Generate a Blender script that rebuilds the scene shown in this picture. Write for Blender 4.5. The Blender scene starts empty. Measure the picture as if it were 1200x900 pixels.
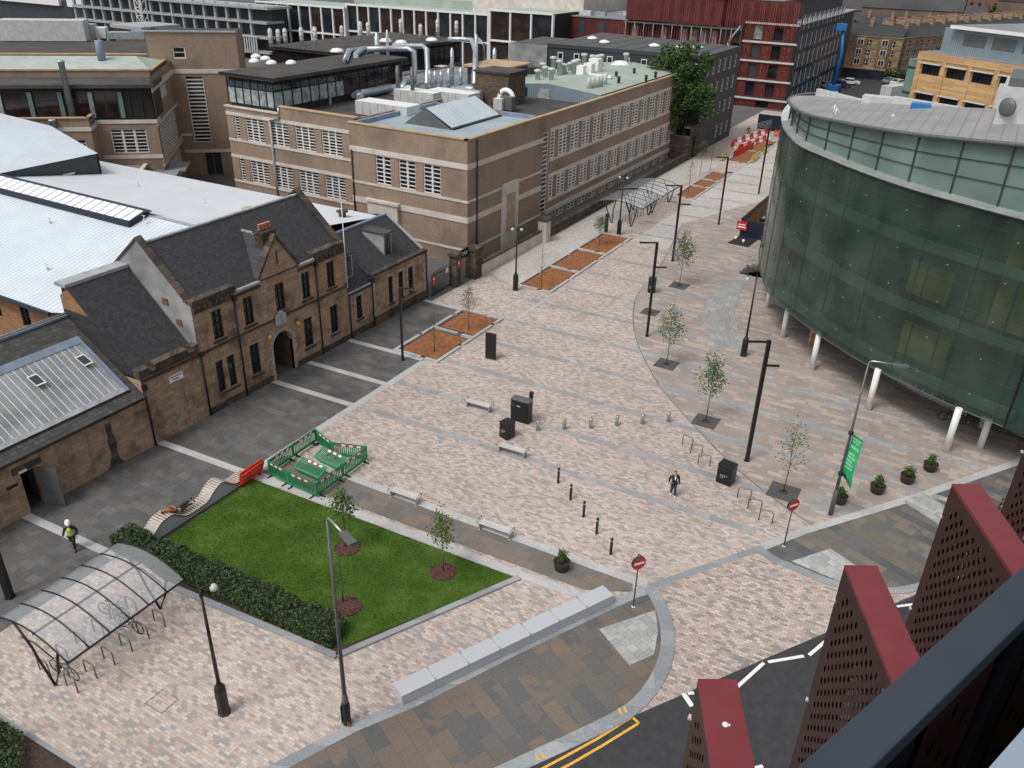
import bpy, math, random
from mathutils import Vector, Matrix
random.seed(7)
PI=math.pi
scn=bpy.context.scene
COL=scn.collection
# ---------------------------------------------------------------- camera solve (photo 1200x900)
F=975.0; CXP,CYP=600.0,450.0; H=28.0
def _setup():
    p=math.radians(28.1); r=math.radians(1.6)
    fw=Vector((0,math.cos(p),-math.sin(p))); rt=Vector((1,0,0)); up=rt.cross(fw)
    r2=rt*math.cos(r)+up*math.sin(r); u2=-rt*math.sin(r)+up*math.cos(r)
    M=Matrix((r2,u2,fw)).transposed()
    d=M@Vector((1236-CXP,-(-55-CYP),F)); a=math.atan2(d.x,d.y)
    c,s=math.cos(a),math.sin(a)
    Z=Matrix(((c,-s,0),(s,c,0),(0,0,1)))
    return Z@M
RM=_setup()
def G(x,y,z=0.0):
    "surveyed spot: where the sight line of a pixel meets the level z"
    d=RM@Vector((x-CXP,-(y-CYP),F)); t=(z-H)/d.z
    return (d.x*t,d.y*t)
def GH(x,y,tx,ty,z=0.0):
    "height above z=0 of a vertical thing with its foot at (x,y) and its top at (tx,ty)"
    X,Y=G(x,y,z); d=RM@Vector((tx-CXP,-(ty-CYP),F)); t=(X*d.x+Y*d.y)/(d.x**2+d.y**2)
    return H+d.z*t
# ---------------------------------------------------------------- materials
def newmat(name):
    m=bpy.data.materials.new(name); m.use_nodes=True
    nt=m.node_tree; b=nt.nodes['Principled BSDF']; return m,nt,b
def N(nt,t,**k):
    n=nt.nodes.new(t)
    for a,v in k.items(): setattr(n,a,v)
    return n
def coords(nt,mode,rot=0.0):
    tc=N(nt,'ShaderNodeTexCoord'); o=tc.outputs['Object']
    if mode=='flat':
        if rot:
            mp=N(nt,'ShaderNodeMapping'); mp.inputs['Rotation'].default_value=(0,0,rot)
            nt.links.new(o,mp.inputs['Vector']); return mp.outputs[0]
        return o
    s=N(nt,'ShaderNodeSeparateXYZ'); nt.links.new(o,s.inputs[0]); c=N(nt,'ShaderNodeCombineXYZ')
    def math_(op,a,b):
        m=N(nt,'ShaderNodeMath',operation=op)
        for i,v in enumerate((a,b)):
            if isinstance(v,(int,float)): m.inputs[i].default_value=v
            else: nt.links.new(v,m.inputs[i])
        return m.outputs[0]
    if mode=='wall': u=math_('ADD',s.outputs[0],s.outputs[1]); v=s.outputs[2]
    elif mode=='slopeX': u=s.outputs[1]; v=math_('MULTIPLY',s.outputs[2],1.7)   # roof falling along x
    elif mode=='slopeY': u=s.outputs[0]; v=math_('MULTIPLY',s.outputs[2],1.7)
    nt.links.new(u,c.inputs[0]); nt.links.new(v,c.inputs[1]); return c.outputs[0]
def ramp(nt,fac,cols,interp='LINEAR',pos=None):
    r=N(nt,'ShaderNodeValToRGB'); r.color_ramp.interpolation=interp
    e=r.color_ramp.elements; n=len(cols)
    while len(e)<n: e.new(0.5)
    for i,c in enumerate(cols):
        e[i].position=(pos[i] if pos else (i/(n-1) if interp=='LINEAR' else i/n)); e[i].color=(*c,1)
    nt.links.new(fac,r.inputs[0]); return r.outputs[0]
def noise(nt,vec,scale,detail=4,rough=.55):
    n=N(nt,'ShaderNodeTexNoise'); n.inputs['Scale'].default_value=scale; n.inputs['Detail'].default_value=detail
    n.inputs['Roughness'].default_value=rough
    if vec is not None: nt.links.new(vec,n.inputs['Vector'])
    return n.outputs['Fac']
def mixc(nt,fac,a,b,mode='MIX'):
    m=N(nt,'ShaderNodeMix',data_type='RGBA',blend_type=mode)
    for i,v in ((0,fac),(6,a),(7,b)):
        if isinstance(v,(int,float)): m.inputs[i].default_value=v
        elif isinstance(v,tuple): m.inputs[i].default_value=(*v,1)
        else: nt.links.new(v,m.inputs[i])
    return m.outputs[2]
def bump(nt,b,h,strength=.3,dist=.02):
    bp=N(nt,'ShaderNodeBump'); bp.inputs['Strength'].default_value=strength; bp.inputs['Distance'].default_value=dist
    nt.links.new(h,bp.inputs['Height']); nt.links.new(bp.outputs[0],b.inputs['Normal'])
def plain(name,c,rough=.6,metal=0.0,var=.15,scale=1.5,spec=.5):
    m,nt,b=newmat(name); v=coords(nt,'flat')
    f=noise(nt,v,scale)
    lo=tuple(x*(1-var) for x in c); hi=tuple(min(1,x*(1+var)) for x in c)
    nt.links.new(ramp(nt,f,[lo,hi],pos=[.3,.7]),b.inputs['Base Color'])
    b.inputs['Roughness'].default_value=rough; b.inputs['Metallic'].default_value=metal
    b.inputs['Specular IOR Level'].default_value=spec
    return m
def bricks(name,cols,bw,bh,mortar,mode='wall',rot=0.0,msize=.01,patch=.25,pscale=.35,rough=.85,stain=None,stainscale=.25,bumps=.4,offset=.5):
    m,nt,b=newmat(name); v=coords(nt,mode,rot)
    t=N(nt,'ShaderNodeTexBrick'); nt.links.new(v,t.inputs['Vector']); t.offset=offset
    t.inputs['Color1'].default_value=(0,0,0,1); t.inputs['Color2'].default_value=(1,1,1,1); t.inputs['Mortar'].default_value=(.5,.5,.5,1)
    t.inputs['Scale'].default_value=1; t.inputs['Brick Width'].default_value=bw; t.inputs['Row Height'].default_value=bh
    t.inputs['Mortar Size'].default_value=msize; t.inputs['Mortar Smooth'].default_value=.1
    nz=noise(nt,v,pscale,3)
    s=N(nt,'ShaderNodeSeparateColor'); nt.links.new(t.outputs['Color'],s.inputs[0])
    sub=N(nt,'ShaderNodeMath',operation='MULTIPLY_ADD'); nt.links.new(nz,sub.inputs[0]); sub.inputs[1].default_value=patch*2; sub.inputs[2].default_value=-patch
    add=N(nt,'ShaderNodeMath',operation='ADD',use_clamp=True); nt.links.new(s.outputs[0],add.inputs[0]); nt.links.new(sub.outputs[0],add.inputs[1])
    col=ramp(nt,add.outputs[0],cols,'CONSTANT')
    fine=noise(nt,v,9,3)
    col=mixc(nt,.35,col,ramp(nt,fine,[(.35,.35,.35),(.65,.65,.65)],pos=[.3,.7]),'OVERLAY')
    col=mixc(nt,t.outputs['Fac'],col,mortar)
    if stain:
        tc=N(nt,'ShaderNodeTexCoord'); sn=noise(nt,tc.outputs['Object'],stainscale,6,.65)
        col=mixc(nt,ramp(nt,sn,[(0,0,0),(.75,.75,.75)],pos=[.5,.68]),col,stain)
    if mode=='flat':
        big=noise(nt,v,.11,5,.6); col=mixc(nt,.55,col,ramp(nt,big,[(.38,.38,.38),(.62,.62,.62)],pos=[.3,.7]),'OVERLAY')
        med=noise(nt,v,1.3,6,.7); col=mixc(nt,ramp(nt,med,[(0,0,0),(.22,.22,.22)],pos=[.56,.72]),col,(.10,.095,.09))
    if mode=='wall' and stain:
        mp=N(nt,'ShaderNodeMapping'); mp.inputs['Scale'].default_value=(1.1,.10,1); nt.links.new(v,mp.inputs['Vector'])
        st=noise(nt,mp.outputs[0],1.6,5,.6); col=mixc(nt,ramp(nt,st,[(0,0,0),(.5,.5,.5)],pos=[.54,.74]),col,stain)
    nt.links.new(col,b.inputs['Base Color']); b.inputs['Roughness'].default_value=rough
    b.inputs['Specular IOR Level'].default_value=.3
    inv=N(nt,'ShaderNodeMath',operation='SUBTRACT'); inv.inputs[0].default_value=1; nt.links.new(t.outputs['Fac'],inv.inputs[1])
    bump(nt,b,inv.outputs[0],bumps,.012)
    return m
def stripes(name,c,line,period,axis,frac=.12,rough=.45,metal=0.0,var=.08,bumpy=True,dirt=None):
    m,nt,b=newmat(name); tc=N(nt,'ShaderNodeTexCoord'); s=N(nt,'ShaderNodeSeparateXYZ'); nt.links.new(tc.outputs['Object'],s.inputs[0])
    d=N(nt,'ShaderNodeMath',operation='DIVIDE'); d.inputs[1].default_value=period; nt.links.new(s.outputs[axis],d.inputs[0])
    f=N(nt,'ShaderNodeMath',operation='FRACT'); nt.links.new(d.outputs[0],f.inputs[0])
    l=N(nt,'ShaderNodeMath',operation='LESS_THAN'); l.inputs[1].default_value=frac; nt.links.new(f.outputs[0],l.inputs[0])
    nz=noise(nt,tc.outputs['Object'],.5,5)
    lo=tuple(x*(1-var) for x in c); hi=tuple(min(1,x*(1+var)) for x in c)
    base=ramp(nt,nz,[lo,hi],pos=[.35,.65])
    if dirt:
        n2=noise(nt,tc.outputs['Object'],.9,6,.7); base=mixc(nt,ramp(nt,n2,[(0,0,0),(.6,.6,.6)],pos=[.5,.7]),base,dirt)
    col=mixc(nt,l.outputs[0],base,line); nt.links.new(col,b.inputs['Base Color'])
    b.inputs['Roughness'].default_value=rough; b.inputs['Metallic'].default_value=metal
    if bumpy: bump(nt,b,l.outputs[0],.5,.02)
    return m
M={}
# ground
M['setts']=bricks('setts',[(.345,.275,.24),(.45,.36,.305),(.51,.43,.37),(.43,.365,.32),(.285,.28,.27),(.475,.38,.32),(.40,.34,.305),(.535,.46,.405)],.30,.135,(.29,.26,.24),'flat',0,.007,.09,.9,.8,bumps=.15)
M['setts_far']=bricks('street_setts',[(.42,.395,.37),(.48,.45,.42),(.40,.385,.37),(.50,.475,.45)],.30,.14,(.36,.34,.32),'flat',0,.006,.2,.3,.8,bumps=.1)
M['slate']=bricks('slate_slabs',[(.098,.098,.098),(.113,.112,.110),(.129,.126,.121),(.105,.106,.108),(.145,.138,.129),(.118,.117,.115)],.9,.55,(.075,.074,.072),'flat',0,.008,.3,.4,.55,bumps=.15,stain=(.055,.054,.053),stainscale=.3)
M['forecourt']=bricks('forecourt_slabs',[(.31,.25,.21),(.39,.325,.275),(.30,.275,.25),(.35,.295,.25),(.305,.295,.275),(.43,.36,.305),(.33,.27,.235),(.27,.255,.235)],1.0,.42,(.24,.21,.185),'flat',.0,.008,.2,.5,.75,bumps=.15)
M['brownslab']=bricks('brown_slabs',[(.12,.115,.108),(.158,.130,.104),(.135,.122,.108),(.106,.107,.108),(.147,.127,.108),(.118,.114,.108),(.168,.134,.102),(.13,.124,.117)],1.15,.75,(.085,.075,.065),'flat',math.radians(26-0),.008,.12,.5,.6,bumps=.12)
M['brownslabx']=bricks('brown_slabs_path',[(.15,.135,.12),(.20,.155,.12),(.17,.155,.14),(.135,.13,.125),(.185,.16,.135),(.16,.15,.14)],1.0,.6,(.11,.10,.09),'flat',-.03,.008,.15,.5,.65,bumps=.12)
M['crossing']=bricks('crossing_setts',[(.32,.25,.215),(.45,.355,.30),(.52,.43,.37),(.42,.355,.315),(.235,.235,.225),(.475,.36,.30),(.37,.32,.285),(.55,.47,.415)],.30,.15,(.24,.21,.19),'flat',math.radians(-4),.010,.10,.9,.8,bumps=.2)
M['slatemix']=bricks('mixed_slate_slabs',[(.115,.115,.112),(.15,.135,.115),(.095,.10,.105),(.16,.15,.13),(.13,.13,.125),(.19,.165,.135)],1.1,.6,(.09,.085,.08),'flat',math.radians(20),.008,.15,.5,.6,bumps=.12)
M['band']=bricks('granite_band',[(.27,.275,.275),(.31,.315,.315),(.345,.35,.35),(.295,.30,.30)],.9,.9,(.22,.22,.22),'flat',.0,.006,.2,.6,.7,bumps=.1)
M['bandpale']=bricks('granite_band_pale',[(.40,.40,.395),(.45,.45,.44),(.42,.42,.415)],.9,1.1,(.3,.3,.3),'flat',.0,.006,.2,.6,.7,bumps=.1)
M['kerb']=bricks('granite_kerb',[(.24,.255,.265),(.28,.295,.305),(.32,.33,.34)],1.0,5,(.18,.18,.18),'flat',math.radians(64),.008,.2,.6,.6,bumps=.1)
M['blister']=bricks('tactile_blister',[(.31,.32,.31),(.38,.385,.375),(.34,.345,.34),(.42,.42,.41)],.45,.45,(.24,.24,.24),'flat',.4,.012,.25,1.2,.8,bumps=.2)
M['asphalt']=plain('asphalt',(.036,.036,.038),.75,var=.22,scale=2.5)
M['cityground']=plain('city_ground',(.10,.10,.098),.9,var=.35,scale=.06)
M['orange']=plain('rust_gravel',(.24,.093,.035),.95,var=.35,scale=3.0)
M['mulch']=plain('bark_mulch',(.085,.035,.03),.95,var=.7,scale=14)
M['whiteline']=plain('road_paint_white',(.75,.75,.73),.7,var=.1,scale=8)
M['yellowline']=plain('road_paint_yellow',(.72,.40,.05),.7,var=.15,scale=8)
def grassmat():
    m,nt,b=newmat('lawn_grass'); v=coords(nt,'flat')
    a=noise(nt,v,.55,5,.6); c=noise(nt,v,28,3,.7)
    col=ramp(nt,a,[(.040,.088,.010),(.056,.112,.015),(.090,.142,.028)],pos=[.35,.52,.68])
    col=mixc(nt,.75,col,ramp(nt,c,[(.25,.25,.25),(.75,.75,.75)],pos=[.3,.7]),'OVERLAY')
    nt.links.new(col,b.inputs['Base Color']); b.inputs['Roughness'].default_value=.9; b.inputs['Specular IOR Level'].default_value=.15
    bump(nt,b,c,.6,.03); return m
M['grass']=grassmat()
# walls
M['stone']=bricks('sandstone_ashlar',[(.335,.225,.14),(.385,.265,.168),(.355,.242,.152),(.305,.205,.13),(.41,.285,.185),(.365,.25,.158)],.62,.30,(.225,.155,.105),'wall',0,.010,.3,.7,.9,stain=(.06,.05,.042),stainscale=.6,bumps=.3)
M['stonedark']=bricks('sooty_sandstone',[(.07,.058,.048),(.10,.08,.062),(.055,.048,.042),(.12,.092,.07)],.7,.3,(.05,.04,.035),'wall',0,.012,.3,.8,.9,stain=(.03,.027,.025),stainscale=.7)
M['stonelight']=bricks('dressed_sandstone',[(.38,.31,.24),(.43,.35,.27),(.35,.285,.22)],.5,.3,(.22,.16,.12),'wall',0,.01,.2,.8,.9)
M['brick']=bricks('buff_brick',[(.295,.215,.152),(.318,.233,.166),(.28,.203,.143),(.305,.223,.158),(.335,.247,.177)],.30,.10,(.265,.21,.165),'wall',0,.010,.3,.25,.9,stain=(.175,.135,.105),stainscale=.22,bumps=.12)
M['orangebrick']=bricks('orange_brick',[(.30,.155,.075),(.35,.19,.09),(.27,.14,.07)],.45,.15,(.22,.14,.09),'wall',0,.012,.2,.5,.9)
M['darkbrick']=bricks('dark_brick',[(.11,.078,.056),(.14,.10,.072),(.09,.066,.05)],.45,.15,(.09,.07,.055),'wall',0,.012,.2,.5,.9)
M['greybrick']=bricks('grey_brick',[(.055,.056,.06),(.068,.069,.073),(.08,.08,.083)],.45,.15,(.05,.05,.052),'wall',0,.012,.2,.5,.85)
M['tanbrick']=bricks('tan_brick',[(.46,.29,.14),(.52,.34,.17),(.42,.265,.13)],.9,.3,(.36,.24,.13),'wall',0,.012,.2,.3,.85)
M['tenement']=bricks('tenement_stone',[(.27,.19,.12),(.33,.24,.155),(.22,.155,.10)],.8,.35,(.18,.13,.09),'wall',0,.012,.3,.15,.9,stain=(.09,.07,.055),stainscale=.12)
M['concreteband']=plain('pale_concrete',(.56,.52,.46),.8,var=.14,scale=.8)
M['goldcope']=plain('sandy_coping',(.42,.31,.17),.8,var=.15,scale=1)
M['harl']=plain('grey_harling',(.27,.27,.27),.9,var=.4,scale=.55)
M['slateroof']=bricks('roof_slates',[(.040,.041,.044),(.046,.047,.051),(.053,.053,.056),(.043,.044,.048),(.060,.059,.058)],.26,.2,(.028,.028,.031),'slopeX',0,.012,.12,.6,.6,bumps=.5)
M['slateroof_old']=bricks('old_roof_slates',[(.062,.060,.058),(.072,.070,.067),(.083,.079,.074),(.066,.065,.063),(.095,.089,.082)],.32,.24,(.04,.04,.04),'slopeX',0,.014,.15,.6,.65,bumps=.6)
M['whiteroof']=stripes('white_metal_roof',(.60,.65,.69),(.38,.45,.50),.42,0,.2,.4,var=.05)
M['whiteroofN']=stripes('white_metal_roof_north',(.64,.67,.70),(.52,.56,.60),.9,0,.06,.45,var=.04)
M['darkclad']=plain('dark_cladding',(.035,.045,.05),.5,var=.15)
M['lead']=plain('lead_flashing',(.33,.34,.35),.6,var=.25,scale=2)
M['leadblue']=plain('blue_grey_membrane',(.19,.235,.30),.55,var=.2,scale=1.2)
M['roofgrey']=plain('grey_flat_roof',(.20,.215,.225),.8,var=.25,scale=.35)
M['roofblue']=plain('pale_blue_grey_roof',(.30,.36,.395),.6,var=.18,scale=.35)
M['rooffelt']=plain('roof_felt',(.055,.052,.048),.9,var=.4,scale=.4)
M['roofgreen']=stripes('pale_green_metal_roof',(.37,.43,.39),(.28,.33,.30),.9,1,.06,.5,var=.1)
M['greenmembrane']=plain('green_grey_membrane',(.32,.38,.33),.7,var=.15,scale=.3)
M['darkroofsteel']=stripes('dark_seamed_roof',(.075,.07,.068),(.02,.02,.02),3.0,0,.16,.6)
M['seamroof']=stripes('zinc_seamed_roof',(.27,.265,.26),(.19,.185,.18),.75,0,.1,.5,var=.12,dirt=(.2,.185,.17))
M['corrugated']=stripes('corrugated_blue_grey',(.21,.27,.30),(.14,.19,.215),.3,0,.3,.5)
M['grille']=plain('cast_grey_grille',(.085,.085,.085),.7,var=.2,scale=4)
M['black']=plain('black_paint',(.010,.010,.011),.4,var=.2)
M['blackmatt']=plain('black_matt',(.012,.012,.013),.8,var=.2)
M['windowframe']=plain('white_window_frame',(.66,.65,.62),.6,var=.12,scale=3)
M['darkframe']=plain('dark_window_frame',(.02,.022,.025),.6)
M['whitepaint']=plain('white_paint',(.72,.72,.70),.5,var=.06)
M['offwhite']=plain('off_white_metal',(.50,.51,.50),.5,var=.15,scale=2)
M['galv']=plain('galvanised_duct',(.42,.46,.49),.35,.5,var=.2,scale=3)
M['steel']=plain('brushed_steel',(.50,.49,.47),.3,.8,var=.12,scale=5)
M['greypole']=plain('grey_steel_pole',(.13,.135,.14),.5,.3,var=.15)
M['benchgranite']=plain('bench_pale_slats',(.60,.585,.56),.5,.2,var=.1,scale=3)
M['wallgranite']=plain('pale_granite_block',(.44,.455,.47),.6,var=.08,scale=25)
M['timber']=stripes('silvered_timber_slats',(.42,.36,.30),(.12,.09,.07),.11,1,.22,.8,var=.2)
M['timberbrown']=plain('brown_timber',(.16,.085,.045),.8,var=.4,scale=4)
M['timberorange']=plain('orange_timber',(.33,.17,.08),.8,var=.35,scale=3)
M['redplastic']=plain('red_plastic',(.62,.045,.02),.45,var=.1)
M['greenplastic']=plain('green_plastic',(.012,.22,.085),.45,var=.12)
M['rubber']=plain('black_rubber',(.018,.018,.018),.8)
M['red']=plain('red_sign',(.50,.018,.02),.45,var=.05)
M['white']=plain('white_sign',(.8,.8,.79),.45,var=.03)
M['bannergreen']=plain('banner_green',(.015,.38,.13),.6,var=.1)
M['bannerpale']=plain('banner_pale_text',(.30,.68,.42),.6,var=.1)
M['navy']=plain('navy_panel',(.008,.013,.03),.5)
M['teal']=plain('teal_wrap',(.03,.28,.24),.6,var=.15,scale=6)
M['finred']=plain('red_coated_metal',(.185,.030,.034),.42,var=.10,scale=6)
M['finshade']=plain('shade_darkened_perforated_metal',(.042,.0130,.0130),.5,var=.2,scale=6)  # red of the fins darkened: shade of the perforated faces put into colour
M['railblue']=plain('slate_blue_rail',(.028,.037,.052),.45,var=.12,scale=6)
M['railblack']=plain('rail_black',(.006,.006,.010),.5)
M['flash']=plain('pale_blue_flashing',(.25,.31,.37),.5,var=.06,scale=4)
M['redclad']=plain('oxblood_cladding',(.088,.014,.012),.5,var=.3,scale=.6)
M['redstrip']=plain('red_strip',(.27,.05,.04),.5)
M['blue']=plain('blue_lift_paint',(.02,.16,.42),.45)
M['soil']=plain('bed_soil',(.05,.033,.025),.95,var=.4,scale=8)
M['pot']=plain('dark_planter',(.045,.032,.028),.6,var=.2,scale=4)
M['terracotta']=plain('terracotta',(.42,.19,.10),.8,var=.2,scale=4)
M['skin']=plain('skin',(.42,.25,.18),.6,var=.05)
M['jacket']=plain('black_jacket',(.012,.012,.014),.8)
M['jeans']=plain('blue_jeans',(.022,.035,.065),.8,var=.2,scale=8)
M['hivis']=plain('hi_vis_yellow',(.42,.62,.08),.6)
M['brownjacket']=plain('tan_jacket',(.22,.10,.035),.8,var=.3,scale=9)
M['hair']=plain('dark_hair',(.012,.009,.008),.7)
M['carwhite']=plain('white_car_paint',(.7,.7,.7),.25,var=.02)
M['carsilver']=plain('silver_car_paint',(.35,.36,.37),.25,.4,var=.02)
M['cardark']=plain('dark_car_paint',(.03,.035,.05),.25,var=.02)
def leaf(name,c,var=.5):
    m,nt,b=newmat(name)
    g=N(nt,'ShaderNodeTexCoord'); f=noise(nt,g.outputs['Object'],5,2)
    lo=tuple(x*(1-var) for x in c); hi=tuple(x*(1+var) for x in c)
    nt.links.new(ramp(nt,f,[lo,hi],pos=[.35,.65]),b.inputs['Base Color']); b.inputs['Roughness'].default_value=.6
    b.inputs['Specular IOR Level'].default_value=.3
    return m
M['leaf']=leaf('tree_leaves',(.075,.13,.035)); M['leafpale']=leaf('olive_leaves',(.115,.155,.05)); M['hedge']=leaf('hedge_leaves',(.044,.070,.024),.6)
M['leafbig']=leaf('big_tree_leaves',(.05,.095,.02),.6); M['shrub']=leaf('planter_shrub_leaves',(.055,.11,.02),.5)
M['bark']=plain('bark',(.10,.075,.055),.9,var=.4,scale=10)
def glassmat(name,c,rough=.06,var=.5,scale=.5,metal=0):
    m,nt,b=newmat(name); tc=N(nt,'ShaderNodeTexCoord'); nz=noise(nt,tc.outputs['Object'],scale,3)
    lo=tuple(x*(1-var) for x in c); hi=tuple(x*(1+var) for x in c)
    nt.links.new(ramp(nt,nz,[lo,hi],pos=[.35,.65]),b.inputs['Base Color']); b.inputs['Roughness'].default_value=rough
    b.inputs['Metallic'].default_value=metal
    return m
M['glass']=glassmat('window_glass',(.018,.021,.026),.08)
M['glasspale']=glassmat('window_with_blind',(.30,.33,.33),.25,.4,1.5)
M['glassbrown']=glassmat('bronze_glass',(.028,.017,.015),.12)
M['skyglass']=stripes('patent_glazing',(.25,.27,.285),(.6,.6,.6),.42,1,.09,.3,var=.25,dirt=(.40,.35,.24),bumpy=False)
M['whiteglaze']=stripes('white_glazing',(.85,.87,.92),(.10,.10,.12),.95,0,.12,.25,var=.02,bumpy=False)
M['prismglaze']=stripes('skylight_glazing',(.50,.57,.60),(.36,.41,.44),.75,1,.08,.25,var=.06,bumpy=False)
M['clerestory']=glassmat('pale_green_glazing',(.15,.225,.20),.12,.18,.25)
def translucent(name,c,alpha,rough=.12,tint=(1,1,1),var=.2,scale=.6,edge=.0):
    m,nt,b=newmat(name)
    tc=N(nt,'ShaderNodeTexCoord'); nz=noise(nt,tc.outputs['Object'],scale,4)
    lo=tuple(x*(1-var) for x in c); hi=tuple(x*(1+var) for x in c)
    nt.links.new(ramp(nt,nz,[lo,hi],pos=[.35,.65]),b.inputs['Base Color']); b.inputs['Roughness'].default_value=rough
    tr=N(nt,'ShaderNodeBsdfTransparent'); tr.inputs[0].default_value=(*tint,1)
    mx=N(nt,'ShaderNodeMixShader')
    lw=N(nt,'ShaderNodeLayerWeight'); lw.inputs['Blend'].default_value=.35
    ma=N(nt,'ShaderNodeMath',operation='MULTIPLY_ADD',use_clamp=True); nt.links.new(lw.outputs['Facing'],ma.inputs[0]); ma.inputs[1].default_value=edge; ma.inputs[2].default_value=alpha; nt.links.new(ma.outputs[0],mx.inputs[0])
    nt.links.new(tr.outputs[0],mx.inputs[1]); nt.links.new(b.outputs[0],mx.inputs[2])
    nt.links.new(mx.outputs[0],nt.nodes['Material Output'].inputs['Surface']); return m
M['drumskin']=translucent('green_screen_glass',(.062,.092,.076),.44,.14,(.60,.78,.70),.35,.35,.45)
M['finglass']=translucent('clear_green_glass',(.05,.10,.085),.45,.08,(.6,.85,.78))
M['polycarb']=translucent('curved_polycarbonate',(.62,.65,.68),.28,.08,(.93,.95,.97),.02,.05)
M['amber']=plain('amber_panel',(.30,.18,.035),.6,var=.5,scale=.4)
M['slabgreen']=plain('green_floor_edge',(.14,.20,.175),.6,var=.15)
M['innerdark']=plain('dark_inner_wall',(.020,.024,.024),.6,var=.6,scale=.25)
def lampmat(name,c,s):
    m,nt,b=newmat(name); b.inputs['Base Color'].default_value=(*c,1); b.inputs['Emission Color'].default_value=(*c,1); b.inputs['Emission Strength'].default_value=s; return m
M['lampwarm']=plain('amber_lamp_globe',(.62,.34,.08),.3,var=.1)
# ---------------------------------------------------------------- mesh builder
class MB:
    def __init__(s): s.v=[]; s.f=[]; s.m=[]; s.mats=[]; s.sm=[]
    def mi(s,m):
        m=M[m] if isinstance(m,str) else m
        if m not in s.mats: s.mats.append(m)
        return s.mats.index(m)
    def face(s,pts,m,smooth=False):
        i=len(s.v); s.v+= [tuple(p) for p in pts]; s.f.append(tuple(range(i,i+len(pts)))); s.m.append(s.mi(m)); s.sm.append(smooth)
    def box(s,x0,y0,z0,x1,y1,z1,m,top=None):
        if x0>x1:x0,x1=x1,x0
        if y0>y1:y0,y1=y1,y0
        i=len(s.v); s.v+=[(x0,y0,z0),(x1,y0,z0),(x1,y1,z0),(x0,y1,z0),(x0,y0,z1),(x1,y0,z1),(x1,y1,z1),(x0,y1,z1)]
        for k,q in enumerate([(0,3,2,1),(4,5,6,7),(0,1,5,4),(1,2,6,5),(2,3,7,6),(3,0,4,7)]):
            s.f.append(tuple(i+a for a in q)); s.m.append(s.mi(top if (top and k==1) else m)); s.sm.append(False)
        return s
    def obox(s,P,ang,a0,b0,z0,a1,b1,z1,m,top=None):
        "box in a frame at P turned by ang"
        i=len(s.v); s.box(a0,b0,z0,a1,b1,z1,m,top); c,n=math.cos(ang),math.sin(ang)
        for k in range(i,len(s.v)):
            x,y,z=s.v[k]; s.v[k]=(P[0]+x*c-y*n,P[1]+x*n+y*c,z)
        return s
    def prism(s,poly,z0,z1,m,top=None):
        n=len(poly); i=len(s.v); s.v+=[(p[0],p[1],z0) for p in poly]+[(p[0],p[1],z1) for p in poly]
        A=sum(poly[k][0]*poly[(k+1)%n][1]-poly[(k+1)%n][0]*poly[k][1] for k in range(n))
        for k in range(n):
            q=(k,(k+1)%n,n+(k+1)%n,n+k) if A>0 else (k,n+k,n+(k+1)%n,(k+1)%n)
            s.f.append(tuple(i+a for a in q)); s.m.append(s.mi(m)); s.sm.append(False)
        up=tuple(range(i+n,i+2*n)); dn=tuple(range(i,i+n))
        if A>0: dn=dn[::-1]
        else: up=up[::-1]
        s.f+=[up,dn]; s.m+=[s.mi(top or m),s.mi(m)]; s.sm+=[False,False]; return s
    def ext(s,prof,axis,a0,a1,m,top=None):
        "profile of (h,z) extruded along axis x or y; side faces take m or top when they look up"
        n=len(prof)
        def P(h,z,a): return (h,a,z) if axis=='y' else (a,h,z)
        for k in range(n):
            (h0,z0),(h1,z1)=prof[k],prof[(k+1)%n]
            mm=m
            s.face([P(h0,z0,a0),P(h1,z1,a0),P(h1,z1,a1),P(h0,z0,a1)],mm)
        s.face([P(h,z,a0) for h,z in prof],m); s.face([P(h,z,a1) for h,z in prof][::-1],m); return s
    def tube(s,pts,r,m,n=8,r2=None,cap=True,smooth=True):
        pts=[Vector(p) for p in pts]; L=len(pts); rings=[]
        for k,p in enumerate(pts):
            d=(pts[min(k+1,L-1)]-pts[max(k-1,0)]).normalized()
            a=Vector((0,0,1)) if abs(d.z)<.9 else Vector((1,0,0))
            e1=d.cross(a).normalized(); e2=d.cross(e1)
            rr=r if r2 is None else r+(r2-r)*k/(L-1)
            base=len(s.v); s.v+=[tuple(p+(e1*math.cos(2*PI*j/n)+e2*math.sin(2*PI*j/n))*rr) for j in range(n)]; rings.append(base)
        mi=s.mi(m)
        for a,b in zip(rings,rings[1:]):
            for j in range(n):
                s.f.append((a+j,a+(j+1)%n,b+(j+1)%n,b+j)); s.m.append(mi); s.sm.append(smooth)
        if cap:
            s.f.append(tuple(rings[0]+j for j in range(n))[::-1]); s.m.append(mi); s.sm.append(False)
            s.f.append(tuple(rings[-1]+j for j in range(n))); s.m.append(mi); s.sm.append(False)
        return s
    def lathe(s,P,prof,m,n=14,smooth=True):
        rings=[]
        for r,z in prof:
            rings.append(len(s.v)); s.v+=[(P[0]+r*math.cos(2*PI*j/n),P[1]+r*math.sin(2*PI*j/n),P[2]+z) for j in range(n)]
        mi=s.mi(m)
        for a,b in zip(rings,rings[1:]):
            for j in range(n): s.f.append((a+j,a+(j+1)%n,b+(j+1)%n,b+j)); s.m.append(mi); s.sm.append(smooth)
        for rg,fl in ((rings[0],True),(rings[-1],False)):
            q=tuple(rg+j for j in range(n)); s.f.append(q[::-1] if fl else q); s.m.append(mi); s.sm.append(False)
        return s
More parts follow.
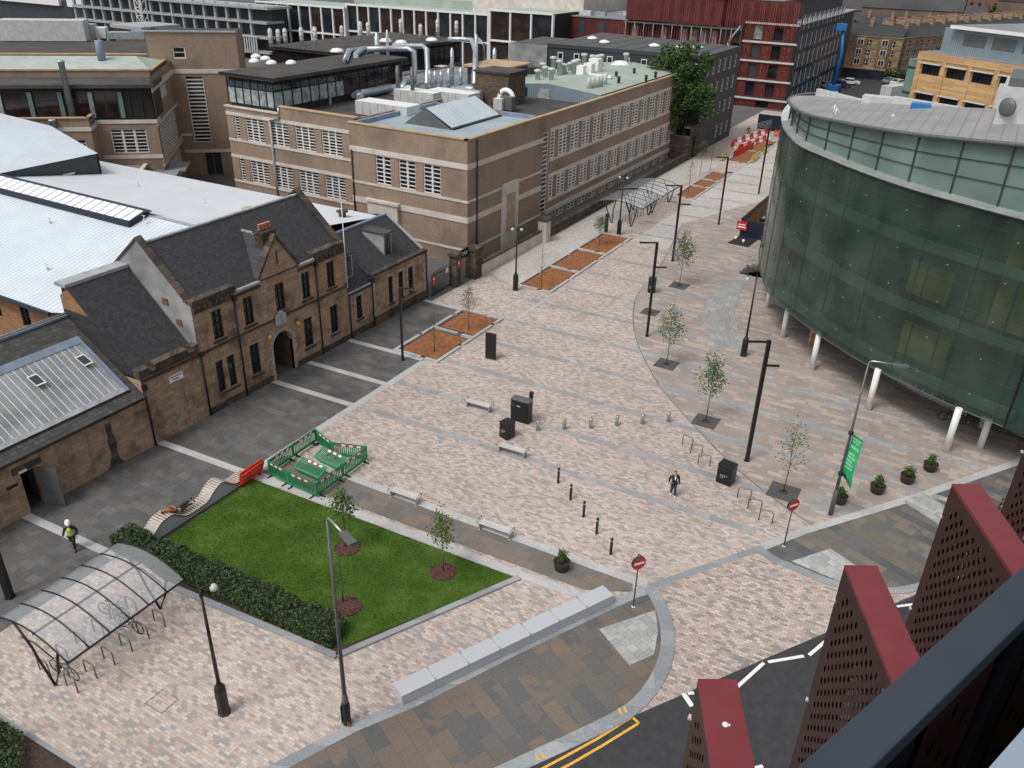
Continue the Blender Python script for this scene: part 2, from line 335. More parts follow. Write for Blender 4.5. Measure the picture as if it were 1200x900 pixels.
    def leaves(s,C,R,n,size,m,shape=None,flat=0):
        "n leaf quads scattered in clumps inside an ellipsoid"
        mi=s.mi(m)
        for _ in range(n):
            while True:
                p=Vector((random.uniform(-1,1),random.uniform(-1,1),random.uniform(-1,1)))
                if p.length<=1: break
            p=Vector((C[0]+p.x*R[0],C[1]+p.y*R[1],C[2]+p.z*R[2])); s.leafq(p,size,mi)
        return s
    def leafq(s,p,size,mi):
        a=Vector((random.uniform(-1,1),random.uniform(-1,1),random.uniform(-.6,.6))).normalized()
        b=a.cross(Vector((random.uniform(-1,1),random.uniform(-1,1),random.uniform(-1,1)))).normalized()
        l=size*random.uniform(.6,1.3); w=l*.6; i=len(s.v)
        s.v+=[tuple(p-a*l*.5),tuple(p+b*w*.5),tuple(p+a*l*.5),tuple(p-b*w*.5)]
        s.f.append((i,i+1,i+2,i+3)); s.m.append(mi); s.sm.append(False)
    def weld(s):
        key={}; idx=[]
        nv=[]
        for v in s.v:
            k=(round(v[0],4),round(v[1],4),round(v[2],4))
            if k not in key: key[k]=len(nv); nv.append(v)
            idx.append(key[k])
        s.v=nv; s.f=[tuple(idx[i] for i in f) for f in s.f]; return s
    def mesh(s,name):
        me=bpy.data.meshes.new(name); me.from_pydata(s.v,[],s.f)
        for m in s.mats: me.materials.append(m)
        me.polygons.foreach_set('material_index',s.m); me.polygons.foreach_set('use_smooth',s.sm); me.update(); return me
    def split(s,name,parent,local=False,limit=100,**k):
        "every separate piece becomes a part of its own"
        par=list(range(len(s.v)))
        def find(a):
            while par[a]!=a: par[a]=par[par[a]]; a=par[a]
            return a
        for f in s.f:
            for i in f[1:]:
                a,b=find(f[0]),find(i)
                if a!=b: par[b]=a
        comp={}
        for j,f in enumerate(s.f): comp.setdefault(find(f[0]),[]).append(j)
        outs=[]
        for n_,js in enumerate(comp.values()):
            if n_>=limit: break
            b=MB(); b.mats=list(s.mats); mp={}
            for j in js:
                q=[]
                for i in s.f[j]:
                    if i not in mp: mp[i]=len(b.v); b.v.append(s.v[i])
                    q.append(mp[i])
                b.f.append(tuple(q)); b.m.append(s.m[j]); b.sm.append(s.sm[j])
            outs.append(b.build(name,parent,local,**k))
        return outs
    def build(s,name,parent=None,local=False,label=None,cat=None,group=None,kind=None,bevel=0):
        o=bpy.data.objects.new(name,s.mesh(name)); COL.objects.link(o)
        if parent:
            o.parent=parent
            if not local:
                root=parent
                while root.parent: root=root.parent
                if parent.parent is None: o.location=-Vector(parent.location)
        if bevel:
            b=o.modifiers.new('bevel','BEVEL'); b.width=bevel; b.segments=2; b.limit_method='ANGLE'
        tag(o,label,cat,group,kind); return o
def tag(o,label=None,cat=None,group=None,kind=None):
    for k,v in (('label',label),('category',cat),('group',group),('kind',kind)):
        if v: o[k]=v
    return o
def thing(name,label,cat,loc=(0,0,0),rz=0,group=None):
    o=bpy.data.objects.new(name,None); COL.objects.link(o); o.location=loc if len(loc)==3 else (*loc,0); o.rotation_euler=(0,0,rz)
    o.empty_display_size=.2; return tag(o,label,cat,group)
def dup(root,loc,rz=None,label=None,group=None,scale=None):
    r=root.copy(); COL.objects.link(r); r.location=loc if len(loc)==3 else (*loc,0)
    if rz is not None: r.rotation_euler=(0,0,rz)
    if scale: r.scale=scale
    if label: r['label']=label
    if group: r['group']=group
    for ch in [c for c in root.children]:
        c=ch.copy(); COL.objects.link(c); c.parent=r
        for gch in ch.children:
            d=gch.copy(); COL.objects.link(d); d.parent=c
    return r
def flat(name,polys,z,m,label=None,cat=None,kind='structure'):
    "flush sheets: polygons (world xy) with their lower layer below"
    import mathutils
    b=MB(); mi=b.mi(m)
    for poly in polys:
        tri=mathutils.geometry.tessellate_polygon([[Vector((p[0],p[1],0)) for p in poly]])
        i=len(b.v); b.v+=[(p[0],p[1],z) for p in poly]
        for t in tri:
            a,c,d=[Vector(b.v[i+k]) for k in t]
            tt=t if (c-a).cross(d-a).z>0 else t[::-1]
            b.f.append(tuple(i+k for k in tt)); b.m.append(mi); b.sm.append(False)
    return b.build(name,label=label,cat=cat,kind=kind)
def ribbon(pts,w):
    "polygon of a strip of width w along a polyline"
    P=[Vector((p[0],p[1])) for p in pts]; L=[];R=[]
    for k,p in enumerate(P):
        d=(P[min(k+1,len(P)-1)]-P[max(k-1,0)]).normalized(); n=Vector((-d.y,d.x))
        L.append(tuple(p+n*w/2)); R.append(tuple(p-n*w/2))
    return L+R[::-1]
def ribbon_quads(pts,w):
    r=ribbon(pts,w); n=len(pts); L=r[:n]; R=r[n:][::-1]
    return [[L[k],L[k+1],R[k+1],R[k]] for k in range(n-1)]
def smooth(pts,n=6):
    "Catmull-Rom through points"
    out=[]; P=[Vector(p) for p in pts]
    for k in range(len(P)-1):
        a,b,c,d=P[max(k-1,0)],P[k],P[k+1],P[min(k+2,len(P)-1)]
        for j in range(n):
            t=j/n; out.append(tuple(.5*((2*b)+(c-a)*t+(2*a-5*b+4*c-d)*t*t+(3*b-a-3*c+d)*t**3)))
    out.append(tuple(P[-1])); return out
# walls with real window openings ------------------------------------------------
def wallface(mb,P,ang,L,z0,z1,holes,depth,m,reveal=None):
    "P start, ang direction of run (outward is to the right of the run), holes=(s0,s1,a,b)"
    c,n=math.cos(ang),math.sin(ang)
    def W(s_,d,z): return (P[0]+c*s_-n*d,P[1]+n*s_+c*d,z)
    us=sorted({0,L,*[h[0] for h in holes],*[h[1] for h in holes]}); zs=sorted({z0,z1,*[h[2] for h in holes],*[h[3] for h in holes]})
    for z_a,z_b in zip(zs,zs[1:]):
        run=None
        for a,b in zip(us,us[1:]):
            cx,cz=(a+b)/2,(z_a+z_b)/2
            solid=not any(h[0]<cx<h[1] and h[2]<cz<h[3] for h in holes)
            if solid:
                if run is None: run=[a,b]
                else: run[1]=b
            if (not solid or b==us[-1]) and run:
                mb.face([W(run[0],0,z_a),W(run[1],0,z_a),W(run[1],0,z_b),W(run[0],0,z_b)],m); run=None
    r=reveal or m
    for a,b,za,zb in holes:
        mb.face([W(a,0,za),W(b,0,za),W(b,depth,za),W(a,depth,za)],r)
        mb.face([W(a,0,zb),W(a,depth,zb),W(b,depth,zb),W(b,0,zb)],r)
        mb.face([W(a,0,za),W(a,depth,za),W(a,depth,zb),W(a,0,zb)],r)
        mb.face([W(b,0,za),W(b,0,zb),W(b,depth,zb),W(b,depth,za)],r)
_wcache={}
def window(parent,P,ang,s0,s1,za,zb,nc,nr,depth=.14,glass='glass',frame='windowframe',bar=.07,sub=True,outer=.08,label=None,vbar=None):
    w=round(s1-s0,2); h=round(zb-za,2); key=(w,h,nc,nr,glass,frame,bar,sub,outer,vbar,depth)
    if key not in _wcache:
        g=MB(); g.face([(0,depth-.01,0),(w,depth-.01,0),(w,depth-.01,h),(0,depth-.01,h)],glass)
        f=MB(); y0,y1=depth-.10,depth-.02
        f.box(0,y0,0,outer,y1,h,frame); f.box(w-outer,y0,0,w,y1,h,frame); f.box(outer,y0,0,w-outer,y1,outer,frame); f.box(outer,y0,h-outer,w-outer,y1,h,frame)
        vb=vbar or bar
        for k in range(1,nc): x=w*k/nc; f.box(x-vb/2,y0+.004,outer,x+vb/2,y1,h-outer,frame)
        for k in range(1,nr): z=h*k/nr; f.box(outer,y0+.012,z-bar/2,w-outer,y1-.006,z+bar/2,frame)
        _wcache[key]=(g.mesh('window'),f.mesh('frame'))
    gm,fm=_wcache[key]
    c,n=math.cos(ang),math.sin(ang)
    o=bpy.data.objects.new('window',gm); COL.objects.link(o); o.parent=parent
    o.location=Vector((P[0]+c*s0,P[1]+n*s0,za))-Vector(parent.location); o.rotation_euler=(0,0,ang)
    if label: o['label']=label
    f=bpy.data.objects.new('frame',fm); COL.objects.link(f); f.parent=o
    return o
# ================================================================= GROUND
flat('ground',[[(-1500,-300),(1500,-300),(1500,2500),(-1500,2500)]],-.004,'cityground')
setts=[(-33.2,2),(-33.2,12.7),(-33.2,55.0),(-39.3,55.2),(-39.2,62.2),(-39.0,124),(-41,145),(-41,170),(-14,170),(6,150),(14,100),(14,56),(8,47),(2.4,37.9),(-3.1,29.4),(-7.1,23.4),(-12,15.5),(-20,3)]
flat('plaza_setts',[setts],.004,'setts')
flat('slate_paving',[[(-42,4),(-33.2,4),(-33.2,54.9),(-40.0,54.9),(-42,56)]],.006,'slate')
flat('street_paving',[[(-31.2,81),(-30.9,99),(-30.7,124),(-30.4,150),(-16,150),(-19,104),(-24,104),(-24.2,92),(-22.0,80)],[(-38.9,64),(-35.1,62.4),(-35.1,98),(-34.2,122),(-38.9,122)]],.007,'setts_far')
flat('crossing_setts',[[(-9.3,30.95),(-5.5,36.9),(-4.8,36.3),(-3.4,36.0),(-1.1,35.9),(.8,36.7),(2.5,38.0),(-3.1,29.4),(-7.1,23.2),(-6.8,25),(-7.3,28.4),(-8.2,29.9)]],.008,'crossing')
flat('flush_kerb_band',ribbon_quads([(-9.3,31.0),(-5.4,36.95)],.42),.013,'kerb')
# curved drain line and the large-slab forecourt right of it
curve=[G(*q) for q in [(800,262),(771,317),(755,335),(745,350),(742,370),(744,390),(750,410),(760,430),(775,455),(807,492),(850,537),(897,577),(952,616)]]
curve=smooth(curve,4)
fore=list(curve)+[(-3.6,39.8),(6.4,54.1),(9,58),(13,66),(13,110),(-10,112),(-17,105),(-24,104)]
flat('forecourt_paving',[fore],.009,'forecourt')
flat('drain_channel',ribbon_quads(curve,.16),.017,'band')
flat('drain_slot',ribbon_quads(curve,.04),.020,'black')
steps=[]
for k in range(5):
    t=k/4
    a=[(865,325),(845,340),(830,355),(826,370),(831,387),(843,406)]; b=[(886,318),(868,337),(859,360),(861,385),(868,400),(876,412)]
    steps.append(smooth([G(x0+(x1-x0)*t,y0+(y1-y0)*t) for (x0,y0),(x1,y1) in zip(a,b)],4))
for i_,s in enumerate(steps): flat('curved_granite_band',ribbon_quads(s,.42),.021+.004*i_,'band')

# cross bands
cb=[]
def curve_x(Y):
    best=None
    for (x0,y0),(x1,y1) in zip(curve,curve[1:]):
        if min(y0,y1)<=Y<=max(y0,y1): best=x0+(x1-x0)*(Y-y0)/(y1-y0+1e-9)
    return best
YB=[37.3,41.5,46.2,50.8,55.3,60,64.6,69.3,74,78.6,83.3,88,92.7,97.4,102,106.7,111.4,116,120.7,125.4,130,134.7,139.4]
for Y in YB:
    x1=-6 if Y<40 else (-2 if Y<42 else (4 if Y<60 else (-15 if Y<100 else -19)))
    x0=-32.6
    if 62<Y<82: x0=-31.2
    if 99<Y<116: x0=-30.8
    cb+=ribbon_quads([(x0,Y+.1),((x0+x1)/2,Y+.45),(x1,Y+.85)],.52)
for Y in (46.9,51.3): pass
flat('granite_cross_bands',cb,.013,'band')
flat('slate_cross_bands',[q for Y in (18.5,27.3,36.9,40.5,45.1) for q in ribbon_quads([(-40.6,Y),(-33.3,Y+.35)],.5)],.012,'bandpale')
flat('granite_border',ribbon_quads([(-33.05,28.5),(-33.05,45.2)],.55)+ribbon_quads([(-31.2,55.4),(-31.15,62.3)],.3)+ribbon_quads([(-31,81.7),(-30.8,99.8)],.25)+ribbon_quads([(-30.6,116.1),(-30.4,140)],.3)+ribbon_quads([(-39.9,55.0),(-33.2,55.0)],.4),.015,'bandpale')
# path of large slabs between the lawn and the benches
flat('slab_path',[[(-32.8,28.2),(-12.0,29.1),(-9.9,30.2),(-10.2,31.0),(-29,30.3),(-32.8,30.2)]],.011,'brownslabx')
flat('path_edge_bands',ribbon_quads([(-32.9,27.75),(-15,28.45),(-10.9,28.75)],.55)+ribbon_quads([(-30.8,30.5),(-20,30.75),(-9.5,31.05)],.55),.016,'bandpale')
# pavement in the foreground
pave=[(-26,0),(-17.7,14),(-16.5,17),(-15.2,19.3),(-13.1,23.8),(-9.9,30.1),(-9.2,30.9),(-8.2,29.8),(-7.4,28.4),(-6.9,26.9),(-6.85,24.9),(-7.4,23.1),(-10,18.7),(-12.2,15),(-20,1)]
flat('pavement',[pave],.010,'brownslab')
flat('pavement_inner_band',ribbon_quads([(-24.5,2.2),(-17.7,14),(-16.4,17),(-15.05,19.3),(-12.95,23.8),(-9.75,30.1),(-9.3,30.7)],.5),.018,'kerb')
kb=MB(); kl=smooth([(-9.2,30.9),(-8.2,29.8),(-7.4,28.4),(-6.95,26.9),(-6.9,24.9),(-7.5,22.9),(-10,18.7),(-12.2,15),(-16.3,8),(-20,2)],4)
rb=ribbon(kl,.62); n=len(kl)
L_,R_=rb[:n],rb[n:][::-1]
for k in range(n-1):
    a,b,c,d=L_[k],L_[k+1],R_[k+1],R_[k]; z=.06
    kb.face([(*a,z),(*b,z),(*c,z),(*d,z)][::-1],'kerb'); kb.face([(*a,0),(*b,0),(*b,z),(*a,z)],'kerb'); kb.face([(*d,0),(*d,z),(*c,z),(*c,0)],'kerb')
kb.build('kerb',kind='structure')
flat('tactile_paving',[[G(702,737.5),G(768,715),G(771,740),G(766.5,767),G(737.5,780)],[G(927,658),G(973,643),G(1003,663),G(987,683)],[G(1058,588),G(1082,577),G(1150,620),G(1130,634)]],.021,'blister')
# road
edge=[(-20,2),(-12,15.5),(-7.1,23.1),(-3.1,29.4),(2.4,37.7),(12,50),(30,66)]
flat('road',[[(-26,-9),(-20.4,2),(-12.3,14.9),(-7.1,23.1),(-3.1,29.4),(2.4,37.7),(12,50),(30,66),(60,60),(60,-30),(-10,-30)]],.012,'asphalt')
flat('side_road',[[(-60,196),(-30,190),(60,176),(60,190),(-30,212),(-60,216)]],.010,'asphalt')
flat('side_road',[[(-36,170.1),(-26,170.1),(-26,260),(-36,260)]],.003,'asphalt')
# island pavement on the right
isl=[(-5.5,36.8),(-3.8,39.5),(1.2,46.4),(6.2,53.9),(12,62),(20,70),(26,64),(12,50.5),(2.3,38.3),(.8,37.0),(-1.1,36.2),(-3.5,36.3),(-4.8,36.4)]
flat('island_pavement',[isl],.010,'slatemix')
flat('island_edge_band',ribbon_quads([(-5.5,36.8),(-3.8,39.6),(1.2,46.5),(6.2,54.0),(12,62.1)],.5),.018,'bandpale')
kb=MB(); kl=smooth([(-5.6,36.9),(-4.8,36.4),(-3.4,36.2),(-1.1,36.1),(.8,36.9),(2.3,38.2),(7,44.2),(14,52.8)],4)
rb=ribbon(kl,.45); n=len(kl); L_,R_=rb[:n],rb[n:][::-1]
for k in range(n-1):
    a,b,c,d=L_[k],L_[k+1],R_[k+1],R_[k]; z=.07
    kb.face([(*a,z),(*b,z),(*c,z),(*d,z)][::-1],'kerb'); kb.face([(*a,0),(*b,0),(*b,z),(*a,z)],'kerb'); kb.face([(*d,0),(*d,z),(*c,z),(*c,0)],'kerb')
kb.build('island_kerb',kind='structure')
# road paint
def line(p,q,w=.14): return ribbon_quads([G(*p),G(*q)],w)
wl=[]
for p,q in [((870,791),(869,790)),((846,790),(869,771)),((871,770),(907,764)),((909,763),(922,752)),((801,812),(806,822)),((803,812),(808,811)),((873,903),(893,897)),((900,777),(942,768)),((951,767),(966,751)),((1052,710),(1071,708)),((862,804),(897,774))]:
    pass
for p,q,w in [((864,805),(895,777),.16),((900,776),(942,769),.16),((948,768),(967,752),.16),((801,813),(811,828),.22),((806,813),(813,812),.16),((880,901),(894,898),.14),((1051,711),(1072,708),.14),((1010,741),(1040,716),.16)]:
    wl+=line(p,q,w)
flat('white_road_markings',wl,.018,'whiteline')
yl=[]
for off in (.0,.28):
    P=[(-7.75-0+off*.86,22.5-off*.5),(-9.6,19.3),(-12,15),(-18,4.6)]
P1=[G(741,840),G(700,866),G(660,888),G(630,904)]; P2=[G(748,848),G(706,874),G(668,896),G(645,908)]
d1=(Vector(P1[-1])-Vector(P1[-2])).normalized()
P1.append(tuple(Vector(P1[-1])+d1*9)); P2.append(tuple(Vector(P2[-1])+d1*9))
yl=ribbon_quads(P1,.11)+ribbon_quads(P2,.11)+ribbon_quads([G(739,839),G(749,848)],.11)
flat('double_yellow_lines',yl,.019,'yellowline')
ky=[]
for a,b in [((725,831),(728,838)),((731,829),(734,836)),((628,886),(632,892)),((635,884),(638,890))]: ky+=ribbon_quads([G(*a),G(*b)],.10)
flat('kerb_yellow_marks',ky,.064,'yellowline')
# manhole outlines
mh=[]
def rect_outline(c,w,d,t=.025):
    x,y=c; q=[(x-w/2,y-d/2),(x+w/2,y-d/2),(x+w/2,y+d/2),(x-w/2,y+d/2),(x-w/2,y-d/2)]
    return [s for a,b in zip(q,q[1:]) for s in ribbon_quads([a,b],t)]
for c,w,d in [(G(190,822),.95,.85),(G(300,455+8),.9,.7),(G(890,300),.8,.8)]: mh+=rect_outline(c,w,d)
flat('manhole_frames',mh,.0225,'greypole')
# ---------------------------------------------------------------- lawn, beds
lawnp=[(-32.45,27.35),(-15.25,28.05),(-19.5,20.2),(-29,19.6),(-32.2,20.6)]
flat('lawn_soil',[[(-32.6,27.4),(-15.15,28.1),(-19.45,19.55),(-29.3,18.85),(-33.7,19.4),(-32.6,20.4)]],.03,'soil')
ls=flat('lawn',[lawnp],.05,'grass')
bl=MB(); mi=bl.mi('grass')
random.seed(3)
import mathutils
def inpoly(x,y,poly):
    c=False; n=len(poly)
    for i in range(n):
        (x0,y0),(x1,y1)=poly[i],poly[(i+1)%n]
        if (y0>y)!=(y1>y) and x<(x1-x0)*(y-y0)/(y1-y0)+x0: c=not c
    return c
mulches=[G(407,643),G(519,671),G(407,712)]
cnt=0
while cnt<26000:
    x=random.uniform(-32.5,-15.2); y=random.uniform(19.6,28.1)
    if not inpoly(x,y,lawnp) or any(math.hypot(x-a,y-b)<.68 for a,b in mulches): continue
    h=random.uniform(.03,.075); a=random.uniform(0,PI); w=.018; i=len(bl.v); dx,dy=random.uniform(-.03,.03),random.uniform(-.03,.03)
    bl.v+=[(x-w*math.cos(a),y-w*math.sin(a),.05),(x+w*math.cos(a),y+w*math.sin(a),.05),(x+dx,y+dy,.05+h)]
    bl.f.append((i,i+1,i+2)); bl.m.append(mi); bl.sm.append(False); cnt+=1
bl.build('grass',label='short mown green grass filling the lawn beside the hedge',cat='grass',kind='stuff')
k=MB()
for a,b,w in [((-15.1,28.15),(-19.4,19.5),.3),((-19.4,19.5),(-29.4,18.75),.3)]:
    A,B=Vector(a),Vector(b); d=(B-A).normalized(); ang=math.atan2(d.y,d.x); k.obox(a,ang,0,-w/2,0,(B-A).length,w/2,.12,'kerb')
k.build('lawn_kerb',kind='structure')
lab=['round bark mulch patch around the tree at the back of the lawn','round bark mulch patch around the tree near the lawn\'s right corner','round bark mulch patch in front of the grey street lamp pole']
for i,(c,l) in enumerate(zip(mulches,lab)):
    b=MB(); prof=[(.72+.05*math.sin(5),.052),(.66,.085),(.4,.11),(.0,.13)]
    b.lathe((c[0],c[1],0),prof,'mulch',22,False)
    for _ in range(160):
        r=.68*math.sqrt(random.random()); a=random.uniform(0,2*PI); b.leafq(Vector((c[0]+r*math.cos(a),c[1]+r*math.sin(a),.10+.03*random.random())),.11,b.mi('mulch'))
    o=b.build('mulch_patch',label=l,cat='mulch patch'); 
# hedge
random.seed(5)
def leafy(mb,fn,n,size,m):
    mi=mb.mi(m)
    for _ in range(n): mb.leafq(fn(),size,mi)
hb=MB(); A=Vector((-33.7,19.5)); B=Vector((-19.9,20.15)); D=(B-A).normalized(); Nn=Vector((-D.y,D.x)); LH=(B-A).length
def hp():
    s=random.uniform(0,LH); bumpy=.08*math.sin(s*2.1)+.06*math.sin(s*5.3)
    w=.62+bumpy*.5; h=.98+bumpy
    t=random.random()
    if t<.5: d,z=random.uniform(-w,w),h+random.uniform(-.10,.08)
    elif t<.78: d,z=-w+random.uniform(-.06,.08),random.uniform(.12,h)
    else: d,z=w+random.uniform(-.08,.06),random.uniform(.1,h)
    p=A+D*s+Nn*(d+.1); return Vector((p.x,p.y,z))
leafy(hb,hp,15000,.13,'hedge')
hc=MB()
for s in [x*.25 for x in range(int(LH/.25))]:
    p=A+D*s; hc.obox((p.x,p.y),math.atan2(D.y,D.x),0,-.45,.05,.26,.62,.86+.08*math.sin(s*2.1),'hedge')
t=thing('hedge','dense dark green hedge along the lawn beside the bike shelter','hedge',(A.x,A.y,0))
hb.build('foliage',t); hc.build('branches',t)
# corner bed bottom left
flat('corner_bed_soil',[[(-36,9.7),(-23,10.2),(-23,4),(-36,4)]],.03,'soil')
flat('corner_bed_edge',ribbon_quads([(-36,9.8),(-22.8,10.3)],.16),.034,'kerb')
gb=MB()
def gp():
    while True:
        x=random.uniform(-31,-24.9); y=random.uniform(6.5,9.9)
        if y<9.95-max(0,x+26.8)*.75: break
    h=.45+.25*math.sin(x*1.7)*math.sin(y*2.3)
    return Vector((x,y,random.uniform(.05,1)**.4*h+.05))
leafy(gb,gp,9000,.13,'hedge')
gb.build('ground_cover',label='low dark green ground cover in the corner planting bed',cat='ground cover',kind='stuff')
# ================================================================= STREET FURNITURE
# ---- rain garden beds: rust-coloured gravel cells with pale kerbs
def bed(cells,label,grp=None):
    (x0,y0,x1,y1)=cells[0]; t=thing('planting_bed',label,'planting bed',((x0+x1)/2,y0,0),group='rust gravel planting beds along the street')
    for (a,b,c,d) in cells:
        mb=MB(); mb.box(a+.3,b+.3,.0,c-.3,d-.3,.028,'blackmatt'); mb.box(a+.42,b+.42,.028,c-.42,d-.42,.06,'orange'); mb.build('gravel',t)
    kk=MB()
    ys=[cells[0][1]]+[c[3] for c in cells]
    X0,X1=cells[0][0],cells[0][2]; Y0,Y1=ys[0],ys[-1]
    def seg(a,b,horizontal,pos):
        L=b-a; g=.45; m=a+L*.62
        for p,q in ((a,m),(m+g,b)):
            if horizontal: kk.box(p,pos-.13,0,q,pos+.13,.13,'bandpale')
            else: kk.box(pos-.13,p,0,pos+.13,q,.13,'bandpale')
    for y in ys: seg(X0+.28,X1-.28,True,y+(.14 if y==Y0 else -.14 if y==Y1 else 0))
    for a,b in zip(ys,ys[1:]):
        seg(a,b,False,X0+.14); seg(a,b,False,X1-.14)
    kk.build('kerb',t); return t
bed([(-36.1,45.5,-32.0,50.7),(-36.0,50.7,-31.8,55.2)],'two-cell rust gravel bed beside the grey slate paving in front of the stone lodge')
bed([(-35.0,62.5,-31.4,68.8),(-35.0,68.8,-31.4,75.0),(-35.0,75.0,-31.3,81.4)],'three-cell rust gravel bed along the low wall of the brick building')
bed([(-33.8,100,-31.0,106.6),(-33.8,106.6,-31.0,110.6),(-33.9,110.6,-31.0,115.7)],'three-cell rust gravel bed just beyond the far bike shelters')
bed([(-34.2,122.8,-30.8,132),(-34.4,132,-31.0,141.6)],'furthest rust gravel bed among the red and yellow works barriers')
# ---- trees
random.seed(11)
def young_tree(name,label,base,h,crown_h,rad,nleaf,leafm='leaf',size=.11,bare=False,stem=.035,col=.0):
    t=thing(name,label,'tree',(base[0],base[1],0),group='young street trees')
    tr=MB(); c0=h-crown_h
    pts=[(0,0,0),(.03,.02,h*.3),(-.02,.03,h*.6),(.03,-.02,h*.97)]
    tr.tube(pts,stem,'bark',6,r2=.008); tips=[]
    nb=16 if not bare else 12
    for k in range(nb):
        z=c0+crown_h*.75*(k/nb)+.1*random.random(); a=k*2.4+random.random(); rr=rad*(1-.55*(k/nb))*random.uniform(.7,1.05)
        p1=(rr*.5*math.cos(a),rr*.5*math.sin(a),z+rr*.55); p2=(rr*math.cos(a),rr*math.sin(a),z+rr*1.25)
        tr.tube([(0,0,z),p1,p2],.012,'bark',4,r2=.004); tips+= [p1,p2,tuple((Vector(p1)+Vector(p2))/2)]
    tips.append((0,0,h)); tips.append((0,0,h-.3))
    tr.build('trunk',t,local=True)
    lf=MB(); mi=lf.mi(leafm)
    for _ in range(nleaf):
        p=random.choice(tips); s=.16
        lf.leafq(Vector((p[0]+random.gauss(0,s),p[1]+random.gauss(0,s),p[2]+random.gauss(0,s*1.3))),size,mi)
    if nleaf: lf.build('crown',t,local=True)
    return t
TR=[('young upright grey-green tree in the far cell of the two-cell gravel bed',G(549,387),4.0,2.7,.75,520,'leafpale',.10),
('wispy thin green tree in the near cell of the bed by the black lamp post',G(509,413),4.0,2.9,.5,110,'leaf',.09),
('leafy young tree in the far cell of the three-cell gravel bed',G(702,287.5),3.1,1.9,.85,420,'leaf',.14),
('bare thin young tree in the near cell of the three-cell gravel bed',G(634,337),4.2,3.0,.55,25,'leaf',.07),
('young leafy tree in a tree pit beside the tall lamp in mid plaza',G(796,335),5.0,3.5,1.35,760,'leaf',.15),
('upright young tree in the tree pit on the curved drain line',G(781,427),4.7,3.3,1.05,620,'leaf',.14),
('young tree with dark leaves in a square tree pit behind the steel bollards',G(827,493),4.85,3.3,1.05,720,'leaf',.14),
('sparse young tree with few leaves in the pit behind the right no-entry sign',G(918,577),5.1,3.9,1.15,230,'leaf',.12),
('small bushy tree at the back of the lawn behind the grey lamp',G(405,643),3.8,2.2,.75,560,'leaf',.14),
('small tree with light leaves near the right corner of the lawn',G(519,671),3.7,2.3,.75,560,'leafpale',.13),
('bare slender sapling in the mulch patch in front of the grey lamp',G(402,708),3.6,2.2,.3,20,'leaf',.08),
('bare sapling in the far gravel bed just beyond the bike shelters',G(806,228),4.6,3.0,.7,160,'leaf',.10),
('dark little tree standing beside the stone gateway at the far wall',G(820,205),4.6,2.2,1.1,380,'hedge',.16),
('thin bare sapling at the far end of the third gravel bed',G(832,200),4.5,3.0,.5,60,'leaf',.09)]
for l,b,h,ch,r,n,lm,sz in TR: young_tree('young_tree',l,b,h,ch,r,int(n*1.35),lm,sz*1.08)
# ---- tree pit grilles
def grille(c,lab,w=1.5,ang=0):
    t=thing('tree_grille',lab,'tree grille',(c[0],c[1],0),ang,group='square tree pit grilles')
    g=MB()
    n=12
    for k in range(n+1):
        y=-w/2+w*k/n
        if abs(y)<.27:
            g.box(-w/2,y-.035,.0,-.27,y+.035,.045,'grille'); g.box(.27,y-.035,0,w/2,y+.035,.045,'grille')
        else: g.box(-w/2,y-.035,0,w/2,y+.035,.045,'grille')
    for x in (-w/2,w/2): g.box(x-.03,-w/2-.05,0,x+.03,w/2+.05,.05,'grille')
    g.build('grating',t,local=True)
    f=MB(); f.box(-w/2+.03,-w/2-.03,.0,w/2-.03,w/2+.03,.026,'grille'); f.lathe((0,0,0),[(.26,.03),(.26,.05),(.1,.055)],'soil',14); f.build('soil_ring',t,local=True)
grille(G(796,335),'tree grille under the leafy tree in mid plaza furthest from the camera')
grille(G(781,427),'tree grille beside the curved drain under the upright young tree')
grille(G(827,494),'dark square tree grille behind the steel bollards')
grille(G(918,577),'tree grille in the forecourt behind the right no-entry sign',1.6,.0)
grille(G(762,366),'empty tree grille beside the dark cabinet and lamp post',1.3)
# ---- lamp posts
def tlamp(label,base,h,arms,ang,th=.085):
    t=thing('lamp_post',label,'lamp post',(base[0],base[1],0),ang,group='black mast lamp posts with flat arms')
    p=MB(); p.box(-th,-th,0,th,th,h,'black'); p.build('pole',t,local=True,bevel=.01)
    bpl=MB(); bpl.box(-th-.05,-th-.05,.0,th+.05,th+.05,.03,'black'); bpl.build('base_plate',t,local=True)
    for (z,dx,ln) in arms:
        a=MB(); s=1 if dx>0 else -1
        a.box(s*th,-.06,z-.06,s*(th+ln),.06,z+.05,'black')
        o=a.build('arm',t,local=True,bevel=.01)
        l=MB(); l.box(s*(th+ln*.45),-.045,z-.085,s*(th+ln-.03),.045,z-.061,'offwhite'); l.build('lamp_panel',o,local=True)
    return t
ca=math.radians(29)
tlamp('shortest black mast lamp on the slate paving by the stone lodge',G(472,422),5.8,[(5.75,1,1.0)],ca)
tlamp('tall black mast lamp with two flat arms in mid plaza beside the dark cabinet',G(758,394),7.9,[(7.85,-1,1.25),(5.9,1,.85)],ca,.10)
tlamp('nearest tall black mast lamp with two arms behind the black litter bin',G(875,540),8.2,[(8.1,-1,1.05),(6.6,1,.75)],ca,.11)
tlamp('black mast lamp with two arms at the far end beyond the bike shelters',G(842,263),7.6,[(7.55,-1,1.2),(5.9,1,.6)],ca,.09)
tlamp('black mast lamp with two arms beside the far bike shelters and leafy tree',G(788,306),7.65,[(7.6,-1,1.4),(5.8,1,1.0)],ca,.10)
tlamp('furthest black mast lamp on the right near the green glass building',G(889,227),8.2,[(8.1,-1,1.1),(6.2,1,.7)],ca,.09)
tlamp('thick black mast cut by the left edge of the photo',G(12,700),6.2,[(6.1,-1,.9)],ca,.15)
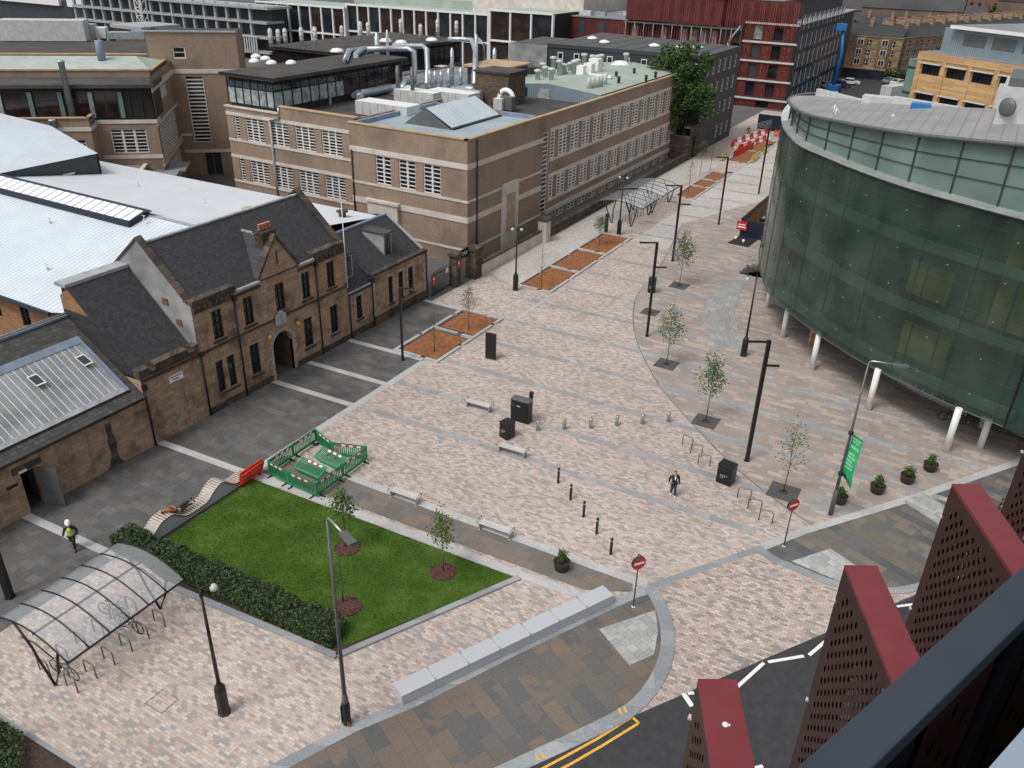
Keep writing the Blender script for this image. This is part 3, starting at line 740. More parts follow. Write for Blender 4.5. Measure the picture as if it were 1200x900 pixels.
def heritage(label,base,h,kind,ang=0):
    t=thing('heritage_lamp',label,'lamp post',(base[0],base[1],0),ang,group='black lamp posts with wide bases')
    b=MB(); b.lathe((0,0,0),[(.27,0),(.27,.08),(.24,.1),(.24,1.35),(.20,1.5),(.12,1.62),(.10,1.7)],'black',8,False); b.build('base',t,local=True)
    p=MB(); p.tube([(0,0,1.6),(0,0,h-.35)],.085,'black',10,r2=.05); p.lathe((0,0,h-.4),[(.07,0),(.09,.05),(.05,.12),(.03,.35)],'black',10); p.build('pole',t,local=True)
    if kind=='double':
        for s in (-1,1):
            a=MB(); a.tube([(0,0,h-.25),(s*.18,0,h-.02),(s*.36,0,h-.05),(s*.40,0,h-.22)],.022,'black',6); o=a.build('arm',t,local=True)
            g=MB(); g.lathe((s*.40,0,h-.45),[(.05,0),(.13,.04),(.15,.14),(.09,.22),(.04,.26)],'offwhite',12); g.build('lamp_head',o,local=True)
    if kind=='swan':
        a=MB(); a.tube([(0,0,h-.4),(0,0,h-.05)]+[(-.33+.33*math.cos(th_),0,h-.05+.33*math.sin(th_)) for th_ in [k*PI/8 for k in range(1,9)]]+[(-.66,0,h-.22)],.028,'black',6); o=a.build('arm',t,local=True)
        g=MB(); g.lathe((-.66,0,h-.42),[(.16,0),(.13,.06),(.05,.16),(.03,.2)],'offwhite',12); g.build('lamp_head',o,local=True)
    if kind=='globe':
        a=MB(); a.tube([(0,0,h-.3),(0,0,h-.0),(.28,.12,h+.02),(.42,.18,h-.02)],.022,'black',6); o=a.build('arm',t,local=True)
        g=MB(); g.lathe((.44,.19,h-.26),[(.06,0),(.14,.05),(.16,.16),(.10,.26),(.03,.3)],'offwhite',12); g.build('lamp_head',o,local=True)
    return t
heritage('black double-headed lamp beside the three-cell gravel bed',G(604,340),6.0,'double',ca)
heritage('black wide-based lamp at the near end of the far bike shelters',G(725,274.5),6.5,'double',.2)
heritage('black swan-neck lamp in front of the green glass building',G(871,417),6.7,'swan',ca)
heritage('nearest black wide-based lamp with white globe beside the bike shelter',G(263,835),6.6,'globe',ca)
def streetlight(label,base,h,armdir,wrap=False,lean=None):
    t=thing('street_light',label,'street light',(base[0],base[1],0),group='tall grey street lights')
    p=MB(); p.lathe((0,0,0),[(.13,0),(.13,1.5),(.10,1.62),(.10,1.7)],'greypole',12); p.tube([(0,0,1.6),(0,0,h)],.092,'greypole',12,r2=.045); p.build('pole',t,local=True)
    d=Vector((armdir[0],armdir[1],0)).normalized()
    a=MB(); q=[Vector((0,0,h)),Vector((0,0,h+.14))+d*.12,Vector((0,0,h+.16))+d*.5,Vector((0,0,h+.14))+d*1.1]; a.tube(q,.042,'steel',8); o=a.build('arm',t,local=True)
    hd=MB(); an=math.atan2(d.y,d.x); hd.obox((d.x*1.1,d.y*1.1),an,0,-.15,h+.07,.75,.15,h+.19,'greypole'); hd.obox((d.x*1.1,d.y*1.1),an,.1,-.1,h+.04,.6,.1,h+.07,'offwhite'); hd.build('lamp_head',o,local=True,bevel=.02)
    if wrap:
        w=MB(); w.lathe((0,0,0),[(.17,.05),(.17,1.15),(.14,1.25)],'black',10,False); w.build('cabinet_sleeve',t,local=True)
        w=MB(); w.obox((0,0),.5,-.19,-.15,.1,-.172,.10,1.1,'teal'); w.build('poster_wrap',t,local=True)
        w=MB(); w.obox((0,0),.5,.05,-.185,.06,.15,-.172,.3,'redstrip'); w.build('sticker',t,local=True)
    return t
sl=streetlight('tall grey street light in front of the lawn with a teal wrapped base',G(407,848),10.2,(.93,-.36),True)
sl2=streetlight('tall grey street light with a green banner on the right side',G(973,603),9.5,(.98,.2))
# banner fixed to the second street light: its own cloth thing
bx,by=G(973,603)
t=thing('banner','green vertical banner with pale lines of writing hung on the grey street light','banner',(bx,by,0))
bdir=Vector((.78,-.62,0)).normalized()
def BP(s,z,o=0): 
    q=Vector((bx,by,0))+bdir*(s+.10)+Vector((bdir.y,-bdir.x,0))*(o+.05*math.sin(z*2.2)+.06*s); return (q.x,q.y,z)
z0b,z1b=2.75,5.35
b=MB()
nz_=12
for k in range(nz_):
    za=z0b+(z1b-z0b)*k/nz_; zb=z0b+(z1b-z0b)*(k+1)/nz_
    sl_a=.12*(1-(za-z0b)/(z1b-z0b))**2; sl_b=.12*(1-(zb-z0b)/(z1b-z0b))**2
    for s0,s1 in ((0,.4),(.4,.8)):
        b.face([BP(s0,za-sl_a*s0*4),BP(s1,za-sl_a*s1*4),BP(s1,zb-sl_b*s1*4),BP(s0,zb-sl_b*s0*4)],'bannergreen',True)
o=b.weld().build('cloth',t)
sm=o.modifiers.new('solid','SOLIDIFY'); sm.thickness=.008
w=MB()
random.seed(4)
for row,(zz,hh,ln) in enumerate([(5.12,.11,.62),(4.95,.11,.5),(4.6,.17,.55),(4.22,.13,.42),(4.02,.13,.5),(3.82,.12,.38),(3.6,.13,.55),(3.38,.13,.5)]):
    s=.12
    while s<ln+.1:
        l=random.uniform(.04,.075)
        w.face([BP(s,zz-.0,.014),BP(s+l,zz-.0,.014),BP(s+l,zz+hh,.014),BP(s,zz+hh,.014)],'bannerpale'); s+=l+.022
w.face([BP(.03,2.78,.014),BP(.33,2.7,.014),BP(.33,2.92,.014),BP(.03,2.98,.014)],'navy')
w.build('printed_text',t)
w=MB()
for z in (z1b+.02,z0b+.02): w.tube([(bx,by,z),BP(.85,z)],.015,'black',6); w.lathe((bx,by,z-.08),[(.13,0),(.13,.16)],'black',10)
w.build('bracket',t)
# ---- benches
def bench(label,P,Q):
    P,Q=Vector(P),Vector(Q); d=(Q-P); L=max(d.length,1.9)+.05; ang=math.atan2(d.y,d.x)
    t=thing('bench',label,'bench',(P.x,P.y,0),ang,group='pale backless benches on the plaza')
    s=MB()
    for k in range(5): s.box(.06,-.22+k*.095,.42,L-.06,-.22+k*.095+.078,.455,'benchgranite')
    s.build('seat',t,local=True)
    for x in (.1,L-.16):
        l=MB(); l.box(x,-.20,0,x+.06,.22,.42,'steel'); l.box(x-.04,-.24,0,x+.10,.26,.015,'steel'); l.build('leg',t,local=True)
    for x in (.03,L-.03):
        a=MB(); a.tube([(x,-.22,.40),(x,-.25,.60),(x,-.12,.64),(x,.18,.64),(x,.27,.60),(x,.25,.40)],.018,'greypole',6); a.build('armrest',t,local=True)
for l,a,b_ in [('pale bench furthest back, left of the big black bin',(546.7,475),(575,483)),('pale bench in front of the small black bin',(584,527),(614.7,536)),('pale bench beside the green barriers, left of the front pair',(458,579.5),(491,591)),('pale bench on the band just beyond the lawn\'s right corner tree',(561,617.5),(600,631))]:
    bench(l,G(*a),G(*b_))
# ---- bins and cabinets
def bin_(name,label,P,ang,w,d,h,cat,parts='big',group=None):
    t=thing(name,label,cat,(P[0],P[1],0),ang,group=group)
    b=MB(); b.box(0,0,.06,w,d,h-.05,'black'); b.build('body',t,local=True,bevel=.015)
    f=MB(); f.box(.04,.04,0,w-.04,d-.04,.06,'railblack'); f.build('plinth',t,local=True)
    l=MB(); l.box(-.02,-.02,h-.05,w+.02,d+.02,h+.02,'greypole' if parts!='bin' else 'black'); l.build('lid',t,local=True,bevel=.02)
    dd=MB()
    if parts=='big':
        n=2
        for k in range(n): dd.box(.03+w/n*k,-.012,.12,w/n*(k+1)-.03,-.001,h-.16,'railblack')
        dd.box(.1,-.02,h-.5,.34,-.013,h-.34,'darkclad'); dd.box(.44,-.02,h-.46,.7,-.013,h-.38,'lead')
        dd.build('door',t,local=True)
    else:
        dd.box(.06,-.012,.1,w-.06,-.001,h-.42,'railblack'); dd.box(w*.2,-.03,h-.34,w*.8,-.001,h-.18,'blackmatt'); o=dd.build('door',t,local=True)
        s=MB()
        for k in range(3):
            for j in range(4-k): s.box(w*.25+j*w*.13,-.0165,.62-k*.09,w*.25+j*w*.13+w*.09,-.0125,.66-k*.09,'lead')
        s.build('printed_text',o,local=True)
    return t
bin_('utility_cabinet','large black utility cabinet standing on the pale setts',G(598,492),.03,1.3,.62,1.62,'cabinet','big')
bin_('litter_bin','black litter bin in front of the large black cabinet',G(585,512),-.25,.7,.72,1.15,'litter bin','bin',group='black litter bins')
bin_('litter_bin','black litter bin between the two groups of cycle hoops',G(838.2,564.5),-.13,.92,.72,1.27,'litter bin','bin',group='black litter bins')
bin_('service_cabinet','dark service cabinet behind the two-armed lamp in mid plaza',G(758.5,343),.1,.6,.55,1.4,'cabinet','bin')
t=thing('camera_post','thin black post with a box on top beside the large cabinet','post',(*G(621.5,491),0))
p=MB(); p.box(-.05,-.05,0,.05,.05,1.75,'black'); p.build('pole',t,local=True); p=MB(); p.box(-.10,-.12,1.55,.12,.12,2.05,'black'); p.build('head',t,local=True,bevel=.015)
t=thing('sign_totem','slim black information totem beside the two-cell gravel bed','totem',(*G(575,421),0),.10)
p=MB(); p.box(-.42,-.09,.10,.42,.09,2.15,'black'); p.build('panel',t,local=True,bevel=.01); p=MB(); p.box(-.40,-.075,0,.40,.075,.10,'greypole'); p.build('base',t,local=True)
t=thing('sign_post','short black square post at the end of the three-cell gravel bed','post',(*G(710,273.5),0))
p=MB(); p.box(-.17,-.12,0,.17,.12,2.2,'black'); p.build('panel',t,local=True,bevel=.01); p=MB(); p.box(-.2,-.15,0,.2,.15,.05,'greypole'); p.build('base',t,local=True)
# ---- bollards
def ord_(k): return ['first','second','third','fourth','fifth','sixth'][k]
proto=None
for k,q in enumerate([(630,504.5),(661,503),(692,501.7),(722.5,498.7),(752.5,497),(783,494.5)]):
    lab=f'short brushed steel bollard, {ord_(k)} of the row counting from the large cabinet'
    if proto is None:
        t=proto=thing('steel_bollard',lab,'bollard',(*G(*q),0),group='short steel bollards in a row across the plaza')
        b=MB(); b.lathe((0,0,0),[(.125,0),(.125,.70),(.115,.74),(.0,.745)],'steel',18); b.build('post',t,local=True)
        b=MB(); b.lathe((0,0,0),[(.17,0),(.17,.02),(.13,.021)],'lead',18); b.build('base_ring',t,local=True)
    else: dup(proto,G(*q),label=lab)
proto=None
for k,q in enumerate([(654,566),(668.5,585.5),(683.7,605.7),(699,625.5),(715.5,649.5)]):
    lab=f'slim black bollard, {ord_(k)} of the diagonal row counting from the benches'
    if proto is None:
        t=proto=thing('black_bollard',lab,'bollard',(*G(*q),0),group='slim black bollards in a diagonal row')
        b=MB(); b.lathe((0,0,0),[(.075,0),(.075,1.02),(.065,1.05),(.0,1.052)],'black',14); b.build('post',t,local=True)
        b=MB(); b.lathe((0,0,.86),[(.0775,0),(.0775,.06)],'galv',14); b.build('reflective_band',t,local=True)
    else: dup(proto,G(*q),label=lab)
# ---- cycle hoops
M['greysteel']=plain('dull_steel_tube',(.20,.195,.19),.4,.5,var=.15,scale=4)
proto=None
def hoop(P,Q,lab,grp,h=.75):
    global proto
    P,Q=Vector(P),Vector(Q); ang=math.atan2((Q-P).y,(Q-P).x)
    if proto is None:
        t=proto=thing('cycle_hoop',lab,'bike rack',(P.x,P.y,0),ang,group=grp)
        b=MB(); w=.72; r=.13
        pts=[(0,0,0),(0,0,h-r)]+[(r-r*math.cos(a),0,h-r+r*math.sin(a)) for a in (PI/8,PI/4,3*PI/8,PI/2)]+[(w-r+r*math.sin(a),0,h-r+r*math.cos(a)) for a in (0,PI/8,PI/4,3*PI/8,PI/2)]+[(w,0,0)]
        b.tube(pts,.034,'greysteel',8); b.build('hoop',t,local=True)
        b=MB(); 
        for x in (0,w): b.lathe((x,0,0),[(.06,0),(.06,.012)],'steel',10)
        b.build('foot_plate',t,local=True)
    else: dup(proto,(P.x,P.y),ang,lab,grp)
for k,(a,b_) in enumerate([((799.5,520.6),(811,526)),((809,531),(822,535)),((818,542.7),(832,546.5))]):
    hoop(G(*a),G(*b_),f'steel cycle hoop, {ord_(k)} from the steel bollards, left of the litter bin','cycle hoops between the steel bollards and litter bin')
for k,(a,b_) in enumerate([((864,583),(880,587)),((876,595.6),(891,600)),((889,609),(904.7,613.5))]):
    hoop(G(*a),G(*b_),f'steel cycle hoop, {ord_(k)} from the litter bin towards the right no-entry sign','cycle hoops between the litter bin and no-entry sign')
for k in range(6): hoop((-27.95,12.45+.88*k),(-27.2,12.45+.88*k),f'steel cycle hoop outside the front edge of the glass shelter, {ord_(k)} from its left end','front row of hoops at the near bike shelter')
for k in range(6): hoop((-29.7,12.4+.87*k),(-28.95,12.4+.87*k),f'steel cycle hoop under the curved roof of the near shelter, {ord_(k)} from its left end','back row of hoops under the near bike shelter')
# ---- near bike shelter
t=thing('bike_shelter','large curved clear-roofed bike shelter at the lower left','bike shelter',(-28.4,11.9,0))
Y0s,Y1s=12.15,17.9; nbay=6
def arch(u):   # u 0 back eave .. 1 front eave
    x=-31.15+u*4.45; z=2.3+.62*math.sin(PI*(u*.86+.07))-.15*(u); return x,z
na=16
r=MB()
for j in range(na):
    (x0,z0),(x1,z1)=arch(j/na),arch((j+1)/na)
    r.face([(x0,Y0s,z0),(x1,Y0s,z1),(x1,Y1s,z1),(x0,Y1s,z0)],'polycarb',True)
ro=r.weld().build('roof',t)
for k in range(nbay+1):
    y=Y0s+(Y1s-Y0s)*k/nbay; a=MB(); a.tube([(arch(j/na)[0],y,arch(j/na)[1]+.02) for j in range(na+1)],.036,'railblack',6); a.build('rib',t)
for u in (0,.55,1): x,z=arch(u); a=MB(); a.box(x-.035,Y0s-.03,z-.09,x+.035,Y1s+.03,z-.02,'railblack'); a.build('purlin',t)
for y in (12.2,17.5):
    for u,bx0 in ((.22,-28.35),(.86,-28.35)):
        x,z=arch(u); a=MB(); mx=(x+bx0)/2+(.25 if u>.5 else -.05)
        a.tube([(bx0,y,0),(bx0*.6+x*.4+(.22 if u>.5 else 0),y,1.15),(mx,y,1.7),(x,y,z-.06)],.055,'railblack',8); a.build('leg',t)
    a=MB(); a.tube([(arch(.28)[0],y,1.95),(arch(.5)[0],y,2.1),(arch(.78)[0]-.1,y,1.85)],.03,'railblack',6); a.build('brace',t)
# ---- far bike shelters
def far_shelter(y0,y1,label):
    t=thing('bike_shelter',label,'bike shelter',(-34.2,y0,0),group='far curved bike shelters')
    def ar(u): return -37.4+u*5.3, 2.1+.6*math.sin(PI*(u*.85+.08))
    r=MB()
    for j in range(14):
        (x0,z0),(x1,z1)=ar(j/14),ar((j+1)/14); r.face([(x0,y0,z0),(x1,y0,z1),(x1,y1,z1),(x0,y1,z0)],'polycarb',True)
    o=r.weld().build('roof',t)
    n=4
    for k in range(n+1):
        y=y0+(y1-y0)*k/n; a=MB(); a.tube([(ar(j/14)[0],y,ar(j/14)[1]-.04) for j in range(15)],.05,'black',5); a.build('rib',t)
    for y in (y0+.1,y1-.1):
        for u,b0 in ((.15,-35.6),(.4,-35.5),(.62,-33.3),(.88,-33.2)):
            x,z=ar(u); a=MB(); a.tube([(b0,y,0),((b0+x)/2+(.15 if u>.5 else -.15),y,z*.55),(x,y,z-.06)],.06,'black',6); a.build('leg',t)
    for u in (0,1): x,z=ar(u); a=MB(); a.box(x-.05,y0,z-.1,x+.05,y1,z-.02,'black'); a.build('purlin',t)
far_shelter(85.2,90.6,'curved bike shelter nearer the camera by the brick building')
far_shelter(91.4,97.2,'curved bike shelter further down the street by the gravel bed')
for k in range(6): hoop((-34.6,86+.9*k),(-33.9,86+.9*k),f'cycle hoop under the nearer of the far shelters, {ord_(k)} from its near end','hoops under the far bike shelters')
for k in range(5): hoop((-34.6,92.0+.95*k),(-33.9,92.0+.95*k),f'cycle hoop under the further of the far shelters, {ord_(k)} from its near end','hoops under the far bike shelters')
# ---- bicycles
bproto=None
def bike(P,ang,lab,grp='parked bicycles',frame='black'):
    global bproto
    if bproto is None:
        t=bproto=thing('bicycle',lab,'bicycle',(P[0],P[1],0),ang,group=grp)
        for x in (-.52,.52):
            w=MB(); n=20; R=.33
            pts=[(x+R*math.cos(2*PI*k/n),0,R+.01+R*math.sin(2*PI*k/n)) for k in range(n+1)]; w.tube(pts,.022,'rubber',6,cap=False)
            o=w.build('wheel',t,local=True); w=MB()
            for k in range(10):
                a=2*PI*k/10; w.tube([(x,0,R+.01),(x+R*.93*math.cos(a),0,R+.01+R*.93*math.sin(a))],.003,'steel',3)
            w.tube([(x,-.04,R+.01),(x,.04,R+.01)],.02,'steel',6); w.build('spokes',o,local=True)
        f=MB()
        for a,b in [((-.52,0,.34),(-.08,0,.32)),((-.08,0,.32),(-.2,0,.80)),((-.52,0,.34),(-.17,0,.70)),((-.17,0,.70),(.36,0,.80)),((-.08,0,.32),(.38,0,.72)),((.34,0,.90),(.52,0,.34))]: f.tube([a,b],.018,frame,6)
        f.build('frame',t,local=True)
        s=MB(); s.tube([(-.32,0,.90),(-.08,0,.89)],.05,'rubber',8,r2=.02); s.tube([(-.2,0,.8),(-.21,0,.9)],.014,'steel',6); s.build('saddle',t,local=True)
        h=MB(); h.tube([(.34,0,.90),(.33,0,.98),(.33,-.26,1.0),(.27,-.28,1.0)],.014,'black',6); h.tube([(.33,0,.98),(.33,.26,1.0),(.27,.28,1.0)],.014,'black',6); h.build('handlebar',t,local=True)
        c=MB(); c.tube([(-.08,-.06,.32),(-.08,.06,.32)],.08,'steel',12); c.tube([(-.08,-.09,.32),(.02,-.09,.2)],.012,'steel',5); c.tube([(-.08,.09,.32),(-.18,.09,.44)],.012,'steel',5); c.build('crankset',t,local=True)
    else: dup(bproto,P,ang,lab,grp)
bike((-28.45,12.75),.1,'bicycle under the left end of the near shelter roof')
bike((-28.4,15.9),.12,'bicycle leaning at the hoops under the right end of the near shelter')
bike((-29.7,16.1),.25,'bicycle at the back row of hoops under the near shelter')
bike(G(784,237),.3,'bicycle parked beside the further of the far bike shelters')
bike((1.9,57.2),.5,'bicycle in the shade under the glass building behind the white column')
bike((3.1,57.0),-.2,'bicycle nearer the corner under the glass building')
bike(G(1172,598),1.2,'bicycle parked on the right pavement beside the red fins')
# ---- signs
def noentry(label,P,h,ang,back=False):
    t=thing('no_entry_sign',label,'road sign',(P[0],P[1],0),ang,group='no-entry signs at the edge of the plaza')
    p=MB(); p.tube([(0,0,0),(0,0,h)],.038,'greypole',10); p.lathe((0,0,0),[(.09,0),(.09,.012)],'white',10); p.build('pole',t,local=True)
    for sd in (-1,1):
        d=MB(); n=28; R=.36; y0=sd*.045; y1=sd*.062
        rr=[(R*math.cos(2*PI*k/n),R*math.sin(2*PI*k/n)) for k in range(n)]; zc=h-.40
        for k in range(n):
            a,b=rr[k],rr[(k+1)%n]; d.face([(a[0],y0,zc+a[1]),(b[0],y0,zc+b[1]),(b[0],y1,zc+b[1]),(a[0],y1,zc+a[1])],'greypole')
        d.face([(a,y1,zc+b) for a,b in rr],'red'); d.face([(a,y0,zc+b) for a,b in rr],'greypole')
        o=d.build('disc',t,local=True)
        w=MB(); w.box(-.27,min(y1,y1+sd*.003),zc-.062,.27,max(y1,y1+sd*.003)+.0001,zc+.062,'white'); w.build('white_bar',o,local=True)
    c=MB(); c.box(-.05,-.09,h-.02,.05,.07,h+.08,'greypole'); c.build('lamp_cap',t,local=True)
noentry('round red no-entry sign on the pavement tip beside the long granite seat',G(742,711),3.1,.95)
noentry('round red no-entry sign at the corner of the right pavement',G(918.5,640),3.1,.98)
# ---- planters
random.seed(21)
def planter(label,P,s=1.0,tall=1.0):
    t=thing('planter',label,'planter',(P[0],P[1],0),random.uniform(0,3),group='dark barrel planters with leafy shrubs')
    b=MB(); b.lathe((0,0,0),[(.30*s,.06),(.36*s,.08),(.42*s,.48),(.44*s,.52),(.40*s,.52),(.38*s,.44),(0,.44)],'pot',20); b.build('tub',t,local=True)
    b=MB()
    for a in (0,1.57,3.14,4.71): b.lathe((.24*math.cos(a),.24*math.sin(a),0),[(.04,0),(.05,.07)],'black',8)
    b.build('feet',t,local=True)
    f=MB(); mi=f.mi('shrub')
    for _ in range(10):
        a=random.uniform(0,6.28); r=random.uniform(0,.26)*s; zt=(.75+random.random()*.35)*tall
        f.tube([(r*math.cos(a)*.5,r*math.sin(a)*.5,.42),(r*math.cos(a),r*math.sin(a),zt)],.012,'bark',4)
        for _ in range(42):
            q=random.random()**.6; f.leafq(Vector((r*math.cos(a)*q+random.gauss(0,.08),r*math.sin(a)*q+random.gauss(0,.08),.45+(zt-.4)*q+random.gauss(0,.05))),.13,mi)
    f.build('shrub',t,local=True)
planter('planter with a bushy shrub on the path behind the long granite seat',G(658,667),1.0,1.15)
planter('planter tucked behind the foot of the grey street light with the banner',G(983,589),1,1.0)
planter('planter second from the banner street light in the forecourt row',G(1027,577),1,1.0)
planter('planter third from the banner street light in the forecourt row',G(1062,565),1,1.05)
planter('planter nearest the white column in the forecourt row',G(1089,551),1,1.0)
# ---- long granite seat wall
A=Vector((-15.75,19.05)); B=Vector((-10.75,29.15)); D=(B-A).normalized(); an=math.atan2(D.y,D.x); L=(B-A).length
t=thing('granite_seat_wall','long low pale granite seat wall along the pavement edge','stone bench',(A.x,A.y,0),an)
nb=7
for k in range(nb):
    b=MB(); b.box(L*k/nb+.006,-.42,.03,L*(k+1)/nb-.006,.42,.55,'wallgranite'); b.build('block',t,local=True,bevel=.012)
b=MB(); b.box(.05,-.36,0,L-.05,.36,.03,'railblack'); b.build('shadow_gap_base',t,local=True)
b=MB()
for k in range(1,nb): b.box(L*k/nb-.03,-.44,.551,L*k/nb+.03,-.30,.575,'steel'); b.box(L*k/nb-.03,.30,.551,L*k/nb+.03,.44,.575,'steel')
b.split('skate_stop',t,local=True)
# ---- wavy timber bench
prof=[(20.1,.35),(20.5,.42),(21.1,.86),(21.5,.98),(21.95,.96),(22.35,.66),(22.75,.40),(23.4,.36),(24.15,.42),(24.65,.78),(25.1,1.0),(25.45,.98),(25.9,.60),(26.25,.42),(26.9,.42),(27.4,.5)]
pr=smooth([(a,b) for a,b in prof],4)
t=thing('wavy_bench','long wavy timber-topped lounging bench on a pale concrete side along the lawn','bench',(-32.9,20.1,0))
s=MB()
for (y0,z0),(y1,z1) in zip(pr,pr[1:]):
    s.face([(-33.25,y0,0),(-33.25,y1,0),(-33.25,y1,z1-.07),(-33.25,y0,z0-.07)][::-1],'concreteband'); s.face([(-32.58,y0,0),(-32.58,y1,0),(-32.58,y1,z1-.07),(-32.58,y0,z0-.07)],'wallgranite')
    s.face([(-33.25,y0,z0-.07),(-32.58,y0,z0-.07),(-32.58,y1,z1-.07),(-33.25,y1,z1-.07)],'wallgranite')
for y,z in (pr[0],pr[-1]): s.face([(-33.25,y,0),(-32.58,y,0),(-32.58,y,z-.07),(-33.25,y,z-.07)],'wallgranite')
s.build('side_wall',t)
s=MB(); acc=0; last=None
LL=[0]
for (y0,z0),(y1,z1) in zip(pr,pr[1:]): LL.append(LL[-1]+math.hypot(y1-y0,z1-z0))
def at_len(l):
    for i in range(len(LL)-1):
        if LL[i]<=l<=LL[i+1]+1e-9:
            f=(l-LL[i])/(LL[i+1]-LL[i]+1e-9); return pr[i][0]+(pr[i+1][0]-pr[i][0])*f, pr[i][1]+(pr[i+1][1]-pr[i][1])*f
    return pr[-1]
M['slat']=plain('pale_timber_slat',(.46,.40,.345),.8,var=.2,scale=3); M['slatedge']=plain('dark_timber_edge',(.13,.06,.045),.8,var=.2,scale=3)
l=0
while l<LL[-1]-.13:
    y0,z0=at_len(l); y1,z1=at_len(l+.115)
    tn=Vector((0,y1-y0,z1-z0)).normalized(); nn=Vector((0,-tn.z,tn.y))
    a=Vector((0,y0,z0)); b=Vector((0,y1,z1)); X0,X1=-33.33,-32.50
    P8=[Vector((X,0,0))+q+nn*h for q in (a,b) for X in (X0,X1) for h in (-.07,.0)]
    s.face([P8[1],P8[3],P8[7],P8[5]],'slat'); s.face([P8[2],P8[6],P8[7],P8[3]],'slatedge'); s.face([P8[0],P8[1],P8[5],P8[4]],'slatedge'); s.face([P8[0],P8[2],P8[3],P8[1]],'slatedge'); s.face([P8[4],P8[5],P8[7],P8[6]],'slatedge')
    l+=.16
s.build('slats',t)
# ---- plastic barriers
def barrier_meshes(body,refl):
    b=MB(); L=2.0
    b.box(0,-.03,.12,L,.03,.26,body); b.box(0,-.03,.80,L,.03,1.0,body); b.box(0,-.03,.26,.10,.03,.80,body); b.box(L-.10,-.03,.26,L,.03,.80,body)
    n=15
    for k in range(1,n): x=.1+(L-.2)*k/n; b.box(x-.022,-.02,.26,x+.022,.02,.80,body)
    rs=[]
    for sd in (-1,1):
        r=MB()
        for k in range(6): r.box(.35+k*.22,sd*.031,.83,.35+(k+1)*.22,sd*.036,.95,'red' if k%2==0 else 'white')
        rs.append(r.weld().mesh('reflective_strip'))
    f=MB(); f.box(-.05,-.33,0,.05,.33,.05,'rubber'); f.box(-.045,-.06,.05,.045,.06,.13,'rubber')
    fm=f.mesh('foot')
    return b.mesh('panel'),rs[0],rs[1],fm,fm
gm=barrier_meshes('greenplastic',1); rm=barrier_meshes('redplastic',1)
def barrier(P,Q,label,meshes,name='barrier',grp='green plastic barriers round the dig',tilt=0,z=0,feet=True,strip=True,stretch=True):
    P,Q=Vector(P),Vector(Q); d=Q-P; ang=math.atan2(d.y,d.x)
    t=thing(name,label,'barrier',(P.x,P.y,z),ang,group=grp)
    t.rotation_euler=(tilt,0,ang)
    sx=d.length/2.0 if stretch else 1
    for ix,(nm,me) in enumerate(zip(('panel','reflective_strip','reflective_strip','foot','foot'),meshes)):
        if nm=='foot' and not feet: continue
        if nm=='reflective_strip' and not strip: continue
        o=bpy.data.objects.new(nm,me); COL.objects.link(o); o.parent=t; o.scale=(sx,1,1)
        if nm=='foot': o.location=((.25 if ix==3 else 1.75)*sx,0,0); o.scale=(1,1,1)
    return t
c=[(-32.0,28.25),(-32.1,32.4),(-30.2,31.75),(-28.15,32.5),(-28.1,28.0),(-30.3,28.05)]
mid=lambda a,b:((a[0]+b[0])/2,(a[1]+b[1])/2)
GBL=[(c[0],mid(c[0],c[1]),'left side, half nearer the red barrier'),(mid(c[0],c[1]),c[1],'left side, half nearer the lodge'),(c[1],c[2],'far side, left panel'),(c[2],c[3],'far side, right panel'),(c[3],mid(c[3],c[4]),'right side, far half'),(mid(c[3],c[4]),c[4],'right side, near half'),(c[4],c[5],'front side, right panel'),(c[5],c[0],'front side, left panel')]
for a,b_,l in GBL: barrier(a,b_,'green plastic barrier of the enclosure, '+l,gm)
barrier((-31.0,29.1),(-29.0,29.0),'spare green barrier lying tilted inside the enclosure, nearer the lawn',gm,tilt=-1.15,z=.25,feet=False)
barrier((-30.8,30.6),(-28.8,30.4),'spare green barrier lying tilted inside the enclosure, further from the lawn',gm,tilt=-1.15,z=.25,feet=False)
barrier((-32.45,26.35),(-32.55,28.2),'front red plastic barrier stacked at the end of the wavy bench',rm,grp='red plastic barriers',strip=False,tilt=.32)
barrier((-32.65,26.5),(-32.7,28.3),'red plastic barrier leaning at the end of the wavy bench',rm,grp='red plastic barriers',strip=False,tilt=.25)
# ================================================================= STONE LODGE
E90=PI/2
def coping(mb,x0,y0,x1,y1,z,w,m,h=.14):
    mb.box(x0,y0,z,x1,y1,z+h,m)
XF=-40.2
lod=thing('stone_lodge','soot-stained two-storey sandstone lodge with arched pend and central gable','building',(XF,31.2,0))
wins1=[(32.55-31.2,33.4-31.2),(35.2-31.2,36.05-31.2),(38.1-31.2,39.0-31.2),(40.7-31.2,41.55-31.2),(43.35-31.2,44.2-31.2)]
wins0=[(32.3-31.2,33.9-31.2),(35.25-31.2,36.1-31.2),(40.5-31.2,41.4-31.2),(43.35-31.2,44.2-31.2)]
arch_c=38.25-31.2
holes=[(a,b,4.85,6.85) for a,b in wins1]+[(a,b,1.15,3.4) for a,b in wins0]+[(arch_c-.95,arch_c+.95,.001,3.35)]
w=MB(); wallface(w,(XF,31.2),E90,14.2,0,7.6,holes[:-1]+[holes[-1]],.22,'stone')
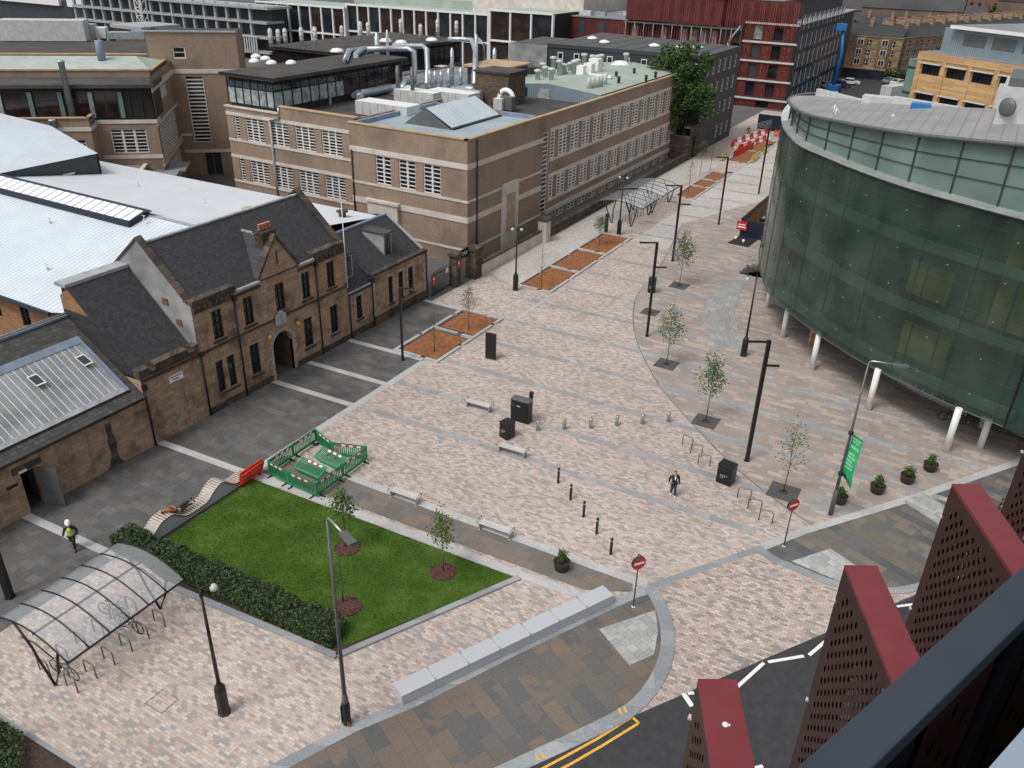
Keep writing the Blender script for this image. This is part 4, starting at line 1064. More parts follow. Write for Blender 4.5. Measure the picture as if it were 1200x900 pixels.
# arch spandrels and pend
n=10; R=.95; zc=2.4
for s_ in (-1,1):
    pts=[(XF,31.2+arch_c+s_*R,3.35),(XF,31.2+arch_c,3.35)]+[(XF,31.2+arch_c+s_*R*math.sin(a),zc+R*math.cos(a)) for a in [PI/2*k/n for k in range(n+1)]]
    w.face([(p[0]-.01,p[1],p[2]) for p in pts],'stone')
    w.face([(p[0]-.35,p[1],p[2]) for p in pts],'stone')
for k in range(2*n):
    a0=-PI/2+PI*k/(2*n); a1=-PI/2+PI*(k+1)/(2*n)
    w.face([(XF-.01,31.2+arch_c+R*math.sin(a0),zc+R*math.cos(a0)),(XF-.01,31.2+arch_c+R*math.sin(a1),zc+R*math.cos(a1)),(XF-.35,31.2+arch_c+R*math.sin(a1),zc+R*math.cos(a1)),(XF-.35,31.2+arch_c+R*math.sin(a0),zc+R*math.cos(a0))],'stonelight')
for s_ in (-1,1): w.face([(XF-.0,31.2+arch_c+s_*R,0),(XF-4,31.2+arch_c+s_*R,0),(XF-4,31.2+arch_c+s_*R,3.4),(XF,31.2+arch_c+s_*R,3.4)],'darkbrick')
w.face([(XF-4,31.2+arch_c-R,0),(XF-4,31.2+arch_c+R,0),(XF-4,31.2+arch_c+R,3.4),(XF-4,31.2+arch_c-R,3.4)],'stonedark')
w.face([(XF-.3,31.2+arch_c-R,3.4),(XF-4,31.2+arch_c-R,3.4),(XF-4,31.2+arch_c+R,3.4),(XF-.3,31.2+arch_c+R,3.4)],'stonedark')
wallface(w,(XF-8.2,31.2+14.2),-E90,14.2,0,7.6,[],.1,'stone')
w.build('wall',lod)
# string courses, cornice
s=MB(); s.box(XF-.0,31.2,4.35,XF+.08,45.4,4.5,'stonedark'); s.box(XF,31.2,7.15,XF+.10,36.8,7.3,'stonedark'); s.box(XF,40.4,7.15,XF+.10,45.4,7.3,'stonedark'); s.box(XF,31.2,0,XF+.07,31.2+arch_c-1.2,.45,'stonedark'); s.box(XF,31.2+arch_c+1.2,0,XF+.07,45.4,.45,'stonedark')
s.build('string_course',lod)
ar=MB()
for k in range(12):
    a0=-PI/2+PI*k/12+.01; a1=-PI/2+PI*(k+1)/12-.01
    ring=[(31.2+arch_c+r*math.sin(a),zc+r*math.cos(a)) for r,a in ((R,a0),(R+.26,a0),(R+.26,a1),(R,a1))]
    ar.ext([(p[0],p[1]) for p in ring],'x',XF+.003,XF+.06,'stonelight')
for s_ in (-1,1):
    for k in range(6): ar.box(XF+.003,31.2+arch_c+s_*R,.1+k*.38,XF+.06,31.2+arch_c+s_*(R+(.26 if k%2 else .42)),.1+k*.38+.36,'stonelight')
ar.build('arch_surround',lod)
for a,b in wins1: window(lod,(XF,31.2),E90,a,b,4.85,6.85,2,4,.2,'glass','darkframe',.05)
a,b=wins0[0]; window(lod,(XF,31.2),E90,a,a+.62,1.15,3.4,1,4,.2,'glass','darkframe',.05); window(lod,(XF,31.2),E90,b-.62,b,1.15,3.4,1,4,.2,'glass','darkframe',.05)
m_=MB(); m_.box(XF-.16,31.2+a+.625,1.15,XF-.02,31.2+b-.625,3.4,'stone'); m_.build('mullion',lod)
for a,b in wins0[1:]: window(lod,(XF,31.2),E90,a,b,1.15,3.4,2,4,.2,'glass','darkframe',.05)
sl=MB()
for a,b in wins1: sl.box(XF,31.2+a-.12,4.68,XF+.12,31.2+b+.12,4.82,'stonedark')
for a,b in wins0: sl.box(XF,31.2+a-.12,.98,XF+.12,31.2+b+.12,1.12,'stonedark')
sl.split('sill',lod)
# parapets
p=MB()
for y0,y1 in ((31.2,34.6),(42.0,45.4)):
    p.box(XF-.55,y0,7.6,XF+.05,y1,7.85,'stonedark'); p.box(XF-.62,y0-.05,7.85,XF+.14,y1+.05,8.02,'stonedark')
    for k in range(7): p.box(XF+.05,y0+.2+k*.46,7.35,XF+.16,y0+.42+k*.46,7.6,'stonedark')
p.split('parapet',lod)
# gable
g=MB(); g.ext([(36.8,7.4),(40.4,7.4),(40.4,7.7),(38.6,10.1),(36.8,7.7)],'x',XF-.35,XF+.04,'stone')
g.ext([(36.8,7.0),(40.4,7.0),(40.4,7.4),(36.8,7.4)],'x',XF+.003,XF+.04,'stone')
g.box(XF+.045,38.52,8.25,XF+.05,38.66,9.2,'black')
g.build('gable',lod)
g=MB()
for s_ in (-1,1):
    y0=38.6+s_*1.95; g.ext([(y0,7.55),(38.6,10.12),(38.6,10.36),(y0+s_*.05,7.75)],'x',XF-.42,XF+.12,'stonedark')
g.build('gable_coping',lod)
# roof
rf=MB(); rf.ext([(XF+.12,7.55),(-44.2,10.9),(-48.5,7.5)],'y',31.5,45.1,'slateroof')
rf.ext([(36.7,7.9),(38.6,10.05),(40.5,7.9)],'x',-43.3,XF-.36,'slateroof')
rf.build('roof',lod)
rd=MB(); rd.box(-44.32,31.5,10.86,-44.08,45.1,10.97,'lead'); rd.box(-43.2,38.52,10.0,XF-.4,38.68,10.12,'lead'); rd.build('ridge',lod)
gt=MB(); gt.box(XF+.02,34.65,7.5,XF+.22,36.75,7.66,'lead'); gt.box(XF+.02,40.45,7.5,XF+.22,41.95,7.66,'lead'); gt.split('gutter',lod)
ge=MB(); ge.ext([(XF-.02,0),(XF-.02,7.58),(XF-.3,7.95),(-44.2,11.25),(-48.6,7.6),(-48.6,0)],'y',31.16,31.5,'harl'); ge.build('end_gable',lod)
ge=MB(); ge.ext([(XF-.25,7.8),(-44.2,11.25),(-48.6,7.6),(-48.6,7.8),(-44.2,11.42),(XF-.25,8.0)],'y',31.08,31.55,'stonedark')
ge.ext([(XF-.25,7.8),(-44.2,11.15),(-48.6,7.6),(-48.6,0),(XF-.25,0)],'y',45.1,45.41,'stonedark'); ge.ext([(XF-.25,7.85),(-44.2,11.2),(-48.6,7.65),(-48.6,7.85),(-44.2,11.38),(XF-.25,8.03)],'y',45.0,45.48,'stonedark'); ge.split('coping',lod)
bw=MB(); bw.box(-42.75,31.10,7.35,-42.25,31.16,7.75,'timberbrown'); bw.box(-41.75,31.10,6.15,-41.25,31.16,6.55,'timberbrown'); bw.build('vent',lod)
ch=MB(); ch.box(-41.35,37.95,8.4,-40.62,39.2,10.35,'stonedark'); ch.box(-41.43,37.87,10.35,-40.54,39.28,10.5,'stonedark'); ch.build('chimney',lod)
cp=MB()
for k in range(4): cp.lathe((-41.0,38.15+k*.28,10.5),[(.11,0),(.12,.1),(.10,.42),(.12,.46)],'terracotta',10)
cp.split('chimney_pot',lod)
dp=MB()
for y,zt in ((31.25,4.3),(34.45,7.0),(42.15,7.0)): dp.tube([(XF+.1,y,0),(XF+.1,y,zt)],.055,'black',8); dp.box(XF+.02,y-.14,zt,XF+.26,y+.14,zt+.28,'black')
dp.build('downpipe',lod)
cr=MB(); cr.box(XF+.085,37.75,3.95,XF+.16,38.75,4.7,'lead'); cr.ext([(37.85,4.7),(38.65,4.7),(38.25,5.0)],'x',XF+.085,XF+.15,'lead'); cr.build('carved_crest',lod)
for y in (36.95,39.75):
    l=MB(); l.lathe((XF+.22,y,3.32),[(.06,0),(.15,.06),(.17,.15),(.13,.25),(.04,.3)],'lampwarm',12); l.tube([(XF,y,3.72),(XF+.22,y,3.72),(XF+.22,y,3.6)],.02,'black',5); l.build('wall_lamp',lod)
t=thing('flagpole','thin white flagpole fixed at the right edge of the stone lodge','flagpole',(XF+.2,45.25,4.4))
f=MB(); f.tube([(XF+.2,45.25,4.4),(XF+.2,45.25,10.9)],.045,'whitepaint',8,r2=.03); f.lathe((XF+.2,45.25,10.85),[(.05,0),(.07,.05),(.02,.12)],'whitepaint',8); f.build('pole',t)
f=MB(); f.box(XF,45.2,4.6,XF+.2,45.3,4.7,'black'); f.box(XF,45.2,7.4,XF+.2,45.3,7.5,'black'); f.build('bracket',t)
# ---- mid section with street name
mid_=thing('screen_wall_building','single-storey sandstone link with broken parapet left of the lodge','building',(XF,26.8,0))
w=MB(); wallface(w,(XF,26.8),E90,4.36,0,4.6,[],.1,'stone'); w.face([(XF,26.8,0),(XF-6,26.8,0),(XF-6,26.8,4.6),(XF,26.8,4.6)],'stone')
w.ext([(XF-.3,4.5),(-43.9,7.75),(-46.2,7.75),(-46.2,4.5)],'y',26.8,27.0,'slateroof'); w.ext([(-43.9,7.76),(-45.4,9.15),(-46.2,8.6),(-46.2,7.76)],'y',26.8,27.0,'orangebrick'); w.build('wall',mid_)
p=MB()
for y0,y1,h in ((26.75,27.5,5.05),(27.5,27.95,4.75),(27.95,30.3,5.1),(30.3,30.75,4.8),(30.75,31.15,5.1)): p.box(XF-.45,y0,4.6,XF+.06,y1,h,'stonedark'); p.box(XF-.5,y0-.02,h,XF+.10,y1+.02,h+.1,'stonedark')
p.box(XF,26.8,4.35,XF+.12,31.15,4.5,'stonedark'); p.build('parapet',mid_)
r=MB(); r.ext([(XF-.4,4.8),(-45.5,9.35),(-46.3,9.2),(-46.3,4.7)],'y',27.02,31.06,'slateroof'); r.build('roof',mid_)
r=MB(); r.box(-46.35,26.7,9.24,-45.35,31.1,9.45,'lead'); r.ext([(XF-.4,4.75),(-45.5,9.32),(-45.5,9.42),(XF-.4,4.87)],'y',26.78,27.02,'slateroof'); r.build('coping',mid_)
dp=MB(); dp.tube([(XF+.1,26.9,0),(XF+.1,26.9,4.0)],.06,'black',8); dp.box(XF+.02,26.76,3.9,XF+.26,27.04,4.2,'black'); dp.build('downpipe',mid_)
t=thing('street_name_sign','small white street name plate on the sandstone link wall','sign',(XF+.02,28.75,3.5))
b=MB(); b.box(XF+.003,28.72,3.48,XF+.03,29.75,3.93,'white'); b.build('plate',t)
b=MB(); random.seed(2)
for z,a,e in ((3.76,28.80,29.62),(3.58,28.95,29.4)):
    y=a
    while y<e: l=random.uniform(.05,.085); b.box(XF+.031,y,z,XF+.034,y+l,z+.10,'black'); y+=l+.03
b.build('lettering',t)
# ---- low workshop wing
lw=thing('workshop_wing','low sandstone workshop wing with slate roof and long glazed rooflight','building',(XF,8,0))
w=MB(); wallface(w,(XF,8),E90,18.8,0,3.5,[(10.85,11.75,.001,2.5),(2.2,3.6,.001,2.6)],.45,'stone')
wallface(w,(-51.8,8),0,51.8-40.2,0,3.5,[],.1,'stone')
w.ext([(-40.2,3.5),(-46,7.2),(-51.8,3.5)],'y',8,8.2,'stone'); w.ext([(-40.4,3.5),(-46,7.2),(-51.8,3.5)],'y',26.6,26.78,'orangebrick')
w.box(XF-2.2,18.5,0,XF-2.1,20.2,2.6,'blackmatt'); w.face([(XF-.45,18.6,.01),(XF-2.1,18.6,.01),(XF-2.1,20.0,.01),(XF-.45,20.0,.01)],'rooffelt')
w.build('wall',lw)
r=MB()
def slope(x): return 3.55+(-39.95-x)*.633
r.face([(-39.95,8,3.55),(-39.95,26.75,3.55),(-46,26.75,slope(-46)),(-46,8,slope(-46))],'slateroof_old'); r.face([(-46,8,slope(-46)),(-46,26.75,slope(-46)),(-52.05,26.75,3.55),(-52.05,8,3.55)],'slateroof_old')
r.box(-40.1,8,3.45,-39.93,26.75,3.54,'black'); r.build('roof',lw)
r=MB(); r.box(-46.2,8,slope(-46)-.06,-45.8,26.75,slope(-46)+.08,'leadblue'); r.tube([(-46,8,slope(-46)+.1),(-46,26.75,slope(-46)+.1)],.09,'lead',8); r.build('ridge',lw)
g=MB(); g.tube([(-39.88,8,3.5),(-39.88,26.7,3.5)],.07,'black',8); g.build('gutter',lw)
sk=MB(); o_=.14
sk.face([(-40.75,8.4,slope(-40.75)+o_),(-40.75,26.0,slope(-40.75)+o_),(-44.1,26.0,slope(-44.1)+o_),(-44.1,8.4,slope(-44.1)+o_)],'skyglass')
sk.build('rooflight',lw)
fr=MB()
fr.face([(-40.55,8.3,slope(-40.55)+.17),(-40.55,26.2,slope(-40.55)+.17),(-40.8,26.2,slope(-40.8)+.17),(-40.8,8.3,slope(-40.8)+.17)],'lead')
fr.face([(-44.0,8.3,slope(-44.0)+.19),(-44.0,26.2,slope(-44.0)+.19),(-44.45,26.2,slope(-44.45)+.19),(-44.45,8.3,slope(-44.45)+.19)],'leadblue')
fr.face([(-40.55,26.0,slope(-40.55)+.18),(-40.55,26.25,slope(-40.55)+.18),(-44.45,26.25,slope(-44.45)+.18),(-44.45,26.0,slope(-44.45)+.18)],'leadblue')
for k in range(42):
    y=8.4+k*.42; a0,a1=(-40.8,-44.0)
    fr.face([(a0,y-.022,slope(a0)+o_+.03),(a0,y+.022,slope(a0)+o_+.03),(a1,y+.022,slope(a1)+o_+.03),(a1,y-.022,slope(a1)+o_+.03)],'whitepaint')
fr.build('glazing_frame',lw)
for y in (22.4,25.35):
    v=MB(); 
    x0,x1=-42.5,-43.3
    v.face([(x0,y-.25,slope(x0)+.42),(x0,y+.25,slope(x0)+.42),(x1,y+.25,slope(x1)+.25),(x1,y-.25,slope(x1)+.25)],'darkclad')
    for yy in (y-.3,y+.25): v.face([(x0,yy,slope(x0)+.44),(x0,yy+.06,slope(x0)+.44),(x1,yy+.06,slope(x1)+.27),(x1,yy,slope(x1)+.27)],'whitepaint')
    for xx in (x0,x1+.08): v.face([(xx,y-.3,slope(xx)+.44-(.0 if xx==x0 else .15)),(xx,y+.31,slope(xx)+.44-(.0 if xx==x0 else .15)),(xx-.08,y+.31,slope(xx-.08)+.43-(.0 if xx==x0 else .15)),(xx-.08,y-.3,slope(xx-.08)+.43-(.0 if xx==x0 else .15))],'whitepaint')
    v.build('vent_light',lw)
d=MB(); d.obox((XF-.02,19.76),math.radians(22),0,-.05,.05,1.15,.0,2.45,'greypole'); d.build('door',lw)
d=MB(); d.box(XF+.003,18.78,2.56,XF+.10,19.2,2.68,'white'); d.box(XF+.003,18.0,1.95,XF+.03,18.62,2.12,'blackmatt'); d.split('wall_plate',lw)
st=MB(); st.box(XF+.003,18.45,2.55,XF+.015,20.1,2.95,'stonedark'); st.build('lintel',lw)
sn=MB(); sn.ext([(23.6,.0),(24.75,.0),(24.5,.35),(24.42,.9),(24.5,1.5),(24.38,2.3),(24.40,2.9),(24.0,2.95),(24.05,2.2),(23.95,1.6),(24.02,.9),(23.85,.4)],'x',XF+.003,XF+.006,'stonedark'); sn.build('damp_stain',lw)
# ---- northern single-storey part with mansard
ns=thing('slated_annexe','low sandstone annexe with steep slate roof and two dormer windows','building',(XF,45.4,0))
w=MB(); wallface(w,(XF,45.42),E90,2.93,0,3.75,[(46.35-45.42,47.05-45.42,1.25,3.2)],.2,'stone')
wallface(w,(XF,48.35),E90,7.4,0,4.2,[(a-48.35,b-48.35,1.2,3.5) for a,b in ((50.45,51.05),(51.8,52.45),(53.15,53.85))],.2,'stone')
wallface(w,(XF,55.75),PI,8,0,4.2,[],.1,'stone'); w.face([(XF-.01,48.35,3.75),(XF-4,48.35,3.75),(XF-4,48.35,4.2),(XF-.01,48.35,4.2)],'stonedark')
w.build('wall',ns)
window(ns,(XF,45.42),E90,46.35-45.42,47.05-45.42,1.25,3.2,2,4,.18,'glass','darkframe',.05)
for a,b in ((50.45,51.05),(51.8,52.45),(53.15,53.85)): window(ns,(XF,48.35),E90,a-48.35,b-48.35,1.2,3.5,2,4,.18,'glass','darkframe',.05)
q=MB()
for a,b,z0_,z1_ in ((46.35,47.05,1.25,3.2),(50.45,51.05,1.2,3.5),(51.8,52.45,1.2,3.5),(53.15,53.85,1.2,3.5)):
    for k in range(6):
        wd=.14 if k%2 else .26; za=z0_+(z1_-z0_)*k/6
        q.box(XF+.003,a-wd,za+.01,XF+.03,a-.01,za+(z1_-z0_)/6-.01,'stonelight'); q.box(XF+.003,b+.01,za+.01,XF+.03,b+wd,za+(z1_-z0_)/6-.01,'stonelight')
    q.box(XF+.003,a-.2,z1_+.005,XF+.03,b+.2,z1_+.26,'stonelight'); q.box(XF,a-.1,z0_-.13,XF+.1,b+.1,z0_-.005,'stonedark')
for y in (48.55,55.5):
    for k in range(9): q.box(XF+.003,y-(.14 if k%2 else .25),.4+k*.4,XF+.03,y+.2,.4+k*.4+.38,'stonelight')
q.split('surround_block',ns)
c_=MB(); c_.box(XF-.3,48.4,4.2,XF+.14,55.85,4.42,'stonedark'); c_.box(XF-.15,45.45,3.75,XF+.16,48.3,3.86,'lead'); c_.box(XF,48.4,0,XF+.14,55.8,.7,'stonedark'); c_.box(XF,45.45,0,XF+.08,48.3,.5,'stonedark'); c_.build('cornice',ns)
r=MB(); r.ext([(XF-.3,4.3),(-44.2,6.8),(-48.5,6.3),(-48.5,4.0),(XF-.3,4.0)],'y',48.3,55.6,'slateroof'); r.ext([(XF+.1,3.84),(-41.2,4.7),(-44.2,6.79),(-48.5,6.29),(-48.5,3.5),(XF+.1,3.5)],'y',45.46,48.32,'slateroof'); r.build('roof',ns)
r=MB(); r.box(-44.4,45.46,6.75,-44.1,55.65,6.92,'leadblue'); r.ext([(XF-.25,4.42),(-44.2,6.86),(-44.2,6.96),(XF-.25,4.52)],'y',55.5,55.75,'lead'); r.build('ridge',ns)
for y0,xf,zb in ((46.15,-41.0,4.55),(51.55,-41.35,4.75)):
    d=MB(); d.box(xf-2.2,y0,zb-.1,xf,y0+1.0,zb+1.85,'lead'); dd=d.build('dormer',ns)
    wd=MB(); wd.box(xf-.0,y0+.12,zb+.1,xf+.02,y0+.88,zb+1.7,'glass')
    for k in range(1,4): wd.box(xf+.021,y0+.12,zb+.1+k*.4-.02,xf+.04,y0+.88,zb+.1+k*.4+.02,'darkframe')
    wd.box(xf+.021,y0+.48,zb+.1,xf+.045,y0+.52,zb+1.7,'darkframe'); wo=wd.build('dormer_window',dd); 
    wo.location=(0,0,0)
    tp=MB(); tp.box(xf-2.3,y0-.1,zb+1.85,xf+.15,y0+1.1,zb+1.95,'rooffelt'); to=tp.build('dormer_roof',dd)
dp=MB()
for y,zt in ((45.5,3.5),(48.3,3.9),(55.7,4.2)): dp.tube([(XF+.1,y,0),(XF+.1,y,zt)],.055,'black',8)
dp.box(XF+.02,48.1,3.8,XF+.3,48.5,4.1,'black'); dp.split('downpipe',ns)
# ---- gates and pillars
def pillar(label,c,w,h,m='stonedark',cap='stonedark'):
    t=thing('gate_pillar',label,'gate pillar',(c[0],c[1],0)); b=MB(); b.box(-w/2,-w/2,0,w/2,w/2,h,m); b.build('shaft',t,local=True)
    b=MB(); b.box(-w/2-.1,-w/2-.1,h,w/2+.1,w/2+.1,h+.25,cap); b.build('cap',t,local=True); return t
pp=pillar('dark stone gate pillar carrying a red notice, between the gates',(-39.6,59.4),.8,2.9)
b=MB(); b.box(.41,-.2,1.9,.43,.15,2.6,'red'); b.box(.431,-.15,2.2,.435,.1,2.35,'white'); b.build('notice',pp,local=True)
pillar('broad sooty stone gate pillar at the corner of the brick building',(-39.4,62.2),1.1,2.7)
pillar('squat stone pier at the bend of the low wall by the brick building',(-38.9,75.2),1.0,2.3,'concreteband')
g=thing('iron_gate','tall black iron gate with a red notice beside the annexe','gate',(-39.8,55.9,0))
b=MB()
for k in range(26):
    y=55.95+k*.12; h=2.1+.25*math.sin(k*.12*1.0); b.tube([(-39.8,y,0.05),(-39.8,y,h)],.022,'black',4)
b.box(-39.83,55.9,.25,-39.77,59.0,.32,'black'); b.box(-39.83,55.9,1.9,-39.77,59.0,1.97,'black'); b.build('bars',g)
b=MB(); b.box(-39.76,56.05,1.0,-39.74,56.45,1.9,'red'); b.box(-39.738,56.12,1.55,-39.735,56.38,1.7,'white'); b.box(-39.76,58.1,1.6,-39.74,58.5,2.0,'white'); b.build('notice',g)
g=thing('iron_gate','narrow black iron wicket gate with white lettering between the pillars','gate',(-39.6,59.85,0))
b=MB()
for k in range(15): b.tube([(-39.6,59.9+k*.12,.05),(-39.6,59.9+k*.12,2.3)],.022,'black',4)
b.box(-39.64,59.85,2.3,-39.56,61.65,3.1,'blackmatt'); b.build('bars',g)
b=MB()
for k in range(4): b.box(-39.555,60.1+k*.33,2.55,-39.552,60.33+k*.33,2.85,'offwhite')
b.build('lettering',g)
lwall=thing('low_stone_wall','low weathered stone wall running along the brick building','wall',(-39.1,62.8,0))
b=MB(); b.box(-39.35,62.8,0,-38.95,74.7,1.15,'concreteband'); b.box(-39.35,75.75,0,-39.0,119.6,.95,'stonedark'); b.build('wall',lwall)
b=MB(); b.box(-39.42,62.75,1.15,-38.88,74.7,1.3,'stonedark'); b.box(-39.42,75.75,.95,-38.93,119.6,1.08,'stonedark'); b.build('coping',lwall)
# ================================================================= WHITE ROOFED WORKSHOPS
wr=thing('white_roofed_workshop','large workshop hall with white ribbed metal roof behind the stone lodge','building',(-70,28.9,0))
w=MB(); wallface(w,(-110,28.9),0,110-50.6,0,5.85,[(a,a+1.0,3.7,5.2) for a in (44,51.6,55)],.15,'orangebrick'); w.box(-110,54.6,0,-46.6,54.8,6.3,'brick'); w.face([(-50.6,28.9,0),(-50.6,40,0),(-50.6,40,8.85),(-50.6,28.9,5.85)],'orangebrick'); w.build('wall',wr)
for a in (44,51.6,55): window(wr,(-110,28.9),0,a,a+1.0,3.7,5.2,2,2,.14,'glass','darkframe',.05)
r=MB(); r.face([(-110,28.3,5.95),(-50.4,28.3,5.95),(-46.6,29.5,6.25),(-46.6,39.6,9.0),(-110,39.6,9.0)],'whiteroof'); r.build('roof',wr)
r2=MB(); r2.face([(-110,39.6,9.0),(-46.6,39.6,9.0),(-46.6,45.3,8.05),(-44.45,45.5,8.0),(-44.45,55.2,6.7),(-56,55.2,6.5),(-110,53.5,6.6)],'whiteroofN'); r2.build('roof',wr)
e=MB(); e.box(-110,28.15,5.7,-50.4,28.32,5.97,'darkclad'); e.box(-110,39.45,8.98,-46.6,39.75,9.08,'lead'); e.build('edge_trim',wr)
rl=MB(); rl.face([(-78.6,37.9,8.95),(-54.2,37.9,8.95),(-54.2,39.5,9.42),(-78.6,39.5,9.42)],'whiteglaze'); o=rl.build('ridge_rooflight',wr)
e=MB(); e.box(-78.8,37.7,8.55,-54.0,37.92,8.97,'navy'); e.face([(-79,39.45,9.5),(-53.4,39.45,9.5),(-53.4,40.1,9.2),(-79,40.1,9.2)],'navy'); e.face([(-54.2,37.9,8.96),(-53.95,37.9,8.96),(-53.95,39.5,9.44),(-54.2,39.5,9.44)],'navy'); e.face([(-54,37.8,8.5),(-53.95,39.6,9.0),(-53.95,39.6,9.45),(-54,37.8,8.95)],'navy'); e.face([(-79,39.45,9.5),(-53.4,39.45,9.5),(-53.4,39.3,9.38),(-79,39.3,9.38)],'navy'); e.build('rooflight_frame',wr)
for px,z in (((248,60+270*0),0),):
    pass
vt=MB()
for (x,y,z) in ((-51.0,46.5,7.9),(-46.2,52.3,7.1)):
    vt.lathe((x,y,z),[(.3,0),(.3,.35),(.5,.4),(.5,.5),(.2,.6)],'goldcope' if x<-50 else 'rooffelt',12)
for (x,y,z) in ((-53.2,38.5,9.1),(-61,36,8.2),(-55.2,31.6,7.0),(-56.6,47,7.8),(-66,47.8,7.7),(-62,50,7.3)):
    vt.lathe((x,y,z-.05),[(.12,0),(.12,.05),(.03,.08),(.03,.3)],'offwhite',8); vt.box(x-.2,y-.02,z+.25,x+.2,y+.02,z+.29,'offwhite')
vt.split('roof_vent',wr)
cblk=thing('dark_clad_workshop','upper workshop block with dark clad side and white roof at the left edge','building',(-73.4,39.9,0))
b=MB(); b.prism([(-110,39.95),(-73.4,39.95),(-73.2,49.2),(-78,51.2),(-110,50)],6.0,9.25,'darkclad'); b.build('wall',cblk)
b=MB(); b.face([(-110,39.85,9.3),(-73.2,39.85,9.3),(-73.1,49.3,9.3),(-83,51.5,10.3),(-110,52,11.1)],'whiteroof'); b.face([(-83,51.5,10.3),(-73.1,49.3,9.3),(-73.1,49.3,6.5),(-83,51.5,6.5)],'darkclad'); b.build('roof',cblk)
b=MB(); b.box(-73.35,45.6,8.1,-73.3,46.6,8.7,'glass'); b.box(-73.35,45.5,7.9,-73.25,46.7,8.05,'whitepaint'); b.build('louvre',cblk)
# ================================================================= BRICK BUILDING (centre)
br=thing('brick_building','long flat-roofed buff brick university building with pale bands and rows of barred windows','building',(-41.5,64.4,0))
# near block
YS=64.4
w=MB()
wallface(w,(-55.3,YS),0,13.8,0,11.9,[(55.3-52.2,55.3-50.3,6.4,9.2),(55.3-49.4,55.3-47.4,6.4,9.2),(55.3-46.5,55.3-44.5,6.4,9.2)],.22,'brick')
wallface(w,(-41.5,YS),E90,14.6,0,11.9,[],.1,'brick')
wallface(w,(-55.3,79),-E90,14.6,9.5,11.9,[],.1,'brick'); wallface(w,(-41.5,79),PI,13.8,9.5,11.9,[],.1,'brick')
# left wing south wall
holesT=[(-72.3,-71.6),(-70.7,-68.0),(-67.2,-64.5),(-63.6,-60.9),(-60.0,-57.3)]
YL=65.6; X0=-73.4
hl=[(a-X0,b-X0,8.05,10.5) for a,b in holesT]+[(a-X0,b-X0,3.5,5.95) for a,b in holesT]+[(a-X0+.3,b-X0-.4,.5,2.0) for a,b in holesT[1:4]]
wallface(w,(X0,YL),0,-55.3-X0,0,11.35,hl,.22,'brick')
w.box(-65.6,YL,11.35,-55.32,YL+.4,12.1,'brick'); w.box(-55.6,YL,9,-55.3,YL+15,12.05,'brick'); w.box(X0,YL+.01,0,X0+.3,110,11.3,'brick')
# long wing east wall
XE=-41.9; Y0w,Y1w=79,122.4; n=14; sp=(Y1w-82.2)/13.55; ww=1.75
hw=[]; wl_=[]; ww=1.95
for k in range(14):
    a=82.0+sp*(k-.5)+ (0 if k else 0)-Y0w
    a0,b0=(a,a+ww) if k else (a+1.0,a+ww)
    wl_.append((a0,b0))
for a,b in wl_: hw+= [(a,b,7.0,9.95),(a,b,2.55,5.0)]
for a,b in wl_: hw.append((a+.1,b-.1,.15,.95))
slit=(79.7-Y0w,80.95-Y0w,1.4,10.0)
wallface(w,(XE,Y0w),E90,Y1w-Y0w,0,11.7,hw+[slit],.10,'concreteband') if False else wallface(w,(XE,Y0w),E90,Y1w-Y0w,0,11.7,hw+[slit],.10,'brick')
wallface(w,(XE,Y1w),PI,17,0,11.7,[],.1,'brick')
w.build('wall',br)
for a,b in ((55.3-52.2,55.3-50.3),(55.3-49.4,55.3-47.4),(55.3-46.5,55.3-44.5)): window(br,(-55.3,YS),0,a,b,6.4,9.2,2,7,.2,'glass','windowframe',.09,vbar=.2,outer=.1)
random.seed(8)
for a,b in holesT:
    nc=1 if b-a<1 else 3
    for z0_,z1_ in ((8.05,10.5),(3.5,5.95)): window(br,(X0,YL),0,a-X0,b-X0,z0_,z1_,nc,8,.2,random.choice(['glass','glass','glass']),'windowframe',.08,vbar=.16,outer=.09)
for a,b in wl_:
    nc=2 if b-a>1 else 1
    window(br,(XE,Y0w),E90,a,b,7.0,9.95,nc,8,.09,'glass','windowframe',.11,vbar=.24,outer=.14); window(br,(XE,Y0w),E90,a,b,2.55,5.0,nc,7,.09,'glass','windowframe',.11,vbar=.24,outer=.14)
    window(br,(XE,Y0w),E90,a+.1,b-.1,.15,.95,nc,2,.09,'glass','windowframe',.08,vbar=.18,outer=.08)
window(br,(XE,Y0w),E90,slit[0],slit[1],slit[2],slit[3],1,18,.09,'glass','windowframe',.11,outer=.05)
bd=MB()
def bandS(x0,x1,z0,z1,y=YS,p=.07): bd.box(x0,y-p,z0,x1,y+.02,z1,'concreteband')
def bandE(y0,y1,z0,z1,x=-41.5,p=.07): bd.box(x-.02,y0,z0,x+p,y1,z1,'concreteband')
bandS(-55.3,-41.43,9.25,9.75); bandE(YS,79,9.25,9.75); bandS(-55.3,-41.43,6.14,6.36); bandE(YS,79,6.14,6.36); bandS(-55.3,-41.43,4.2,4.75); bandE(YS,79,4.2,4.75); bandS(-55.3,-41.43,1.4,1.6); bandE(YS,79,1.4,1.6)
bandS(X0,-55.35,10.52,10.85,YL); bandS(X0,-55.35,7.78,8.03,YL); bandS(X0,-55.35,5.97,6.3,YL); bandS(X0,-55.35,3.25,3.48,YL); bandS(X0,-55.35,2.1,2.3,YL)
bandE(81.3,Y1w,9.97,10.3,XE); bandE(81.3,Y1w,6.72,6.98,XE); bandE(81.3,Y1w,5.02,5.4,XE); bandE(81.3,Y1w,2.27,2.53,XE); bandE(81.0,Y1w,1.0,1.5,XE,.12)
bd.build('pale_band',br)
